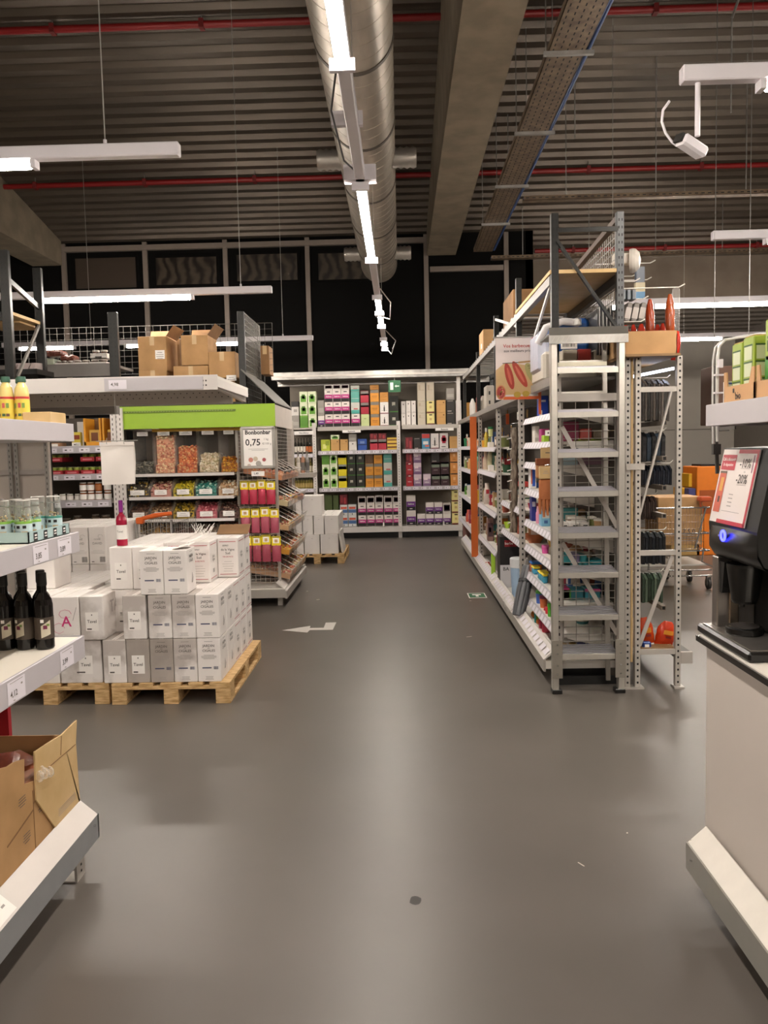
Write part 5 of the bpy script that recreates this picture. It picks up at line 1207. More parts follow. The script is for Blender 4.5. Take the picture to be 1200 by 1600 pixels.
b = MB(); b.bar((1.09, 5.6, 3.05), (1.5, 5.6, 2.45), .03, .02, DGREY); b.bar((1.09, 5.6, 3.12), (1.5, 5.6, 3.12), .02, .03, DGREY); b.bar((1.065, 5.65, 2.8), (1.065, 7.2, 2.2), .015, .025, LGREY); b.bar((1.065, 7.35, 2.75), (1.065, 8.9, 3.05), .015, .025, LGREY); b.bar((1.515, 5.65, 3.2), (1.515, 7.28, 3.14), .04, .04, C('#4a3a30', .6)); obj('brace', b, ur)
b = MB(); grid(b, (1.54, 5.66, 2.87), Y_, Z_, 1.6, .3, 28, 6, .003, C('#8f8a84', .4, .4)); grid(b, (1.54, 5.66, 2.2), Y_, Z_, 1.6, .56, 30, 8, .003, C('#8f8a84', .4, .4)); obj('wire_mesh', b, ur)
p, q = at(755, 543, 10.2), at(771, 508, 10.2); b = MB(); b.box(p.x, q.x, 10.2, 10.7, 2.852, 2.852+35*10.2/FPX, CARD, .004); b.rect((p.x-.001, 10.4, 2.95), Y_, Z_, .1, .06, PAPER)
solo('cardboard_box', b, 'brown cardboard box high on the right-hand overhead rack near the barbecue poster', 'box')
b = MB(); x0, x1 = 1.07, 1.5; b.box(x0, x1, 7.6, 8.3, 2.852, 3.12, CARDD, .004); solo('cardboard_box', b, 'dark brown box high on the overhead rack behind its second post', 'box')

# goods standing on top of the row (between the decks)
def up(x0, x1, y0, y1, mt, label, name='box', cat='box', X=1.08, d=.3, marks=(), shape='box'):
    Y = X*FPX/(x0-626.5); p, q = at(x0, y1, Y), at(x1, y0, Y); z = 2.152; H = (y1-y0)*Y/FPX
    b = MB()
    if shape == 'box': b.box(p.x, q.x, Y, Y+d, z, z+H, mt, .01)
    else: r = (q.x-p.x)/2; b.lathe((p.x+r, Y+r, z), [(r*.8, 0), (r, H*.1), (r, H*.7), (r*.5, H*.9), (r*.3, H)], mt, 14)
    for (a_, c_, e_, f_, m2) in marks: b.rect((p.x+(q.x-p.x)*(a_+c_)/2, Y-.0015, z+H*(e_+f_)/2), X_, Z_, (q.x-p.x)*(c_-a_), H*(f_-e_), m2)
    return solo(name, b, label, cat, 'goods stored on top of the right-hand shelving')
up(727, 744, 623, 648, C('#a8782c', .6), 'ochre crate on top of the farthest right-hand bay')
up(734, 743, 597, 625, C('#cfc8c0', .5), 'white rounded pot behind the far rack post on the right-hand row', 'pot', 'pot', shape='lathe')
up(747, 752, 604, 630, C('#7d2430', .5), 'dark red pack between the far rack posts', 'pack', 'pack')
up(750, 760, 608, 633, C('#b5aa9c', .5), 'pale bottle-shaped pack beside the dark red one', 'pack', 'pack', shape='lathe')
up(760, 772, 590, 626, C('#aaa196', .5), 'tall grey box with black handle marks on top of the row', 'box', 'box', marks=[(.3, .5, .6, .75, INKB), (.3, .5, .2, .35, INKB)])
up(822, 862, 553, 585, C('#c9c0b4', .5), 'cream box on top of the row under the blue bundle', 'box', 'box')
# blue bundle in film
bb = thing('wrapped_bundle', 'blue and white film-wrapped bundle on top of the near right-hand bay', 'bundle', (1.2, 6.2, 2.15))
b = MB(); b.box(1.11, 1.42, 6.0, 6.6, 2.36, 2.60, C('#2b5fa8', .3, 0, .1, 20, .4), .04); obj('blue_cushion', b, bb)
b = MB(); b.box(1.04, 1.2, 6.05, 6.5, 2.20, 2.55, C('#b9bccb', .3, 0, .08, 20, .4), .05); obj('grey_cushion', b, bb)
b = MB(); b.tube([(1.03, 6.02, 2.42), (1.08, 5.98, 2.53), (1.2, 5.97, 2.57), (1.3, 5.98, 2.56)], .028, C('#c9c4c4', .4), 10); b.lathe((1.3, 5.97, 2.53), [(.01, 0), (.035, .01), (.035, .05), (.01, .06)], C('#e5e0dc', .3), 14); obj('white_strap', b, bb)
b = MB(); b.rect((1.25, 5.997, 2.41), X_, Z_, .12, .07, PAPER); barcode(b, (1.25, 5.996, 2.41), X_, .09, .04); obj('barcode_label', b, bb)
b = MB(); b.box(1.06, 1.45, 5.98, 6.62, 2.15, 2.36, C('#c9c1b4', .5), .02); obj('lower_pack', b, bb)
# folded chairs / slats next to it
b = MB()
for k in range(9):
    x = 1.40 + k*.0125; b.box(x-.003, x+.003, 5.75, 6.3, 2.30, 2.62 + .01*(k % 3), C('#d0ccc6', .4) if k % 2 else C('#2a2826', .4))
solo('bundled_slats', b, 'bundle of thin black and white slats beside the blue bundle', 'slats')

# products along the aisle
GA = 'goods on the right-hand aisle shelves'
def shelf_z(Y, z, tol=.1):
    for (a_, c_, lv) in LEV:
        if a_ <= Y < c_:
            for l in lv:
                if abs(l-z) < tol: return l+.0005
    return z
def it(kind, x0, x1, y0, y1, col, label, cat, name=None, X=None, col2=None, d=.12, marks=(), txt=None, txt2=None, rough=.4, z=None):
    X = X or (1.14 if x0 > 774 else 1.08)
    Y = X*FPX/(x0-626.5); p, q = at(x0, y1, Y), at(x1, y0, Y); H = (y1-y0)*Y/FPX; zz = shelf_z(Y, p.z) if z is None else z
    W = q.x-p.x; cx = p.x+W/2; r = W/2; m1 = C(col, rough); m2 = C(col2 or col, rough); b = MB()
    if kind == 'box': b.box(p.x, q.x, Y, Y+d, zz, zz+H, m1, .004)
    elif kind == 'lidbox': b.box(p.x+W*.04, q.x-W*.04, Y+.005, Y+d-.005, zz, zz+H*.75, m1, .01); b.box(p.x, q.x, Y, Y+d, zz+H*.75, zz+H, m2, .008)
    elif kind == 'tub': b.lathe((cx, Y+r, zz), [(r*.78, 0), (r*.95, H*.75), (r, H*.76), (r, H*.98), (r*.9, H)], m1, 18, [m1, m2, m2, m2])
    elif kind == 'bottle': b.lathe((cx, Y+r, zz), [(r*.9, 0), (r, H*.04), (r, H*.6), (r*.55, H*.76), (r*.5, H*.8), (r*.6, H*.81), (r*.55, H)], m1, 16, [m1, m1, m1, m1, m2, m2])
    elif kind == 'bowl': b.lathe((cx, Y+r, zz), [(r*.5, 0), (r*.85, H*.6), (r, H), (r*.93, H), (r*.8, H*.6), (r*.4, H*.12)], m1, 24)
    elif kind == 'ball': b.lathe((cx, Y+r, zz), [(r*.2, 0), (r*.8, H*.2), (r, H*.5), (r*.8, H*.8), (r*.2, H)], m1, 16)
    elif kind == 'bag':
        n = 10; vs = []; rings = 6
        for j in range(rings):
            u = j/(rings-1); wd = W*.5*(.9+.1*math.sin(u*5)) * (1 if u < .8 else .7); th = d*.4*math.sin(math.pi*(u*.85+.12))
            for k in range(n): a_ = 2*math.pi*k/n; vs.append((cx+wd*math.cos(a_), Y+d*.4+th*math.sin(a_), zz+H*u))
        fs = [(j*n+k, j*n+(k+1) % n, (j+1)*n+(k+1) % n, (j+1)*n+k) for j in range(rings-1) for k in range(n)]
        b.add(vs, fs, C(col, rough, 0, .12, 25, .5), True); b.add(vs[:n], [tuple(range(n))[::-1]], m1); b.add(vs[-n:], [tuple(range(n))], m2)
    for (a_, c_, e_, f_, mm) in marks: b.rect((p.x+W*(a_+c_)/2, Y-.0015, zz+H*(e_+f_)/2), X_, Z_, W*(c_-a_), H*(f_-e_), C(mm, .5, 0, 0))
    if txt: b.text(txt[0], (cx+W*txt[4], Y-.0025, zz+H*txt[2]), X_, Z_, W*txt[1], C(txt[3], .5, 0, 0))
    if txt2: b.text(txt2[0], (cx+W*txt2[4], Y-.0027, zz+H*txt2[2]), X_, Z_, W*txt2[1], C(txt2[3], .5, 0, 0))
    return solo(name or kind, b, label, cat, GA)
P_ = [
 ('box', 843, 857, 613, 645, '#1d43b0', 'bright blue pack on the highest shelf of the near right-hand bay', 'pack', 'boxed_pack', dict(marks=[(.0, .3, .05, .3, '#d9d4cf'), (.2, .7, .7, .8, '#dfe4f0')])),
 ('box', 846, 858, 660, 681, '#b43a80', 'magenta box on the shelf just under the blue pack', 'box', 'boxed_pack', {}),
 ('box', 835, 843, 666, 692, '#dcd6cc', 'white narrow box left of the magenta box', 'box', 'boxed_pack', dict(marks=[(.1, .9, .1, .3, '#b8b0a4')])),
 ('box', 850, 858, 682, 693, '#9cc232', 'small lime box below the magenta box', 'box', 'boxed_pack', {}),
 ('box', 829, 838, 725, 762, '#e4e0dc', 'tall white pack with a blue lettering stripe beside the gloves', 'pack', 'boxed_pack', dict(marks=[(.3, .8, .1, .95, '#2c56b8'), (.1, .3, .2, .8, '#d86a3a')])),
 ('box', 812, 826, 753, 761, '#c8423c', 'small red flat box on the shelf left of the gloves', 'box', 'boxed_pack', {}),
 ('box', 831, 838, 768, 806, '#262f80', 'dark blue slim pack behind the hanging glove', 'pack', 'boxed_pack', dict(marks=[(.1, .8, .6, .8, '#d0cdd8')])),
 ('box', 812, 828, 785, 796, '#d9d4cd', 'stack of flat white trays under the red box', 'trays', 'flat_trays', dict(marks=[(0, 1, .3, .34, '#8c8780'), (0, 1, .6, .64, '#8c8780')])),
 ('bottle', 838, 846, 796, 823, '#e093ae', 'pink bottle on the shelf under the hanging glove', 'bottle', 'plastic_bottle', dict(col2='#d8a0b0')),
 ('box', 846, 860, 802, 825, '#7fb8d8', 'light blue printed pack beside the pink bottle', 'pack', 'boxed_pack', dict(marks=[(.1, .9, .55, .95, '#d8d5d0'), (.3, .7, .2, .4, '#3b5f9c')])),
 ('bowl', 814, 834, 825, 832, '#b5683a', 'shallow terracotta dish standing behind the larger bowl', 'dish', 'terracotta_bowl', {}),
 ('bowl', 821, 856, 831, 846, '#b96a3c', 'wide terracotta bowl on the near right-hand bay', 'bowl', 'terracotta_bowl', dict(X=1.13)),
 ('tub', 847, 859, 853, 866, '#d858a0', 'pink tub alone on the shelf below the terracotta bowl', 'tub', 'plastic_tub', dict(col2='#e070b0')),
 ('lidbox', 830, 848, 876, 893, '#d8742c', 'orange food box with blue lid in the near bay', 'food box', 'food_box', dict(col2='#2668b8')),
 ('lidbox', 848, 857, 882, 897, '#3c98b8', 'small teal food box with yellow lid, upper right of the food boxes', 'food box', 'food_box', dict(col2='#ecd02c')),
 ('lidbox', 833, 845, 889, 901, '#4a9cc0', 'teal food box with yellow lid, below the blue-lidded box', 'food box', 'food_box', dict(col2='#f0d838')),
 ('lidbox', 843, 858, 896, 910, '#3f9cba', 'larger teal food box with yellow lid at the shelf front', 'food box', 'food_box', dict(col2='#efd634')),
 ('tub', 838, 850, 922, 943, '#4668b8', 'blue tub with green lid beside the orange tub', 'tub', 'plastic_tub', dict(col2='#58a848')),
 ('tub', 844, 857, 929, 948, '#d87848', 'orange tub with maroon lid on the second lowest shelf', 'tub', 'plastic_tub', dict(col2='#7a2c4a')),
 ('tub', 852, 859, 939, 950, '#d83a48', 'small red tub right of the orange tub', 'tub', 'plastic_tub', {}),
 ('tub', 856, 862, 935, 956, '#5cb83a', 'bright green tub at the ladder end of the shelf', 'tub', 'plastic_tub', {}),
 ('ball', 830, 838, 949, 960, '#e08434', 'orange ball-shaped cap, left of the drink bottles', 'ball', 'orange_ball', {}),
 ('ball', 838, 846, 956, 964, '#d8742c', 'orange ball just above the teal bottle', 'ball', 'orange_ball', {}),
 ('bottle', 836, 846, 963, 993, '#2c9a98', 'teal and green drink bottle on the base deck of the near bay', 'bottle', 'drink_bottle', dict(col2='#2a8c9c', marks=[(.15, .85, .1, .5, '#8cae3c')], z=.156)),
 ('bottle', 843, 852, 970, 998, '#b03a52', 'maroon drink bottle behind the large red one', 'bottle', 'drink_bottle', dict(col2='#8ac8c0', z=.156)),
 ('bottle', 848, 862, 974, 1012, '#d0485a', 'large coral-red drink bottle nearest the ladder', 'bottle', 'drink_bottle', dict(col2='#c83a4c', z=.156)),
 ('box', 782, 816, 850, 930, '#221f1e', 'big black and white barbecue box on the base of the second bay', 'box', 'barbecue_box', dict(d=.25, X=1.07, marks=[(0, .95, .0, .44, '#c9c6c8'), (.2, 1, .8, .93, '#8c1c24')], txt=('BA', .22, .36, '#1a1a1a', -.24), txt2=('barbe', .16, .865, '#e8e0dc', -.1), z=.156)),
 ('tub', 799, 827, 872, 934, '#a9c3de', 'pale blue bin with white lid in front of the barbecue box', 'bin', 'plastic_bin', dict(col2='#dfe0e2', X=1.10, z=.156)),
 ('tub', 780, 797, 797, 823, '#e4ded6', 'white bucket with an orange label on the second bay shelf', 'bucket', 'plastic_bucket', dict(marks=[(.2, .8, .15, .5, '#d07830')])),
 ('bowl', 788, 799, 823, 833, '#a8c83c', 'lime bowl in front of the white bucket', 'bowl', 'plastic_bowl', dict(X=1.13)),
 ('box', 768, 774, 870, 910, '#a4cc3c', 'upright lime-green board at the post between second and third bay', 'board', 'lime_board', dict(d=.03, X=1.04, z=.156)),
 ('box', 785, 795, 765, 780, '#c9c2b4', 'cream carton on the upper second-bay shelf', 'box', 'boxed_pack', {}),
 ('tub', 796, 806, 768, 781, '#5a3428', 'dark brown pot at the reed roll', 'pot', 'plastic_tub', {}),
 ('tub', 746, 752, 688, 697, '#d8822c', 'orange jar, left of three on the top shelf of the third bay', 'jar', 'orange_jar', {}),
 ('tub', 753, 759, 683, 694, '#d89a2c', 'orange-yellow jar, right one beside the yellow bottle', 'jar', 'orange_jar', {}),
 ('bottle', 757, 763, 662, 692, '#d0b440', 'tall yellow bottle with white cap on the third bay', 'bottle', 'yellow_bottle', dict(col2='#d8d2c8')),
 ('tub', 763, 771, 667, 682, '#d8dc9c', 'pale pot with dark green lid on the third bay', 'pot', 'plastic_tub', dict(col2='#1f6a3c')),
 ('box', 763, 772, 683, 691, '#ddd6cc', 'small white box under the green-lidded pot', 'box', 'boxed_pack', {}),
 ('bottle', 744, 750, 703, 733, '#5f9a84', 'green glass bottle in the third bay', 'bottle', 'green_bottle', dict(col2='#1f7a58')),
 ('box', 749, 755, 709, 734, '#c02a44', 'crimson tube-shaped box right of the green bottle', 'box', 'boxed_pack', {}),
 ('bag', 755, 764, 702, 730, '#d8c0a8', 'pale printed bag in the third bay', 'bag', 'printed_bag', dict(d=.1)),
 ('bag', 762, 772, 696, 732, '#c8c09a', 'tall bag of reeds bulging out of the third bay', 'bag', 'reed_bag', dict(d=.14, X=1.1)),
 ('box', 764, 772, 727, 736, '#e0dad4', 'white tag box at the foot of the reed bag', 'box', 'boxed_pack', {}),
 ('box', 745, 757, 760, 780, '#d8b030', 'yellow box on the middle shelf of the third bay', 'box', 'boxed_pack', {}),
 ('bag', 756, 768, 757, 790, '#d8c8bc', 'red and white patterned bag beside the yellow box', 'bag', 'printed_bag', dict(d=.12, marks=[(.3, .7, .5, .7, '#c03040')])),
 ('box', 748, 761, 798, 828, '#b07a34', 'wooden-look box with a dark W on the third bay', 'box', 'boxed_pack', dict(txt=('W', .6, .5, '#3a2410', 0))),
 ('box', 762, 771, 804, 840, '#8a6a62', 'box with a dark picture beside the wooden-look box', 'box', 'boxed_pack', dict(marks=[(.1, .9, .2, .8, '#4a3036'), (.2, .6, .4, .6, '#c8a0a0')])),
 ('bag', 748, 769, 853, 878, '#d8d2c8', 'bulky white and red bag lying on the base deck of the third bay', 'bag', 'printed_bag', dict(d=.3, X=1.08, z=.156)),
 ('bag', 757, 768, 885, 895, '#c04a3a', 'red strap bundle on the base deck before the lime board', 'bundle', 'strap_bundle', dict(d=.1, X=1.04, z=.156)),
 ('tub', 725, 730, 679, 692, '#2c7a50', 'green tub on the top shelf of the farthest bay', 'tub', 'plastic_tub', {}),
 ('tub', 730, 736, 684, 693, '#c85a4a', 'coral pot beside the far green tub', 'pot', 'plastic_tub', {}),
 ('bottle', 726, 731, 714, 730, '#8a9a5a', 'small green flask on the second shelf of the farthest bay', 'bottle', 'small_bottle', dict(col2='#e0dcd4')),
 ('bag', 731, 737, 716, 732, '#d8a468', 'orange-white bag on the second shelf of the farthest bay', 'bag', 'printed_bag', dict(d=.1)),
 ('bottle', 726, 731, 755, 772, '#5a8a3a', 'green and white bottle on the third shelf of the farthest bay', 'bottle', 'small_bottle', dict(col2='#e0dcd4')),
 ('box', 731, 737, 756, 774, '#dcd8cc', 'white carton on the third shelf of the farthest bay', 'box', 'boxed_pack', {}),
 ('bag', 728, 738, 793, 812, '#d0604c', 'red bag on the lowest shelf of the farthest bay', 'bag', 'printed_bag', dict(d=.1)),
 ('box', 724, 734, 827, 848, '#8a6058', 'mauve crate on the base of the farthest bay', 'crate', 'boxed_pack', dict(X=1.06, z=.156)),
]
for (kind, x0, x1, y0, y1, col, lab, cat, nm, kw) in P_: it(kind, x0, x1, y0, y1, col, lab, cat, nm, **kw)
# denser rows of small goods behind the front items
rnd = random.Random(21)
PAL = [('olive', '#6f7440'), ('mustard', '#b8902c'), ('cream', '#cfc4ac'), ('dark green', '#2f5a3c'), ('brick', '#9a4a34'), ('grey', '#8a857e'), ('white', '#d8d2ca'), ('brown', '#6a4630'), ('teal', '#3a7f80'), ('crimson', '#9a2a3a'), ('tan', '#b08a60'), ('blue', '#3a5a90')]
def fill(bi, levs, X0, ya, yb, step, hmax, X1=1.44):
    nm = ['near', 'second', 'third', 'farthest'][bi]
    for li, z in levs:
        y = ya; k = 0
        while y < yb:
            k += 1
            for row, x in ((0, X0 + rnd.random()*.02), (1, X0+.17)):
                h = min(hmax[li], .09 + .13*rnd.random()); w = .045 + .03*rnd.random(); cn, ch_ = PAL[rnd.randrange(len(PAL))]; kd = rnd.choice(['box', 'bottle', 'tub', 'bag'])
                b = MB(); m1 = C(ch_, .45, 0, .08, 20); cx, cy = x + w, y + w
                if kd == 'box': b.box(x, x+2*w, y, y+2*w*.8, z+.0006, z+h, m1, .004); b.rect((cx, y-.0012, z+h*.5), X_, Z_, w*1.3, h*.35, C('#d8d0c4', .5)); b.rect((x-.0012, y+w*.8, z+h*.5), -Y_, Z_, w, h*.35, C('#d8d0c4', .5))
                elif kd == 'bottle': r = w*.7; b.lathe((cx, cy, z+.0006), [(r*.9, 0), (r, h*.05), (r, h*.6), (r*.4, h*.8), (r*.4, h)], m1, 12, [m1, m1, m1, C('#d8d2ca', .4)]); b.lathe((cx, cy, z), [(r+.001, h*.15), (r+.001, h*.5)], C('#ded6c8', .5), 12)
                elif kd == 'tub': b.lathe((cx, cy, z+.0006), [(w*.8, 0), (w, h*.55), (w*1.02, h*.56), (w, h*.65)], m1, 14, [m1, C('#cfc8bc', .4), C('#cfc8bc', .4)])
                else:
                    vs = []; n = 8
                    for j in range(5):
                        u = j/4
                        for q in range(n): a_ = 2*math.pi*q/n; vs.append((cx+w*.95*math.cos(a_)*(1-.1*(j % 2)), cy+w*.6*math.sin(a_)*(1-u*.8), z+.0006+h*u))
                    b.add(vs, [(j*n+q, j*n+(q+1) % n, (j+1)*n+(q+1) % n, (j+1)*n+q) for j in range(4) for q in range(n)], C(ch_, .35, 0, .15, 25, .5), True); b.add(vs[:n], [tuple(range(n))[::-1]], m1)
                solo('shelf_'+kd, b, 'small %s %s, %s row, level %s of %s right bay, %s from near end' % (cn, kd, ['front', 'back'][row], ['one', 'two', 'three', 'four', 'five', 'six', 'seven', 'eight'][li], nm, ORD[k-1]), kd, 'small goods filling the right-hand shelves')
            y += step
fill(3, [(0, .44), (1, .88), (2, 1.33), (3, 1.69)], 1.10, 11.1, 14.3, .40, [.3]*4)
fill(2, [(0, .50), (1, .93), (2, 1.38), (3, 1.67)], 1.13, 9.1, 10.8, .24, [.3]*4)
fill(1, [(0, .78), (1, 1.09)], 1.17, 7.5, 8.75, .24, [.2]*2)
fill(0, [(0, .335), (1, .56), (2, .80), (3, 1.02)], 1.26, 5.95, 7.1, .19, [.14, .15, .13, .16])
# grey bundled parasol / roll
b = MB(); p, q = at(810, 960, 7.0), at(826, 884, 7.2)
for k in range(7):
    a_ = 2*math.pi*k/7; o_ = Vector((.035*math.cos(a_), .035*math.sin(a_), 0)); b.tube([p+o_, p*.5+q*.5+o_*1.25, q+o_*.9], .022, C('#77787c' if k % 2 else '#55565a', .4), 8)
b.tube([q, q+Vector((.0, 0, .05)), q+Vector((.01, 0, .1))], [.05, .03, .008], FILM, 10); b.tube([(q+(p-q)*.3), (q+(p-q)*.36)], .062, C('#3a3b3e', .4), 14)
solo('wrapped_roll', b, 'grey striped rolled bundle in film leaning against the shelf front', 'roll')
# reed mat roll
b = MB(); p, q = at(802, 832, 7.9), at(804, 668, 7.95); p.x -= .0; n = 12
b.tube([p + (q-p)*k/n + Vector((.006*math.sin(k*2), 0, 0)) for k in range(n+1)], [.036+.004*math.sin(k*3) for k in range(n+1)], ramp_mat('reed_mat', '#4a3c32', '#8f8272', 40, .8, stretch=(1, 1, .3), bump=.5), 14)
for k in range(1, 10): z = p.z + (q.z-p.z)*k/10; b.tube([(p.x-.01, 7.9, z), (p.x-.055, 7.88, z-.01)], .006, PAPER, 5)
solo('reed_mat_roll', b, 'tall narrow roll of grey-brown reed matting hanging upright in the second bay', 'roll')
# hanging tools in second bay
def hang(px, y0, y1, col, label, kind, w=4, Y=None, col2='#8a6a3a'):
    Y = Y or 1.2*FPX/(px-626.5); p, q = at(px, y1, Y), at(px, y0, Y); b = MB(); W = w*Y/FPX
    b.tube([q, q*.45+p*.55], .008, C(col2, .5), 6)
    if kind == 'brush': b.box(p.x-W/2, p.x+W/2, Y-.02, Y+.02, p.z, p.z+(q.z-p.z)*.4, C(col, .6), .01)
    elif kind == 'pan': b.prism([(Y-.0, p.z), (Y+.09, p.z), (Y+.07, p.z+.05), (Y+.0, p.z+.07)], 'x', p.x-W/2, p.x+W/2, C(col, .35))
    elif kind == 'pack': b.box(p.x-W/2, p.x+W/2, Y-.01, Y+.01, p.z, p.z+(q.z-p.z)*.75, C(col, .4), .004)
    b.tube([q, q+Vector((0, 0, .02)), q+Vector((.1, 0, .03))], .003, CHROME, 5)
    solo('hanging_'+{'brush': 'brush', 'pan': 'dustpan', 'pack': 'pack'}[kind], b, label, 'tool', 'tools hanging in the second bay')
hang(783, 655, 692, '#8a8278', 'grey metal tongs hanging top left in the second bay', 'brush', 3, col2='#9a948c')
hang(785, 668, 694, '#c08a3a', 'wooden-handled brush hanging in the second bay', 'brush', 3)
hang(793, 641, 663, '#d8602c', 'orange pack hanging at the top of the second bay', 'pack', 5)
hang(799, 665, 712, '#2a2624', 'long black pack hanging before the reed roll', 'pack', 6, Y=8.3)
hang(790, 690, 735, '#2c2826', 'black tool hanging in the middle of the second bay', 'pack', 7)
hang(784, 706, 722, '#c8202c', 'bright red dustpan, left one in the second bay', 'pan', 9)
hang(793, 708, 726, '#8a1c26', 'dark red dustpan, right one in the second bay', 'pan', 9)
hang(788, 730, 764, '#3a2622', 'dark brown tool pack hanging above the second-bay shelf', 'pack', 10)
hang(818, 668, 690, '#1e1c1b', 'black basket bag hanging right of the reed roll, upper', 'pack', 9, Y=7.6)
hang(824, 640, 690, '#241f1d', 'long black bag hanging right of the reed roll, lower', 'pack', 12, Y=7.4)
hang(812, 640, 656, '#c9c3bb', 'white price clip cluster hanging right of the poster foot', 'pack', 8, Y=7.5)
hang(780, 640, 660, '#b9b2a8', 'white hook cluster hanging at the left end of the second bay', 'pack', 8)
# gloves on header cards near the ladder
def glove(px0, px1, py0, py1, Y, label, col):
    p, q = at(px0, py1, Y), at(px1, py0, Y); W = q.x-p.x; H = q.z-p.z; t = thing('work_glove', label, 'glove', ((p.x+q.x)/2, Y, p.z), 'tan work gloves hanging by the ladder')
    g = C(col, .7, 0, .08, 30, .3); b = MB(); cx = (p.x+q.x)/2
    b.box(cx-W*.42, cx+W*.42, Y, Y+.03, p.z+H*.42, q.z-.0, g, .012)
    for k in range(4):
        x = cx - W*.38 + W*.245*k; L = (.42, .5, .46, .36)[k]*H; b.tube([(x+W*.03, Y+.015, p.z+H*.5), (x+W*.02, Y+.008, p.z+H*.5-L*.6), (x+W*.015, Y-.004, p.z+H*.5-L)], [W*.12, W*.115, W*.075], g, 10)
    b.tube([(cx+W*.36, Y+.015, p.z+H*.68), (cx+W*.5, Y+.0, p.z+H*.5), (cx+W*.5, Y-.01, p.z+H*.32)], [W*.12, W*.11, W*.07], g, 10)
    obj('glove_body', b, t); b = MB(); b.box(cx-W*.4, cx+W*.4, Y-.008, Y+.035, q.z, q.z+H*.32, PALECARD, .003); lines(b, (cx, Y-.009, q.z+H*.2), X_, 2, W*.4, .014, INKL, .003); obj('header_card', b, t)
    b = MB(); b.tube([(cx, Y+.015, q.z+H*.3), (cx, Y+.015, q.z+H*.36), (1.1, Y+.03, q.z+H*.38)], .003, CHROME, 5); obj('hook', b, t)
glove(841, 864, 748, 808, 5.66, 'tan leather glove hanging lowest at the ladder side', '#b0693c')
b = MB(); p, q = at(838, 748, 5.9), at(860, 716, 5.9); b.box(p.x, q.x, 5.9, 5.94, p.z, q.z, C('#c08a5c', .6), .01); b.box(p.x, q.x, 5.89, 5.95, q.z-.05, q.z, C('#8a4a24', .6), .004); b.tube([((p.x+q.x)/2, 5.92, q.z), (1.1, 5.95, q.z+.02)], .003, CHROME, 5)
solo('glove_pack', b, 'card-wrapped glove pack hanging behind the lowest glove', 'glove pack')
b = MB(); p, q = at(845, 716, 5.75), at(866, 699, 5.75); b.box(p.x, q.x, 5.75, 5.76, p.z, q.z, PALECARD); b.rect(((p.x+q.x)/2, 5.749, (p.z+q.z)/2), X_, Z_, .03, .006, INK); b.tube([((p.x+q.x)/2, 5.755, q.z), (1.1, 5.78, q.z+.01)], .003, CHROME, 5)
solo('header_card', b, 'plain kraft header card hanging above the glove pack', 'card')
b = MB(); p, q = at(852, 681, 5.56), at(866, 672, 5.56); b.box(p.x, q.x, 5.56, 5.565, p.z, q.z, PAPER); b.rect((p.x+.02, 5.559, (p.z+q.z)/2), X_, Z_, .01, .012, INK)
solo('price_card', b, 'small white price card clipped to the post left of the ladder', 'price card')
# clear bag poking out
b = MB(); p = at(795, 948, 7.3); b.lathe((p.x, 7.3, p.z-.04), [(.03, 0), (.055, .05), (.06, .1), (.04, .15)], FILM, 12); solo('clear_bag', b, 'crumpled clear plastic bag poking over the base edge', 'bag')

# orange post in front
b = MB(); p, q = at(737, 866, 10.9), at(744.5, 651, 10.9); b.box(p.x, q.x, 10.9, 10.93, .19, q.z, C('#c9611e', .45), .002)
solo('advertising_board', b, 'tall narrow orange panel standing at the front of the third bay', 'board')
# poster
YP = 6.5; p, q = at(775, 625, YP), at(845, 527, YP); W, H = q.x-p.x, q.z-p.z; cx, cz = (p.x+q.x)/2, (p.z+q.z)/2; o = Vector((cx, YP-.004, cz))
po = thing('hanging_poster', 'barbecue poster with sausages hanging over the right edge of the aisle', 'poster', (cx, YP, p.z))
b = MB(); b.box(p.x, q.x, YP-.003, YP+.003, p.z, q.z, C('#ddd0cb', .5, 0, 0)); obj('sheet', b, po)
b = MB(); OB = C('#d2602c', .5, 0, 0)
b.rect(o+X_*(W/2-.012)-Y_*.0006, X_, Z_, .024, H, OB); b.rect(o-Z_*(H/2-.012)+X_*W*.08-Y_*.0007, X_, Z_, W*.84, .024, OB); b.rect(o+Z_*(H/2-.008)+X_*W*.4-Y_*.0007, X_, Z_, W*.2, .016, C('#c0392b', .5, 0, 0))
b.text('Vos barbecues', o+Z_*H*.37-X_*W*.02, X_, Z_, W*.105, C('#b8342c', .5, 0, 0)); b.text('aux meilleurs prix', o+Z_*H*.29-X_*W*.02, X_, Z_, W*.082, C('#5a5254', .5, 0, 0))
obj('printed_text', b, po)
def disc(b, o, rx, rz, mt, n=20, ang=0, y=0):
    c_, s_ = math.cos(ang), math.sin(ang); b.add([o + X_*(rx*math.cos(2*math.pi*k/n)*c_-rz*math.sin(2*math.pi*k/n)*s_) + Z_*(rx*math.cos(2*math.pi*k/n)*s_+rz*math.sin(2*math.pi*k/n)*c_) - Y_*y for k in range(n)], [tuple(range(n))], mt)
b = MB(); f = lambda h: C(h, .5, 0, .05, 40)
b.add([o+X_*(-W*.5)+Z_*(-H*.42), o+X_*(W*.43)+Z_*(-H*.42), o+X_*(W*.43)+Z_*(-H*.02), o+X_*(W*.2)+Z_*(H*.05), o+X_*(-W*.1)+Z_*(H*.09), o+X_*(-W*.3)+Z_*(H*.1), o+X_*(-W*.5)+Z_*(-H*.02)], [(0, 1, 2, 3, 4, 5, 6)], f('#c9a878'))
disc(b, o+X_*(-W*.2)+Z_*(-H*.12), W*.085, H*.22, f('#a8382a'), 20, R(14), .0006); disc(b, o+X_*(W*.03)+Z_*(-H*.09), W*.085, H*.24, f('#b04230'), 20, R(28), .0008)
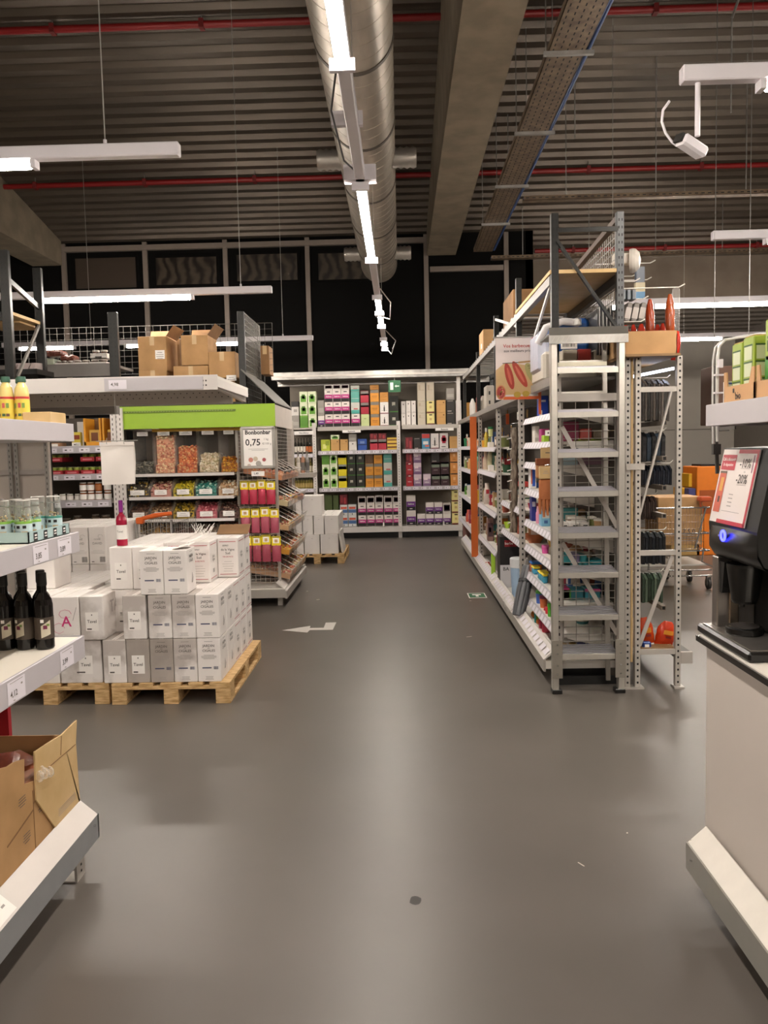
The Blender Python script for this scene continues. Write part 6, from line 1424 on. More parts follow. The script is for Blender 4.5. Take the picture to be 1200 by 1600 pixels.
disc(b, o+X_*(-W*.2)+Z_*(-H*.12), W*.03, H*.15, f('#c8604a'), 12, R(14), .0012); disc(b, o+X_*(W*.03)+Z_*(-H*.09), W*.03, H*.16, f('#cc6a54'), 12, R(28), .0014)
disc(b, o+X_*(W*.3)+Z_*(-H*.09), W*.11, H*.2, f('#a8a06a'), 20, R(28), .0006)
for k in range(9): b.bar(o+X_*(W*(.2+.025*k))+Z_*(H*(.04-.035*k))-Y_*.0012, o+X_*(W*(.3+.02*k))+Z_*(H*(.04-.035*k))-Y_*.0012, .0005, .004, f('#4a4a28'))
b.bar(o+X_*(-W*.35)+Z_*(H*.09)-Y_*.001, o+X_*(W*.0)+Z_*(H*.1)-Y_*.001, .0005, .006, f('#4a4240')); b.bar(o+X_*(W*.0)+Z_*(H*.1)-Y_*.001, o+X_*(W*.43)+Z_*(H*.125)-Y_*.001, .0005, .014, f('#b08a5a'))
disc(b, o+X_*(-W*.39)+Z_*(-H*.38), W*.11, H*.12, f('#c98a5c'), 20, 0, .001); disc(b, o+X_*(-W*.39)+Z_*(-H*.38), W*.09, H*.1, f('#a83e3a'), 20, 0, .0014)
rnd = random.Random(2)
for k in range(16): disc(b, o+X_*(-W*.39+W*.06*(rnd.random()*2-1))+Z_*(-H*.38+H*.07*(rnd.random()*2-1)), W*.018, W*.018, f(['#c85a4a', '#a89a4a', '#d8806a'][k % 3]), 8, 0, .0018)
disc(b, o+X_*(-W*.03)+Z_*(-H*.42), W*.08, H*.05, f('#b89a3a'), 14, 0, .001); disc(b, o+X_*(W*.16)+Z_*(-H*.41), W*.08, H*.05, f('#b4983c'), 14, 0, .001); disc(b, o+X_*(W*.34)+Z_*(-H*.41), W*.07, H*.035, f('#c9c4c0'), 14, 0, .001)
obj('food_picture', b, po)
b = MB(); b.tube([(p.x-.02, YP, q.z+.006), (q.x+.03, YP, q.z+.006)], .006, C('#b8b4b0', .3, .6), 6); b.box(q.x-.02, q.x+.0, YP+.004, YP+.01, p.z-.12, q.z, OB); b.tube([(q.x+.02, YP, q.z+.006), (q.x-.02, YP+.4, q.z+.006)], .004, CHROME, 6); obj('hanger_rail', b, po)

# ================================================================== LADDER
ld = thing('step_ladder', 'tall aluminium step ladder standing against the shelving end', 'ladder', (1.25, 5.45, 0))
YL = 5.36
sx0, sx1 = at(869, 800, YL).x, at(969, 800, YL).x
for s, x in ((0, sx0), (1, sx1)):
    b = MB(); b.box(x-.012 if s else x-.03, x+.03 if s else x+.012, YL-.012, YL+.05, .02, 2.385, ALU, .004); obj('stile', b, ld)
    b = MB(); b.box(x-.035, x+.035, YL-.018, YL-.012, .11, .37, C('#a09a90', .35, .6), .001)
    for zz in (.14, .2, .28, .34): b.lathe((x, YL-.022, zz), [(.006, -.004), (.006, .004)], CHROME, 6)
    obj('splice_plate', b, ld)
    b = MB(); b.box(x-.034, x+.034, YL-.016, YL+.056, 0, .03, BLACK, .004); obj('rubber_foot', b, ld)
for k, py in enumerate((577, 646, 709, 770, 835, 897, 963, 1024)):
    z = at(915, py+6, YL).z; b = MB(); b.box(sx0+.013, sx1-.013, YL-.008, YL+.0, z, z+.036, ALU, .001); b.add([(sx0+.013, YL, z+.034), (sx1-.013, YL, z+.034), (sx1-.013, YL+.19, z+.056), (sx0+.013, YL+.19, z+.056)], [(0, 1, 2, 3)], ALU)
    for j in range(5): zj = z+.037+j*.0045; b.box(sx0+.015, sx1-.015, YL+.008+j*.037, YL+.03+j*.037, zj, zj+.005, C('#b9b6be', .28, .7))
    b.box(sx0+.013, sx1-.013, YL+.18, YL+.19, z+.02, z+.056, ALU); obj('step', b, ld)
b = MB(); zt_ = 2.386
PLATE = ramp_mat('checker_plate', '#55524e', '#9a958c', 55, .35, .7, kind='wave', dist=2.5, p0=.3, p1=.6, bump=.6, coord='Generated')
b.box(sx0-.045, sx1+.045, YL-.03, YL+.32, zt_, zt_+.012, PLATE); b.box(sx0-.045, sx1+.045, YL-.03, YL-.02, zt_-.055, zt_, GALV); b.box(sx0-.045, sx1+.045, YL-.026, YL-.018, zt_+.001, zt_+.05, PLATE)
for k in range(16): b.bar((sx0-.03+k*.031, YL-.0305, zt_-.045), (sx0-.01+k*.031, YL-.0305, zt_-.012), .001, .003, C('#a39d92', .4, .5))
obj('platform', b, ld, 'checker-plate platform')
b = MB()
for x in (sx0+.03, sx1-.03): b.bar((x, YL+.3, 2.38), (x, YL+.2, .03), .03, .025, ALU)
for z in (1.99, 1.0, 2.2): b.box(sx0+.03, sx1-.03, YL+.25, YL+.262, z, z+.05, ALU)
obj('rear_legs', b, ld)
b = MB(); b.box(sx0+.02, sx0+.34, YL+.02, YL+.03, 2.19, 2.215, C('#c9c3ac', .4)); obj('label_bar', b, ld)

# end mesh and goods seen through the ladder
b = MB(); grid(b, (1.12, 5.60, .30), X_, Z_, .36, 1.72, 4, 34, .0034, C('#9a958d', .4, .4)); solo('wire_mesh_panel', b, 'wire mesh end panel of the right-hand shelving seen through the ladder', 'mesh panel')
b = MB(); b.box(1.05, 1.52, 5.565, 5.585, 1.97, 2.02, LGREY); b.box(1.05, 1.52, 5.565, 5.585, .0, .06, BLACK); b.bar((1.11, 5.575, 1.8), (1.49, 5.575, 1.1), .012, .03, LGREY); b.bar((1.11, 5.575, 1.0), (1.49, 5.575, .35), .012, .03, LGREY); solo('rack_crossbars', b, 'grey cross bars of the shelving end frame behind the ladder', 'frame')
def through(x0, x1, y0, y1, col, label, name='boxed_pack', cat='pack', Y=5.78, marks=(), kind='box', d=.15):
    p, q = at(x0, y1, Y), at(x1, y0, Y); b = MB(); z = p.z; H = q.z-p.z; W = q.x-p.x
    zs = [l for l in [.156, .335, .56, .80, 1.02, 1.30, 1.53, 1.70, 1.91, 2.152]]; z = min(zs, key=lambda a_: abs(a_-p.z)) if min(abs(a_-p.z) for a_ in zs) < .09 else p.z
    z += .0008
    if kind == 'box': b.box(p.x, q.x, Y, Y+d, z, z+H, C(col, .4), .006)
    else: b.lathe((p.x+W/2, Y+W/2, z), [(W*.4, 0), (W*.5, H*.7), (W*.5, H*.71), (W*.48, H)], C(col, .4), 16)
    for (a_, c_, e_, f_, mm) in marks: b.rect((p.x+W*(a_+c_)/2, Y-.0015, z+H*(e_+f_)/2), X_, Z_, W*(c_-a_), H*(f_-e_), C(mm, .5, 0, 0))
    solo(name, b, label, cat, 'goods seen through the ladder')
TH = [(879, 902, 546, 563, '#b9ae9c', 'beige moulded case at the top of the ladder, left one'), (903, 924, 545, 563, '#a02c24', 'red pack between the beige cases at the top of the ladder'), (928, 958, 546, 563, '#b5aa98', 'beige moulded case at the top of the ladder, right one'),
      (880, 905, 655, 686, '#8a2a4c', 'plum-coloured pack seen through the third ladder gap'), (906, 925, 668, 688, '#b0423a', 'brick-red tin seen through the third ladder gap'), (927, 955, 670, 688, '#7a6a54', 'brown pack seen through the third ladder gap'), (895, 955, 684, 689, '#9cb43a', 'flat lime tray seen through the third ladder gap'),
      (878, 903, 722, 746, '#a8c0c8', 'pale blue basket seen through the fourth ladder gap'), (905, 958, 720, 744, '#7a5a68', 'mauve storage box seen through the fourth ladder gap'),
      (876, 912, 768, 780, '#2a3450', 'dark navy bag seen through the fifth ladder gap'), (914, 956, 772, 784, '#4a4642', 'charcoal pack seen through the fifth ladder gap'),
      (878, 888, 808, 830, '#ddd8d2', 'white box with a black ring, left of three through the ladder'), (891, 905, 808, 830, '#ddd8d2', 'white box with a black ring, middle of three through the ladder'), (907, 921, 808, 830, '#ddd8d2', 'white box with a black ring, right of three through the ladder'),
      (876, 892, 848, 868, '#3aa0a8', 'teal box left in the sixth ladder gap'), (893, 906, 848, 868, '#8a80a8', 'lilac box in the sixth ladder gap'), (907, 917, 850, 868, '#2e98a0', 'narrow teal box in the sixth ladder gap'), (918, 942, 868, 878, '#2c98a4', 'flat turquoise tray in the sixth ladder gap'), (880, 912, 868, 876, '#4a9aa0', 'flat pale teal tray in the sixth ladder gap'),
      (876, 891, 906, 924, '#c03878', 'hot pink box left in the seventh ladder gap'), (892, 912, 908, 924, '#3a8a9a', 'grey-teal box in the seventh ladder gap'), (914, 938, 908, 925, '#3c98a8', 'turquoise box with pink lid in the seventh ladder gap'),
      (876, 893, 935, 952, '#4c9a3a', 'green tub left in the eighth ladder gap')]
for (x0, x1, y0, y1, col, lab) in TH:
    mk = [(.3, .8, .2, .8, '#1c1a1a'), (.42, .68, .34, .66, '#d9d4cf')] if 'ring' in lab else ([(0, 1, .7, 1, '#d04a90')] if 'pink lid' in lab else [])
    through(x0, x1, y0, y1, col, lab, marks=mk)
for (x0, x1, col, lab) in ((874, 887, '#b89a70', 'tan jar low in the ladder gap, left'), (890, 901, '#c9a23a', 'yellow jar low in the ladder gap'), (903, 916, '#3a4c98', 'blue and white tub with violet lid low in the ladder gap'), (918, 929, '#2c3c7a', 'dark blue tub low in the ladder gap, right')): through(x0, x1, 996, 1013, col, lab, 'small_tub', 'tub', kind='tub')

# ================================================================== RIGHT FRAME BESIDE THE LADDER
ef = thing('shelving_end', 'light grey perforated upright frame right of the ladder', 'rack frame', (1.7, 5.45, 0))
YE = 5.45
def perf(b, x, y, z0, z1, w=.036, n=None):
    b.box(x-w/2, x+w/2, y, y+.04, z0, z1, LGREY, .002); b.holes((x, y-.0012, z0+.03), (0, 0, .043), X_, Z_, int((z1-z0)/.043), .012, .014)
for px in (981, 997, 1061):
    x = at(px, 800, YE).x; b = MB(); perf(b, x, YE, 0.012, 2.25); b.box(x-.03, x+.04, YE-.02, YE+.06, 0, .012, LGREY); obj('upright', b, ef)
x1, x2 = at(997, 800, YE).x, at(1061, 800, YE).x
b = MB()
for py in (608, 864, 1019): z = at(1030, py, YE).z; b.box(x1+.018, x2-.018, YE+.005, YE+.03, z-.017, z+.017, LGREY)
p, q = at(1050, 612, YE), at(998, 815, YE); b.bar((p.x, YE+.02, p.z), (q.x, YE+.02, q.z), .012, .026, LGREY); p, q = at(1052, 869, YE), at(1000, 1010, YE); b.bar((p.x, YE+.02, p.z), (q.x, YE+.02, q.z), .012, .026, LGREY)
z = at(990, 729, YE).z; b.box(at(978, 729, YE).x, at(1007, 729, YE).x, YE-.008, YE-.002, z-.022, z+.02, LGREY)
obj('cross_bars', b, ef)
b = MB(); x = at(989, 800, YE).x; b.box(x-.008, x+.006, YE+.02, YE+.05, .18, 2.25, PALECARD); obj('board_edge', b, ef, 'pale board edge between the posts')
b = MB()
for py in (659, 716, 763, 808, 955): z = at(1050, py, YE).z; b.box(x2-.075, x2-.045, YE+.12, 7.6, z-.018, z+.014, C('#8c8074', .5, .2)); b.rect((x2-.06, YE+.119, z-.002), X_, Z_, .02, .022, BLACK)
obj('shelf_arms', b, ef)
b = MB(); z = at(1030, 1019, YE).z; b.box(x1, x2, YE+.05, 7.4, z+.012, z+.018, C('#8a6a44', .6)); b.box(x2+.015, x2+.1, YE+.05, 7.4, z-.07, z-.01, C('#4a4440', .5)); b.box(x2+.015, x2+.11, YE+.03, YE+.05, z-.09, z-.01, LGREY); obj('bottom_tray', b, ef)
b = MB(); b.box(1.54, 1.56, YE+.2, 7.6, .1, 2.2, C('#4c443c', .7)); obj('back_panel', b, ef)
b = MB(); p, q = at(1003, 594, 6.0), at(1046, 582, 6.0); b.bar((1.56, 6.0, p.z), (q.x, 5.9, q.z+.02), .03, .018, emis('shelf_strip_light', '#dfe8ff', 3.0)); obj('shelf_light', b, ef, 'small glowing strip under the top')
rowsH = [(1003, 1046, 592, 658, 10, ['#3a322c', '#5a5048', '#2a2622'], 'dark brown pouch in the upper hanging row'), (1003, 1040, 675, 722, 5, ['#1c1b1c', '#2c3844'], 'crumpled black bag in the second hanging row'), (1003, 1050, 727, 758, 13, ['#14161f', '#20242e'], 'navy-black comb pack in the third hanging row'),
         (1003, 1026, 776, 812, 7, ['#33241f', '#4a3a34'], 'dark maroon pack in the fourth hanging row'), (1003, 1040, 832, 882, 7, ['#18191c', '#22252a'], 'black blister pack in the fifth hanging row'), (1003, 1036, 897, 942, 7, ['#39493a', '#5a6a58', '#2c3a2c'], 'green-grey packet in the lowest hanging row')]
for ri, (x0, x1_, y0, y1, n, cols, lab) in enumerate(rowsH):
    Y = 5.8
    for k in range(n):
        px = x0 + (x1_-x0)*(k+.5)/n; p, q = at(px, y1-(k % 3), Y), at(px, y0+(k % 2)*2, Y); w_ = (x1_-x0)/n*Y/FPX*.8; b = MB()
        b.prism([(Y, p.z), (Y+.14, p.z), (Y+.15, q.z-.03), (Y+.09, q.z), (Y+.05, q.z), (Y-.005, q.z-.03)], 'x', p.x-w_/2, p.x+w_/2, C(cols[k % len(cols)], .3, 0, .1, 30, .4))
        solo('hanging_pack', b, '%s, %s from left' % (lab, ORD[k]), 'pack', 'packs hanging behind the right frame, row %d' % (ri+1))
    q = at(x0, y0, Y); b = MB(); b.tube([(1.56, Y+.07, q.z+.01), (at(x1_, y0, Y).x+.01, Y+.07, q.z+.01), (at(x1_, y0, Y).x+.03, Y+.07, q.z+.03)], .004, WIREW, 6)
    solo('display_hook', b, 'wire hook holding the %s row of hanging packs behind the right frame' % ORD[ri], 'hook')
def obag(px0, px1, py0, py1, Y, label, tilt=0, col='#c8431c', grp='orange snack bags'):
    p, q = at(px0, py1, Y), at(px1, py0, Y); W = q.x-p.x; H = q.z-p.z; b = MB(); n = 14; m_ = 9; vs = []
    b.xf = Matrix.Translation(((p.x+q.x)/2, Y, p.z)) @ Matrix.Rotation(R(tilt), 4, 'Y')
    for j in range(m_):
        u = j/(m_-1); w_ = W*.5*(1 if u < .75 else 1-(u-.75)*2.4); th = .045*math.sin(math.pi*min(1, u*.9+.08))
        for k in range(n): a_ = 2*math.pi*k/n; vs.append((w_*math.cos(a_)*(1+.05*math.sin(j*3)), .05+th*math.sin(a_), H*u))
    fs = [(j*n+k, j*n+(k+1) % n, (j+1)*n+(k+1) % n, (j+1)*n+k) for j in range(m_-1) for k in range(n)]
    b.add(vs, fs, C(col, .22, 0, .1, 25, .6), True); b.add(vs[:n], [tuple(range(n))[::-1]], C(col)); b.add(vs[-n:], [tuple(range(n))], C('#d8d0c8', .2, .3))
    bg = tag(obj('snack_bag', b), label, 'bag', grp)
    if 'bottom tray' in label:
        xf_ = b.xf; c = MB(); c.xf = xf_; c.rect((0, -.001, H*.62), X_, Z_, W*.5, H*.16, C('#e0932c', .4)); c.rect((W*.05, -.0012, H*.45), X_, Z_, W*.3, H*.08, C('#8a2418', .4)); c.rect((W*.2, .0, H*.14), X_, Z_, W*.22, H*.12, PAPER); obj('printed_panel', c, bg)
    return bg
zt2 = at(1030, 1014, YE).z
obag(1003, 1028, 966, 1015, 5.6, 'red-orange bag on the bottom tray, left one', -8, '#c8471c'); obag(1024, 1054, 972, 1015, 5.58, 'large orange-red bag with small print on the bottom tray, right one', 12, '#cc3c18')
b = MB(); p, q = at(1004, 1015, 5.52), at(1018, 1003, 5.52); b.box(p.x, q.x, 5.52, 5.56, p.z, q.z, C('#23428c', .3, 0, .1, 30, .4), .008); b.rect(((p.x+q.x)/2, 5.519, (p.z+q.z)/2), X_, Z_, .03, .02, PAPER); solo('blue_pouch', b, 'small blue pouch in front of the orange bags on the bottom tray', 'pouch')
# cardboard tray with bags on top
ct = thing('cardboard_tray', 'long brown cardboard tray of orange bags on top of the right frame', 'tray', (1.7, 5.6, 2.25))
p, q = at(973, 558, 5.42), at(1058, 516, 5.42); b = MB(); z0 = 2.262
b.box(p.x, q.x, 5.42, 5.426, z0, q.z, CARD); b.box(p.x, q.x, 5.42, 5.9, z0-.004, z0, CARD); b.box(p.x, p.x+.005, 5.42, 5.9, z0, q.z, CARD); b.box(q.x-.005, q.x, 5.42, 5.9, z0, q.z-.02, CARD); b.box(p.x, q.x, 5.895, 5.9, z0, q.z, CARD)
obj('tray_body', b, ct)
b = MB(); b.box(p.x, q.x, 5.35, 7.4, 2.24, 2.256, C('#8a6a44', .6)); solo('top_board', b, 'brown board under the cardboard tray on the right frame', 'board')
for k, (a_, c_, t_) in enumerate(((975, 987, 506), (988, 998, 505), (999, 1012, 504), (1026, 1036, 505), (1034, 1044, 503))):
    obag(a_, c_, t_, 545, 5.5 + .05*(k % 2), 'orange bag peeking out of the cardboard tray, %s from left' % ORD[k], 0, '#8a2416')
obag(1012, 1026, 465, 543, 5.62, 'orange bag hanging vertically above the tray, left one', 0, '#8e3214'); obag(1043, 1058, 457, 543, 5.60, 'orange bag hanging vertically above the tray, right one', 0, '#984016')
obag(1052, 1064, 515, 562, 5.5, 'shiny orange-red bag slipping over the right end of the tray', 6, '#c8301c')
b = MB(); p, q = at(1050, 520, 5.66), at(1062, 450, 5.66); b.box(p.x, q.x, 5.645, 5.67, p.z, q.z, FILM, .01); solo('clear_wrapper', b, 'shiny clear wrapper hanging beside the right vertical orange bag', 'wrapper')
b = MB()
for (xa_, xb_, py, Y) in ((972, 1070, 451, 5.66), (972, 1013, 468, 6.2), (972, 1000, 440, 6.1), (972, 996, 432, 6.5), (972, 1024, 412, 6.4), (972, 1018, 438, 7.0), (972, 1010, 503, 5.9)):
    p, q = at(xa_, py, Y), at(xb_, py, Y); b.tube([(1.54, Y, p.z), (q.x-.04, Y, p.z-.0), (q.x, Y, p.z+.02)], .0045, WIREW, 6)
t = thing('hook_rack', 'cluster of long wire hooks sticking out above the right frame', 'hooks', (1.54, 6.2, 2.6)); obj_split('hook', b, t)
for k in range(3):
    p, q = at(972+11*k, 502, 6.0), at(986+11*k, 472, 6.0); b = MB(); b.xf = Matrix.Translation(((p.x+q.x)/2, 6.0, p.z)) @ Matrix.Rotation(R(12), 4, 'Y'); b.box(-.02, .02, 0, .15, 0, q.z-p.z, C('#7a736c', .4), .006); b.box(-.021, .021, -.003, 0, .02, .1, C('#b8b0a8', .5)); solo('blister_pack', b, 'grey blister pack hanging beside the dark upright, %s from left' % ORD[k], 'pack', 'blister packs above the cardboard tray')
for k in range(3):
    p, q = at(972+8*k, 468, 6.1), at(979+8*k, 452, 6.1); b = MB(); b.box(p.x, q.x-.005, 6.1, 6.2, p.z, q.z, C('#6a727a', .4), .004); solo('blister_pack', b, 'small bluish blister pack in the upper hanging row, %s from left' % ORD[k], 'pack', 'blister packs above the cardboard tray')
p, q = at(993, 462, 6.3), at(1008, 441, 6.3); b = MB(); b.box(p.x, q.x, 6.3, 6.34, p.z+.03, q.z, C('#b8ab8c', .5)); b.box(p.x, q.x, 6.3, 6.36, p.z-.02, p.z+.03, C('#1f6a94', .4)); b.box(p.x+.01, q.x-.0, 6.31, 6.36, q.z, q.z+.12, C('#23344a', .4)); solo('carded_tool', b, 'beige and blue carded tool hanging above the small blister packs', 'pack')
# white dome
dm = thing('dome_fixture', 'white rounded alarm sounder mounted near the top of the dark rack post', 'alarm', (1.7, 5.8, 3.2))
p = at(991, 407, 5.9); b = MB(); b.xf = Matrix.Translation(p) @ Matrix.Rotation(R(90), 4, 'Y') @ Matrix.Rotation(R(20), 4, 'X'); b.lathe((0, 0, 0), [(.08, -.03), (.085, -.01), (.08, .01), (.055, .035), (.01, .045)], C('#c9c2b8', .4), 24); obj('dome', b, dm)
b = MB(); b.xf = None; b.box(1.54, p.x-.02, 5.87, 5.93, p.z-.03, p.z+.05, C('#bdb5aa', .4), .01); obj('bracket', b, dm)
# ================================================================== NEAR LEFT SHELVES
nl = thing('shelving_unit', 'white shelving end at the left edge, nearest to the viewer', 'shelving', (-1.6, 2.2, 0))
XL = -1.265; YE1 = 3.12
def lip(b, z, hh, xf=XL, ye=YE1, y0=.2): b.box(xf-.012, xf, y0, ye, z-hh, z+.003, RAIL, .002); b.box(xf-.5, xf, ye-.002, ye+.002, z-hh, z+.003, RAIL)
for (z, hh) in ((1.793, .066), (1.372, .075), (.96, .085)):
    b = MB(); b.box(XL-.55, XL-.012, .2, YE1-.01, z-.03, z, C('#efe7da', .35, 0, .01)); b.box(XL-.012, XL-.006, .2, YE1-.01, z-.001, z+.001, C('#d8b98a', .5)); obj('shelf_board', b, nl)
    b = MB(); lip(b, z, hh)
    if z < 1.5:
        for (yc, tx) in (((2.98, '3,89'), (2.78, '3,85')) if z > 1 else ((2.95, '3,99'), (2.55, '4,12'), (2.1, '2,49'))):
            b.rect((XL+.0012, yc, z-hh*.5), Y_, Z_, .12, hh*.85, TAG); b.text(tx, (XL+.002, yc-.02, z-hh*.6), Y_, Z_, .028, INK); b.rect((XL+.002, yc, z-hh*.15), Y_, Z_, .09, .002, INKL); b.rect((XL+.002, yc+.035, z-hh*.35), Y_, Z_, .012, .006, INKL); b.rect((XL+.002, yc-.02, z-hh*.85), Y_, Z_, .012, .003, INKL)
    obj('price_rail', b, nl)
b = MB(); b.box(-1.80, -1.29, .2, 3.13, .12, .19, SHELFW); b.box(-1.29, -1.275, .2, 3.2, .10, .2, C('#9a9c9e', .35, .3)); b.prism([(-1.276, .197), (-1.274, .2), (-1.345, .26), (-1.35, .255)], 'y', .2, 3.19, WHITEP); b.box(-1.35, -1.275, 3.19, 3.2, .10, .2, C('#9a9c9e', .35, .3)); b.lathe((-1.273, 3.15, .17), [(.006, -.003), (.006, .003)], CHROME, 8)
yc = 2.42; o = Vector((-1.308, yc, .2305)); vv = Vector((-.07, 0, .06)).normalized(); uu = Y_
b.rect(o+Vector((.002, 0, .003)), uu, vv, .15, .075, PAPER); b.text('0,79', o+Vector((.004, -.02, .004)), uu, vv, .03, INK); b.rect(o+Vector((.003, 0, .0035))+vv*.03, uu, vv, .12, .003, INKR); b.rect(o+Vector((.003, .04, .0035)), uu, vv, .02, .008, INKL)
obj('base_shelf', b, nl)
b = MB(); b.box(-1.40, -1.30, 3.02, 3.10, 0, .006, LGREY); b.box(-1.31, -1.30, 3.02, 3.10, .006, .12, LGREY); b.holes((-1.2985, 3.06, .03), (0, 0, .025), Y_, Z_, 4, .012, .01); b.lathe((-1.37, 3.06, .006), [(.008, 0), (.008, .012)], CHROME, 8); obj('foot_bracket', b, nl)
b = MB(); b.box(-1.625, -1.575, 3.095, 3.12, .19, .93, C('#a81c2c', .35)); obj('red_post', b, nl, 'red painted post'); b = MB(); b.box(-1.82, -1.80, .2, 3.1, 0, 2.2, C('#b5aba1', .5)); obj('back_panel', b, nl)
# lemonade bottles on top shelf
YLW = C('#e6cf5c', .25, 0, .03); CAPG = C('#2f5a48', .4)
def lemon(x, y, lab):
    z = 1.7935; t = thing('lemonade_bottle', lab, 'bottle', (x, y, z), 'yellow lemonade bottles on the top left shelf')
    b = MB(); r = .025; b.lathe((x, y, z), [(r*.9, 0), (r, .01), (r, .115), (r*.85, .138), (r*.5, .155), (r*.48, .165)], C('#e8d48a', .15), 18); obj('glass_body', b, t)
    b = MB(); b.lathe((x, y, z), [(r*.62, .157), (r*.68, .16), (r*.62, .178)], CAPG, 14); obj('cap', b, t)
    b = MB(); b.lathe((x, y, z), [(r+.001, .015), (r+.001, .092)], YLW, 18); b.lathe((x, y, z), [(r+.0015, .095), (r+.0015, .103)], C('#c03a3a', .4), 18)
    for a_ in (-40, 0, 30): 
        q = Vector((x+(r+.002)*math.sin(R(a_)), y-(r+.002)*math.cos(R(a_)), z+.07)); u = Vector((math.cos(R(a_)), math.sin(R(a_)), 0)); b.rect(q, u, Z_, .010, .018, C('#c85a5a' if a_ == 0 else '#7a9a4a', .5)); b.rect(q-Z_*.035, u, Z_, .012, .010, C('#6a4a3a' if a_ else '#4a6a4a', .5))
    obj('label', b, t)
cols_ = [(-1.457, 3.07, 'rightmost'), (-1.512, 3.06, 'second from right'), (-1.567, 3.05, 'third from right')]
for (x, y, d) in cols_: lemon(x+.045, y-.05, 'yellow lemonade bottle with green cap, front row, %s' % d)
lemon(-1.44, 3.07, 'yellow lemonade bottle with green cap standing behind the others')
b = MB(); b.box(-1.378, -1.275, 2.94, 3.08, 1.7935, 1.835, PALECARD, .003); solo('cardboard_tray', b, 'low pale cardboard tray beside the lemonade bottles on the top left shelf', 'tray')
# blue tray and mason jars
tz = 1.3725
t = thing('blue_tray', 'pale blue cardboard tray holding snack jars on the middle left shelf', 'tray', (-1.45, 2.7, tz)); BT = C('#b0c8c8', .5)
b = MB(); xA, xB = -1.60, -1.285; b.box(xA, xB, 2.74, 3.08, tz, tz+.004, BT); b.box(xB-.004, xB, 2.74, 3.08, tz, tz+.04, BT); b.box(xA, xA+.004, 2.74, 3.08, tz, tz+.04, BT); b.box(xA, xB, 3.076, 3.08, tz, tz+.04, BT); b.box(xA, xB, 2.74, 2.744, tz, tz+.04, BT); obj('tray_walls', b, t)
b = MB()
for k in range(4): yv = 2.79+k*.08; b.rect((xB+.0012, yv, tz+.02), Y_, Z_, .03, .03, INKB); b.rect((xB+.0018, yv, tz+.025), Y_, Z_, .018, .006, PAPER); b.rect((xB+.0018, yv, tz+.015), Y_, Z_, .02, .004, PAPER); 
obj('printed_marks', b, t)
def mason(x, y, band, lab):
    z = tz+.005; t = thing('snack_jar', lab, 'jar', (x, y, z), 'snack jars in the blue tray'); r = .028
    b = MB(); b.lathe((x, y, z), [(r*.85, 0), (r, .012), (r, .095), (r*.86, .112), (r*.8, .12)], GLASS, 18); obj('glass_body', b, t)
    b = MB(); b.lathe((x, y, z), [(r*.86, .119), (r*.92, .122), (r*.92, .142), (r*.8, .145)], C('#c9c6c0', .25, .4), 18, [C('#c9c6c0', .25, .4), GLASS, C('#d8d4ce', .25, .3)]); obj('lid', b, t)
    b = MB(); b.lathe((x, y, z), [(r+.001, .012), (r+.001, .062)], C('#c9dde0', .5), 18); b.lathe((x, y, z), [(r+.0015, .062), (r+.0015, .069)], C(band, .5), 18)
    for a_ in (-50, -10, 30): q = Vector((x+(r+.002)*math.sin(R(a_)), y-(r+.002)*math.cos(R(a_)), z+.036)); u = Vector((math.cos(R(a_)), math.sin(R(a_)), 0)); b.rect(q+Z_*.015, u, Z_, .012, .01, INKB); b.rect(q-Z_*.012, u, Z_, .02, .024, C('#c9a878' if a_ != -10 else '#8a9aa0', .6))
    obj('label', b, t)
    b = MB(); gems(b, [C('#b89a6a', .6), C('#7a5a3a', .6), C('#d8c090', .6)], lambda q: Vector((x+(q.random()-.5)*.034, y+(q.random()-.5)*.034, z+.015+q.random()*.075)), 40, .006, int(abs(x*1000+y*100))); obj('snack_filling', b, t)['kind'] = 'stuff'
mj = [(-1.32, 3.03, '#4a9a8a'), (-1.38, 3.03, '#4a9a8a'), (-1.325, 2.86, '#8ac04a'), (-1.385, 2.86, '#8ac04a'), (-1.325, 2.79, '#8ac04a'), (-1.40, 2.79, '#8ac04a'), (-1.45, 2.86, '#8ac04a')]
for k, (x, y, c_) in enumerate(mj): mason(x, y, c_, 'snack jar with %s band in the blue tray, %s' % ('green' if c_ == '#8ac04a' else 'teal', ['far right corner', 'back row, second from right', 'middle of the aisle edge', 'middle, one back from the edge', 'near the front of the aisle edge', 'near the front, one back', 'standing at the back left'][k]))
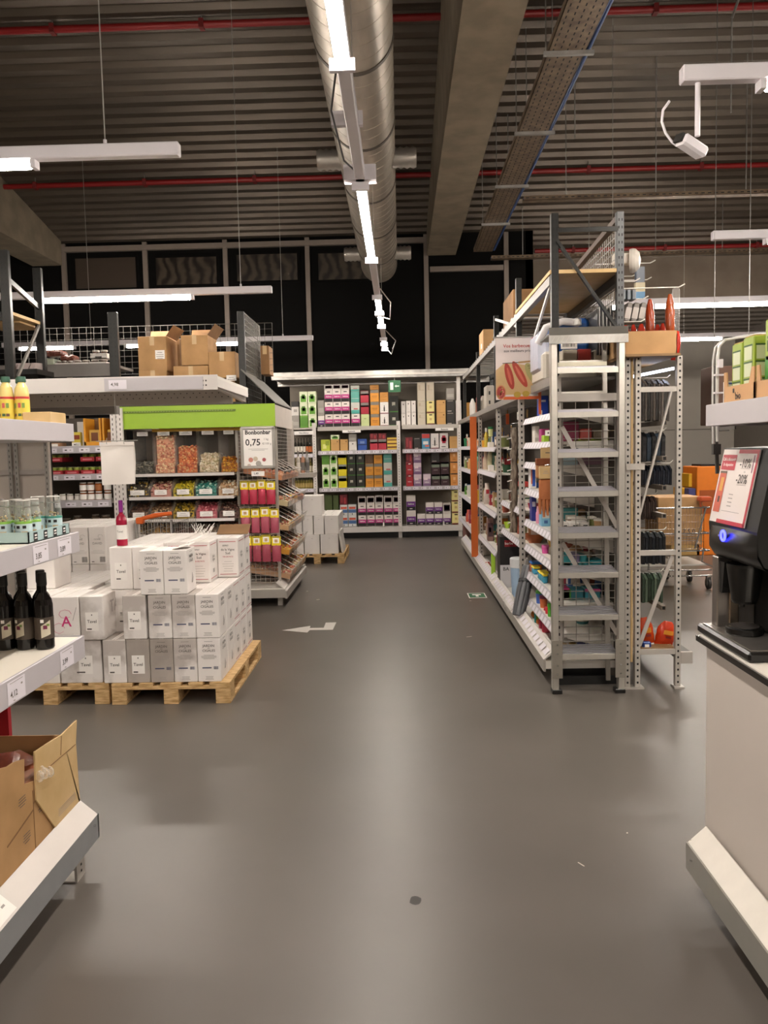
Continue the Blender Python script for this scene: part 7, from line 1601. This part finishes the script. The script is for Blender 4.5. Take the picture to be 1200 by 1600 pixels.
# dark bottles
zb_ = .9605
def dark(x, y, lab, side=0):
    t = thing('dark_bottle', lab, 'bottle', (x, y, zb_), 'dark bottles on the lower left shelf'); r = .034; BG = C('#0f0c0b', .08, 0, 0)
    b = MB(); b.lathe((x, y, zb_), [(r*.9, 0), (r, .006), (r, .165), (r*.9, .185), (r*.45, .21), (r*.4, .27)], BG, 24); obj('glass_body', b, t)
    b = MB(); b.lathe((x, y, zb_), [(r*.46, .235), (r*.5, .24), (r*.48, .282), (r*.4, .284)], C('#161413', .4), 18); obj('cap', b, t)
    b = MB(); b.lathe((x, y, zb_), [(r+.0008, .04), (r+.0008, .12)], C('#4a3f36', .5), 24); obj('label', b, t, 'brown and cream label')
    n = 8; vs = []; a0 = 5 if not side else -35
    for j in (0, 1):
        for k in range(n+1): a_ = R(a0 + 55*k/n); zz = zb_ + (.045+.012*k/n if j == 0 else .09+.02*k/n); vs.append((x+(r+.0015)*math.sin(a_), y-(r+.0015)*math.cos(a_), zz))
    b = MB(); b.add(vs, [(k, k+1, n+2+k, n+1+k) for k in range(n)], C('#d8ceb8', .5), True)
    a_ = R(a0+8); q = Vector((x+(r+.002)*math.sin(a_), y-(r+.002)*math.cos(a_), zb_+.108)); b.rect(q, Vector((math.cos(a_), math.sin(a_), 0)), Z_, .012, .012, PAPER); a_ = R(a0+24)
    q = Vector((x+(r+.0025)*math.sin(a_), y-(r+.0025)*math.cos(a_), zb_+.085)); u = Vector((math.cos(a_), math.sin(a_), 0)); b.rect(q, u, Z_, .014, .014, C('#7a2c4a', .5)); b.rect(q+Z_*.008+u*.01, u, Z_, .01, .008, C('#7a9a4a', .5))
    obj('label_print', b, t)
db = [(-1.335, 2.93, 'rightmost of the group'), (-1.408, 2.93, 'second from right in the front row'), (-1.481, 2.93, 'third from right in the front row'), (-1.372, 3.0, 'rightmost of the back row'), (-1.445, 3.0, 'second from right in the back row'), (-1.518, 3.0, 'leftmost of the back row'), (-1.554, 2.93, 'leftmost in the front row')]
for k, (x, y, d) in enumerate(db): dark(x, y, 'dark glass bottle on the lower left shelf, %s' % d, k % 2)
# open carton on the base
oc = thing('open_carton', 'large torn open brown cardboard carton on the base shelf at lower left', 'carton', (-1.55, 2.6, .191))
zc = .1915
xf = -1.352; ax = lambda x, y, X=-1.352: atX(x, y, X)
b = MB(); b.box(-1.78, xf-.002, 3.074, 3.08, zc, .575, CARD); b.box(-1.78, xf-.002, 1.9, 3.08, zc, zc+.005, CARD); b.box(-1.78, -1.774, 1.9, 3.08, zc, .575, CARD)
P = [(v.y, v.z) for v in (ax(0, 1201), ax(12, 1198), ax(24, 1190), ax(38, 1186), ax(38, 1226), ax(54, 1220), ax(56, 1240))]
b.prism([(1.9, zc), (1.9, .62), (2.5, .625)] + P + [(3.04, .40), (3.06, zc)], 'x', xf-.006, xf, CARD)
for (yy, zz) in ((2.72, .48), (2.86, .40), (2.74, .34), (2.95, .33)): lines(b, (xf+.0008, yy, zz), Y_, 4, .06, .010, INK, .003, int(yy*10))
b.bar((xf+.001, 2.80, .2), (xf+.001, 2.80, .47), .001, .004, CARDD); b.bar((xf+.001, 2.6, .36), (xf+.001, 2.80, .40), .001, .006, CARDD); b.bar((xf+.001, 2.80, .42), (xf+.001, 2.95, .47), .001, .003, CARDD)
b.text('C', (xf+.0012, 2.86, .47), Y_, Z_, .05, INKL)
obj('carton_body', b, oc)
b = MB(); F = [(v.y, v.z) for v in (ax(56, 1250, -1.345), ax(53.6, 1175, -1.345), ax(73, 1162, -1.345), ax(96, 1148, -1.345), ax(119.5, 1125, -1.345), ax(118, 1160, -1.345), ax(125, 1262, -1.345))]
b.prism(F + [(F[-1][0], .26), (2.95, .26)], 'x', -1.349, -1.343, PALECARD)
p1, p2 = ax(75, 1200, -1.342), ax(118, 1163, -1.342); b.bar(p1, p2, .001, .003, CARDD); p1, p2 = ax(96, 1150, -1.342), ax(95, 1180, -1.342); b.bar(p1, p2, .001, .004, CARDD)
for k in range(4): b.rect((-1.342, 3.06, .29+.008*k), Y_, Z_, .16, .002, INKL)
obj('torn_flap', b, oc)
b = MB(); TG = clear('tape_gloss', '#efe6da', .3, .1)
for (px, py, s_) in ((62, 1213, .018), (70, 1208, .02), (78, 1206, .016), (66, 1205, .014)):
    v = ax(px, py, -1.338); b.lathe((v.x+.0, v.y, v.z-.02), [(s_*.4, 0), (s_, .012), (s_*.9, .028), (s_*.3, .04)], TG, 8)
obj('crumpled_tape', b, oc)
for k, (x, y, z) in enumerate(((-1.455, 2.66, .545), (-1.5, 2.84, .535), (-1.66, 2.95, .53), (-1.48, 2.95, .50), (-1.66, 2.72, .54), (-1.55, 2.46, .55))):
    b = MB(); b.xf = Matrix.Translation((x, y, z)) @ Matrix.Rotation(R(20*k), 4, 'Z') @ Matrix.Rotation(R(8), 4, 'X'); b.box(-.075, .075, -.085, .085, -.022, .028, C(['#a8634a', '#9a503c', '#b07a58'][k % 3], .15, 0, .25, 30, .6), .018)
    solo('snack_bag', b, 'glossy reddish snack bag inside the torn brown carton, %s' % ['front middle', 'centre', 'rear left', 'right corner', 'left middle', 'nearest the viewer'][k], 'bag', 'snack bags in the torn carton')
b = MB(); b.box(-1.77, -1.36, 2.0, 3.06, .2, .505, C('#8a5a40', .5), .01); solo('inner_packs', b, 'lower layer of brown packs filling the torn carton', 'packs')

# ================================================================== RIGHT COUNTER AND COFFEE MACHINE
XC = 1.135
ct = thing('counter_unit', 'white counter cabinet at the right edge under the coffee machine', 'counter', (1.4, 2.0, 0))
CW = C('#cdc3bb', .45, 0, .01)
b = MB(); b.box(XC, 1.75, .2, 3.0, .19, .925, CW, .002); obj('cabinet_panel', b, ct)
b = MB(); b.box(XC-.03, 1.78, .2, 3.03, .925, .945, C('#1b1917', .2)); obj('dark_edge', b, ct); b = MB(); b.box(XC-.02, 1.77, .2, 3.02, .945, .950, C('#e9e2d8', .3, 0, 0)); obj('white_top', b, ct)
b = MB(); b.box(1.07, 1.7, .2, 2.92, .10, .19, SHELFW); b.box(1.035, 1.05, .2, 2.92, .09, .19, C('#9a978f', .35, .3)); b.prism([(1.04, .188), (1.05, .188), (1.115, .245), (1.108, .25)], 'y', .2, 2.92, C('#e3dcd2', .35)); b.box(1.05, 1.12, 2.915, 2.92, .1, .2, C('#9a978f', .35, .3)); b.lathe((1.033, 2.86, .15), [(.006, -.003), (.006, .003)], CHROME, 8); obj('base_shelf', b, ct)
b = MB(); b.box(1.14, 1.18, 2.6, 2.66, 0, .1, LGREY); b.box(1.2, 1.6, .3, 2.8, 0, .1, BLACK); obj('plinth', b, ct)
# top shelf
rs = thing('shelf_unit', 'white upper shelf with lit wire arch at the right edge', 'shelf', (1.35, 2.4, 1.73))
b = MB(); b.box(1.10, 1.75, .6, 2.9, 1.775, 1.80, SHELFW); b.box(1.09, 1.10, .6, 2.91, 1.727, 1.803, RAIL, .002); b.box(1.10, 1.75, 2.9, 2.91, 1.727, 1.803, RAIL); b.prism([(1.12, 1.775), (1.75, 1.775), (1.75, 1.70), (1.12, 1.745)], 'y', 2.86, 2.88, C('#8f8078', .5)); obj('shelf_board', b, rs)
b = MB(); A = [at(x, y, 3.0) for x, y in ((1121, 690), (1120, 640), (1121, 560), (1124, 540), (1133, 531), (1150, 528), (1200, 521), (1240, 517))]
b.tube(A, .006, C('#d9d6d2', .3, .3), 8); b.tube([v + Vector((-.012, .01, -.006)) for v in A[:5]], .004, C('#cfccc8', .3), 6)
for (x, y) in ((1121, 586), (1120, 614)): p = at(x, y, 2.99); b.box(p.x-.012, p.x+.02, 2.98, 2.995, p.z-.003, p.z+.003, FXW)
p = at(1125, 568, 2.99); b.box(p.x-.008, p.x+.008, 2.98, 2.995, p.z-.015, p.z+.015, FXW)
obj('wire_arch', b, rs)
b = MB(); p = at(1120, 702, 3.09)
b.box(p.x-.016, p.x+.012, 3.08, 3.10, p.z-.02, p.z+.02, C('#3a3633', .5)); b.bar(at(1118, 665, 3.09), at(1121, 740, 3.09), .012, .01, C('#4a4642', .5)); b.lathe(at(1121, 702, 3.075), [(.0, 0), (.003, .001)], CHROME, 6); b.box(p.x-.006, 1.2, 2.915, 3.1, 1.715, 1.727, C('#5a5450', .5)); obj('clamp', b, rs)
# bio cartons in kraft trays on that shelf
KT = C('#c09468', .7, 0, .08)
def kraft(name, x0, x1, y0, y1, z0, h, label):
    b = MB(); b.box(x0, x1, y0, y0+.005, z0, z0+h, KT); b.box(x0, x0+.005, y0, y1, z0, z0+h, KT); b.box(x1-.005, x1, y0, y1, z0, z0+h, KT); b.box(x0, x1, y1-.005, y1, z0, z0+h, KT); b.box(x0, x1, y0, y1, z0, z0+.004, KT)
    b.prism([(y1-.03, z0+h), (y1, z0+h), (y1, z0+h+.05), (y1-.02, z0+h+.05)], 'x', x0, x0+.005, KT); b.prism([(y0, z0+h), (y0+.04, z0+h), (y0+.02, z0+h+.05), (y0, z0+h+.05)], 'x', x0, x0+.005, KT)
    t = thing('kraft_tray', label, 'tray', ((x0+x1)/2, (y0+y1)/2, z0), 'kraft trays on the upper right shelf'); obj('tray_walls', b, t)
    b = MB(); b.text('bio', (x0-.0012, (y0+y1)/2, z0+h*.35), -Y_, Z_, .035, INKB); b.rect((x0-.0012, (y0+y1)/2+.035, z0+h*.7), -Y_, Z_, .014, .014, INKB); obj('printed_marks', b, t)
kraft('t', 1.125, 1.42, 2.60, 2.84, 1.8035, .055, 'kraft tray marked bio, far one, under small green cartons')
kraft('t', 1.125, 1.42, 2.30, 2.585, 1.8035, .055, 'kraft tray marked bio, near one, under the large green carton')
def biobox(x, y, w, d, h, big, label):
    b = MB(); z = 1.809; GR = C('#90a436', .4, 0, .03); b.box(x, x+w, y, y+d, z, z+h, GR, .003)
    fx_ = x-.0012
    def L(o_, u_, WW):
        if big: b.rect(o_+Z_*h*.3, u_, Z_, WW*.96, h*.45, C('#4a8a3c', .4)); b.rect(o_+Z_*h*.15-u_*WW*.1, u_, Z_, WW*.6, h*.22, C('#6a5a4a', .5)); b.text('io', o_+Z_*h*.68-u_*WW*.3-(Vector((0,.0,0))), u_, Z_, WW*.36, C('#3a4a1c', .5)); b.rect(o_+Z_*h*.5-u_*WW*.25, u_, Z_, WW*.4, h*.05, C('#a8446a', .5)); b.rect(o_+Z_*h*.82+u_*WW*.35, u_, Z_, WW*.2, h*.28, C('#a8c8d8', .5))
        else:
            for k in range(3): b.rect(o_+Z_*h*(.2+.27*k), u_, Z_, WW*.7, h*.22, C('#c9cfae', .5)); b.rect(o_+Z_*h*(.32+.27*k), u_, Z_, WW*.8, h*.03, C('#3a5a2c', .5))
    L(Vector((fx_, y+d/2, z)), -Y_, d); L(Vector((x+w/2, y-.0012, z)), X_, w)
    b.box(x+.005, x+w-.005, y+.005, y+d-.005, z+h-.0, z+h+.004, C('#a88a4a', .6))
    solo('food_carton', b, label, 'carton', 'green bio cartons on the upper right shelf')
biobox(1.14, 2.73, .055, .08, .19, 0, 'small green carton with pale panels, far end of the upper right shelf'); biobox(1.14, 2.64, .055, .08, .20, 0, 'small green carton with pale panels, second from far end')
biobox(1.20, 2.68, .06, .12, .19, 0, 'small green carton standing behind the first ones on the upper shelf')
biobox(1.14, 2.36, .08, .2, .235, 1, 'large green carton lettered io on the upper right shelf')
biobox(1.24, 2.36, .08, .2, .235, 1, 'large green carton standing behind the lettered one')
# blue striped pack beyond, brown cabinet on far wall
p, q = at(1111, 634, 2.97), at(1117, 607, 2.97)
b = MB(); b.box(p.x, q.x, 2.82, 2.86, 1.8035, 1.8035+.075, PAPER)
for k in range(5): b.rect(((p.x+q.x)/2, 2.8188, 1.811+.015*k), X_, Z_, q.x-p.x, .006, C('#4a5aa0', .5))
solo('striped_pack', b, 'narrow blue and white striped pack beside the white cable', 'pack')

# coffee machine
cm = thing('coffee_machine', 'black coffee machine with a glowing blue button on the right counter', 'coffee machine', (1.3, 2.85, .95))
BK = C('#0e0c0a', .55, 0, 0); BKG = C('#0b0a09', .28, 0, 0); STEEL = ramp_mat('brushed_steel', '#8c8580', '#a8a19b', 8, .3, .85, stretch=(1, 1, .2))
y0, y1 = 2.62, 3.03
# leaning head: front profile in X-Z
b = MB(); b.prism([(1.155, 1.30), (1.150, 1.375), (1.205, 1.648), (1.60, 1.66), (1.60, 1.24), (1.22, 1.24), (1.175, 1.26)], 'y', y0, y1, BK); obj('head', b, cm)
b = MB(); n_ = 14; vs = []
for j, (zz, ex) in enumerate(((1.372, .0), (1.33, .022), (1.29, .026), (1.255, .01), (1.235, -.03))):
    for k in range(n_+1):
        u = k/n_; vs.append((1.152 - ex*math.sin(math.pi*u)**.6 - .0 + (.05 if j == 4 else (.02 if j == 3 else 0)), y0 + (y1-y0)*u, zz))
b.add(vs, [(j*(n_+1)+k, (j+1)*(n_+1)+k, (j+1)*(n_+1)+k+1, j*(n_+1)+k+1) for j in range(4) for k in range(n_)], BKG, True)
b.add([vs[4*(n_+1)+k] for k in range(n_+1)] + [(1.3, y1, 1.235), (1.3, y0, 1.235)], [tuple(range(n_+3))], BKG); obj('lower_fascia', b, cm)
vv = (Vector((1.205, 0, 1.648))-Vector((1.150, 0, 1.375))).normalized(); un = Vector((0, -1, 0)); H = .277
sgn = vv.cross(un); nn = Vector((-vv.z, 0, vv.x))
cS = Vector((1.1775, 2.862, 1.5115)) + nn*.004
W = .30
b = MB(); b.plate(cS, un, vv, W, H-.01, .004, C('#e2d7d2', .35, 0, 0)); obj('poster', b, cm, 'white and red promotional poster')
b = MB(); o = cS + nn*.0028; RD = C('#b5303f', .45, 0, 0)
b.rect(o+un*(W*.475), un, vv, W*.05, H-.012, RD); b.rect(o+un*W*.22+vv*H*.455, un, vv, W*.52, H*.05, RD); b.rect(o+un*W*.1-vv*H*.46, un, vv, W*.78, H*.05, RD)
o2 = o+nn*.0004
b.rect(o2-un*W*.27+vv*H*.31, un, vv, W*.4, H*.2, RD); b.text('Café à découvrir', o2-un*W*.27+vv*H*.35+nn*.0005, un, vv, W*.055, PAPER); b.text('En dégustation', o2-un*W*.27+vv*H*.28+nn*.0005, un, vv, W*.048, PAPER)
b.text('-10%', o2+un*W*.2+vv*H*.3, un, vv, W*.15, INK); b.text('-20%', o2+un*W*.18+vv*H*.1, un, vv, W*.15, INK); b.text('ou', o2+un*W*.22+vv*H*.2, un, vv, W*.045, INKL); b.rect(o2+un*W*.22+vv*H*.24, un, vv, W*.25, .0012, INKL); b.rect(o2+un*W*.2+vv*H*.03, un, vv, W*.25, .0015, INKL)
b.rect(o2+un*W*.4+vv*H*.3, un, vv, W*.02, H*.22, C('#8a3a6a', .5))
for k in range(4): b.rect(o2-un*W*.02-vv*H*(.1+.05*k), un, vv, W*.12, .003, INKL)
b.rect(o2+un*W*.05-vv*H*.32, un, vv, W*.5, .0015, INKL)
b.rect(o2-un*W*.36-vv*H*.09, un, vv, W*.19, H*.52, C('#c8604a', .5, 0, .1, 30)); b.rect(o2-un*W*.36+vv*H*.18, un, vv, W*.2, H*.03, C('#6a5a4c', .5)); b.rect(o2-un*W*.35+vv*H*.02+nn*.0004, un, vv, W*.09, H*.18, C('#d8a04a', .5)); b.rect(o2-un*W*.35-vv*H*.18+nn*.0004, un, vv, W*.05, H*.08, C('#3a2a24', .5))
obj('poster_print', b, cm)
p = atX(1130.5, 837, 1.128)
b = MB(); yb_ = p.y; zb2 = p.z
ring = [Vector((1.126, yb_+.017*math.cos(2*math.pi*k/20), zb2+.017*math.sin(2*math.pi*k/20))) for k in range(21)]
b.tube(ring, .0045, emis('blue_led', '#2a2cff', 6.0), 8); b.tube([(1.128, yb_, zb2), (1.132, yb_, zb2)], .013, C('#23205a', .3), 16); b.tube([(1.1275, yb_+.045, zb2-.003), (1.13, yb_+.045, zb2-.003)], .004, C('#9a9aa0', .3), 8); obj('glowing_button', b, cm)
b = MB()
for k in range(9): b.rect((1.28+.018*k, y0-.001, 1.32), X_, Z_, .003, .075, C('#8f8a84', .5))
b.rect((1.50, y0-.001, 1.42), X_, Z_, .005, .36, C('#8a9a5a', .5)); obj('side_print', b, cm)
b = MB(); cyl = (1.215, 2.86); b.lathe((cyl[0], cyl[1], 1.10), [(.04, 0), (.045, .01), (.062, .13), (.062, .14)], BKG, 24); b.lathe((cyl[0]-.01, cyl[1]-.0, 1.085), [(.01, 0), (.012, .02)], C('#2a2624', .4), 10); b.prism([(2.93, 1.235), (3.01, 1.235), (2.99, 1.12), (2.95, 1.12)], 'x', 1.17, 1.2, BK); obj('spout', b, cm)
b = MB(); b.box(1.16, 1.30, y1-.06, y1-.01, .985, 1.25, STEEL, .004); b.box(1.30, 1.60, y0+.01, y1-.01, .985, 1.24, BK, .004); b.box(1.20, 1.235, y1-.075, y1-.06, .99, 1.24, C('#8a7c6c', .25, .8), .004); obj('steel_column', b, cm)
b = MB(); b.box(1.12, 1.60, y0-.02, y1+.03, .951, .985, BKG, .008); obj('drip_tray', b, cm)
b = MB(); b.box(1.135, 1.29, y0+.0, y1+.01, .985, .989, STEEL)
for i in range(6):
    for j in range(4): b.rect((1.15+.022*j, y1-.02-.02*i, .9895), X_, Y_, .012, .006, BLACK)
obj('drip_grate', b, cm)
b = MB(); b.lathe((1.215, 2.86, .989), [(.062, 0), (.064, .004), (.064, .022), (.058, .026)], BKG, 28); b.lathe((1.215, 2.86, 1.015), [(.05, 0), (.05, .003)], C('#3a3634', .3), 24); obj('cup_stand', b, cm)

# ================================================================== BEYOND ON THE RIGHT
# trolley
tw = thing('platform_trolley', 'wire platform trolley with orange handle standing behind the right frame', 'trolley', (2.9, 9.4, 0))
YT = 9.2; g = lambda x, y, Y=YT: at(x, y, Y)
b = MB()
for (y_, dd) in ((795, 0), (831, 0), (858, 0)):
    a_, c_ = g(1000, y_+6), g(1108, y_-2 if y_ < 800 else y_+2); z = c_.z; b.tube([(a_.x-.1, YT, z), (c_.x, YT, z), (c_.x, YT+.7, z), (a_.x-.1, YT+.7, z)], .010, CHROME, 8)
obj('top_rails', b, tw)
b = MB(); zt_, zm_, zl_ = g(1050, 795).z, g(1050, 858).z, .30; xa_, xb_ = g(1000, 800).x, g(1100, 800).x
grid(b, (xa_, YT, zm_), X_, Z_, xb_-xa_, zt_-zm_, 22, 6, .002, CHROME, True); grid(b, (xb_, YT, zm_), Y_, Z_, .7, zt_-zm_, 10, 6, .002, CHROME); obj('wire_sides', b, tw)
b = MB()
b.tube([(xb_, YT, zm_), (xb_-.02, YT, zm_-.15), (xb_+.12, YT, .25), (xb_+.12, YT, .12)], .011, CHROME, 8); b.tube([(xb_-.35, YT+.5, zm_), (xb_-.3, YT+.5, zm_-.15), (xb_-.25, YT+.5, .3), (xb_-.25, YT+.5, .12)], .011, CHROME, 8); b.tube([(xa_+.1, YT, zm_), (xa_+.1, YT, .15)], .011, CHROME, 8); b.tube([(xb_+.02, YT, zt_), (xb_-.1, YT, zm_)], .01, CHROME, 8)
b.box(xa_, xb_+.05, YT, YT+.65, .27, .29, C('#d8d4ce', .3, .3), .004); b.tube([(xa_, YT+.1, .14), (xb_+.3, YT+.1, .14)], .01, CHROME, 8); b.tube([(xa_, YT+.02, .22), (xb_+.1, YT+.02, .22)], .01, CHROME, 8); obj('frame', b, tw)
for k, (px, py, Y) in enumerate(((1107, 918, 9.2), (1077, 910, 9.7), (1041, 905, 9.9))):
    p = at(px, 900, Y); b = MB(); b.tube([(p.x-.016, Y, .068), (p.x+.016, Y, .068)], .066, C('#34302e', .6), 20); b.tube([(p.x-.018, Y, .068), (p.x+.018, Y, .068)], .03, C('#8f8a85', .4), 16); b.box(p.x-.024, p.x-.019, Y-.025, Y+.025, .06, .15, GALV); b.box(p.x+.019, p.x+.024, Y-.025, Y+.025, .06, .15, GALV); b.box(p.x-.024, p.x+.024, Y-.025, Y+.025, .145, .15, GALV); obj('caster_wheel', b, tw)
b = MB(); p = g(1103, 780); b.box(p.x-.07, p.x+.07, YT-.01, YT+.1, p.z-.03, p.z+.03, C('#c0532a', .4), .015); b.tube([(p.x-.05, YT+.04, p.z-.02), (xb_+.0, YT+.1, zt_)], .012, C('#c0532a', .4), 8); obj('handle', b, tw, 'orange handle grip')
# big kraft cartons
def far_box(x0, x1, y0, y1, Y, d, mt, label, text=None, name='cardboard_box', cat='box', z0=None):
    p, q = at(x0, y1, Y), at(x1, y0, Y); b = MB(); z = p.z if z0 is None else z0; b.box(p.x, q.x, Y, Y+d, z, q.z, mt, .005)
    if text: b.text(text, ((p.x+q.x)/2+.1, Y-.002, z+(q.z-z)*.28), X_, Z_, .07, INK); lines(b, ((p.x+q.x)/2+.1, Y-.002, z+(q.z-z)*.2), X_, 3, .2, .03, INKL, .008)
    return solo(name, b, label, cat)
Yb = 9.3
a = far_box(1028, 1098, 776, 857, 9.32, .5, CARD, 'large brown carton printed 750 standing in the wire trolley', '7 5 0', z0=at(1050, 856, YT).z+.015)
b = MB(); p, q = at(1096, 800, 9.5), at(1110, 800, 9.5); b.box(p.x-.02, q.x+.3, 12.2, 12.9, 0, 1.1, C('#8a7460', .6)); 
ob = thing('orange_cabinet', 'orange recycling cabinet standing in front of the grey wall', 'cabinet', (4.6, 12, 0))
p, q = at(1088, 860, 12.0), at(1140, 728, 12.0); b = MB(); b.box(p.x, q.x+.2, 12.0, 12.6, 0, q.z, C('#d8761c', .45), .01); b.box(p.x+.04, q.x, 11.99, 12.0, q.z-.7, q.z-.35, C('#9c4a14', .5)); obj('cabinet_body', b, ob)
b = MB(); b.box(p.x+.1, q.x, 12.1, 12.5, q.z, q.z+.03, BLACK); obj('dark_lid', b, ob)
far_box(1066, 1087, 762, 777, 12.2, .4, C('#c9961c', .5), 'small yellow box, lower left by the orange cabinet'); far_box(1076, 1087, 740, 761, 12.2, .35, C('#d8a820', .5), 'small yellow box with red mark, upper one by the orange cabinet'); far_box(1076, 1087, 763, 777, 12.0, .18, C('#3a3a6a', .5), 'dark blue carton beside the orange cabinet')
b = MB(); p, q = at(1055, 860, 12.4), at(1100, 777, 12.4); b.box(p.x-.2, q.x-.2, 12.0, 13.0, 0.0, at(1070, 778, 12.0).z-.004, C('#a8854c', .6), .01); solo('pallet_box', b, 'big tan bulk box carrying the small yellow boxes', 'box')
# brown wooden panel / hanging cabinet
hc = thing('hanging_cabinet', 'dark brown cabinet hanging beyond the upper right shelf', 'cabinet', (3.2, 8.2, 1.9))
p, q = at(1113, 664, 8.0), at(1118, 572, 8.0); p2 = at(1143, 664, 8.0); HB = C('#5a3a28', .5, 0, .06)
b = MB(); b.box(p.x, p2.x+.3, 8.0, 8.32, p.z, q.z, HB, .006); b.box(p.x, p.x+.03, 7.99, 8.0, p.z, q.z, C('#2c201a', .5)); obj('cabinet_body', b, hc)
b = MB(); b.box(p.x+.1, p2.x, 8.05, 8.3, p.z-.06, p.z-.001, C('#5c5854', .4, .4)); obj('bracket', b, hc); b = MB(); b.box(q.x+.06, q.x+.066, 8.2, 8.206, q.z, ceil_z(8.2)+.02, C('#6a6662', .4, .4)); b.box(q.x+.4, q.x+.406, 8.2, 8.206, q.z, ceil_z(8.2)+.02, C('#6a6662', .4, .4)); obj_split('hanger_rod', b, hc)
# shelving behind trolley seen between posts: dark racks in distance
b = MB(); b.box(2.0, 2.9, 12.5, 13.2, 0, 1.25, C('#a8854c', .6), .01); solo('pallet_box', b, 'tan bulk box in the distance behind the trolley, left one', 'box')

# ================================================================== FLOOR MARKINGS AND LITTER
wm = C('#d9d3cc', .5, 0, .02)
def fl(px, py):
    d = ray(px, py); return Vector((0, 0, CAM_H)) + d*(-CAM_H/d.z)
b = MB(); pts = [fl(x, y) for x, y in ((441, 985), (485, 978), (484, 981.5), (506, 981), (509, 973), (525.5, 972.5), (520, 984), (484, 984.5), (480, 988.5))]
pts = [Vector((v.x, v.y, .0012)) for v in pts]; k = len(pts)
b.add([(v.x, v.y, .0003) for v in pts] + pts, [tuple(range(k, 2*k))[::1]] + [(i, (i+1) % k, k+(i+1) % k, k+i) for i in range(k)], wm)
solo('floor_arrow', b, 'white arrow sticker on the floor pointing left toward the cartons', 'floor arrow')
b = MB(); c4 = [fl(x, y) for x, y in ((732, 927), (757, 927), (761, 934), (733, 934))]; x0, x1, y0, y1 = min(v.x for v in c4), max(v.x for v in c4), min(v.y for v in c4), max(v.y for v in c4)
b.box(x0, x1, y0, y1, .0003, .001, PAPER); b.box(x0+.01, x1-.01, y0+.02, y1-.02, .001, .0014, C('#1f6a40', .5)); b.rect(((x0+x1)/2, y0+(y1-y0)*.65, .0018), X_, Y_, (x1-x0)*.5, (y1-y0)*.2, PAPER); b.rect(((x0+x1)/2, y0+(y1-y0)*.42, .0018), X_, Y_, (x1-x0)*.16, (y1-y0)*.35, PAPER)
solo('floor_exit_marker', b, 'green and white exit marker sticker on the floor near the right shelving', 'floor marker')
v = fl(649, 1407); b = MB(); b.add([(v.x+.022*math.cos(k*.524)*(1+.15*math.sin(k*2)), v.y+.03*math.sin(k*.524), .0004) for k in range(12)], [tuple(range(12))], C('#3a3633', .6)); solo('floor_stain', b, 'small dark round stain on the floor in the middle foreground', 'stain')
for k, (px, py, w_, l_, d_) in enumerate(((735, 939, .02, .01, 'white scrap just below the green marker'), (497, 937, .04, .02, 'small pale scrap on the floor near the candy stand'), (480, 924, .02, .02, 'tiny white scrap beside the candy stand base'), (908, 1351, .035, .004, 'pale splinter on the floor at lower right'), (980, 1302, .006, .01, 'tiny white speck on the floor before the counter'), (733, 995, .05, .01, 'faint pale scrap on the open aisle floor'))):
    v = fl(px, py); b = MB(); b.xf = Matrix.Translation((v.x, v.y, .0005)) @ Matrix.Rotation(k*.7, 4, 'Z'); b.box(-w_/2, w_/2, -l_/2, l_/2, 0, .002, C('#d8d0c6', .6)); solo('paper_scrap', b, d_, 'litter')
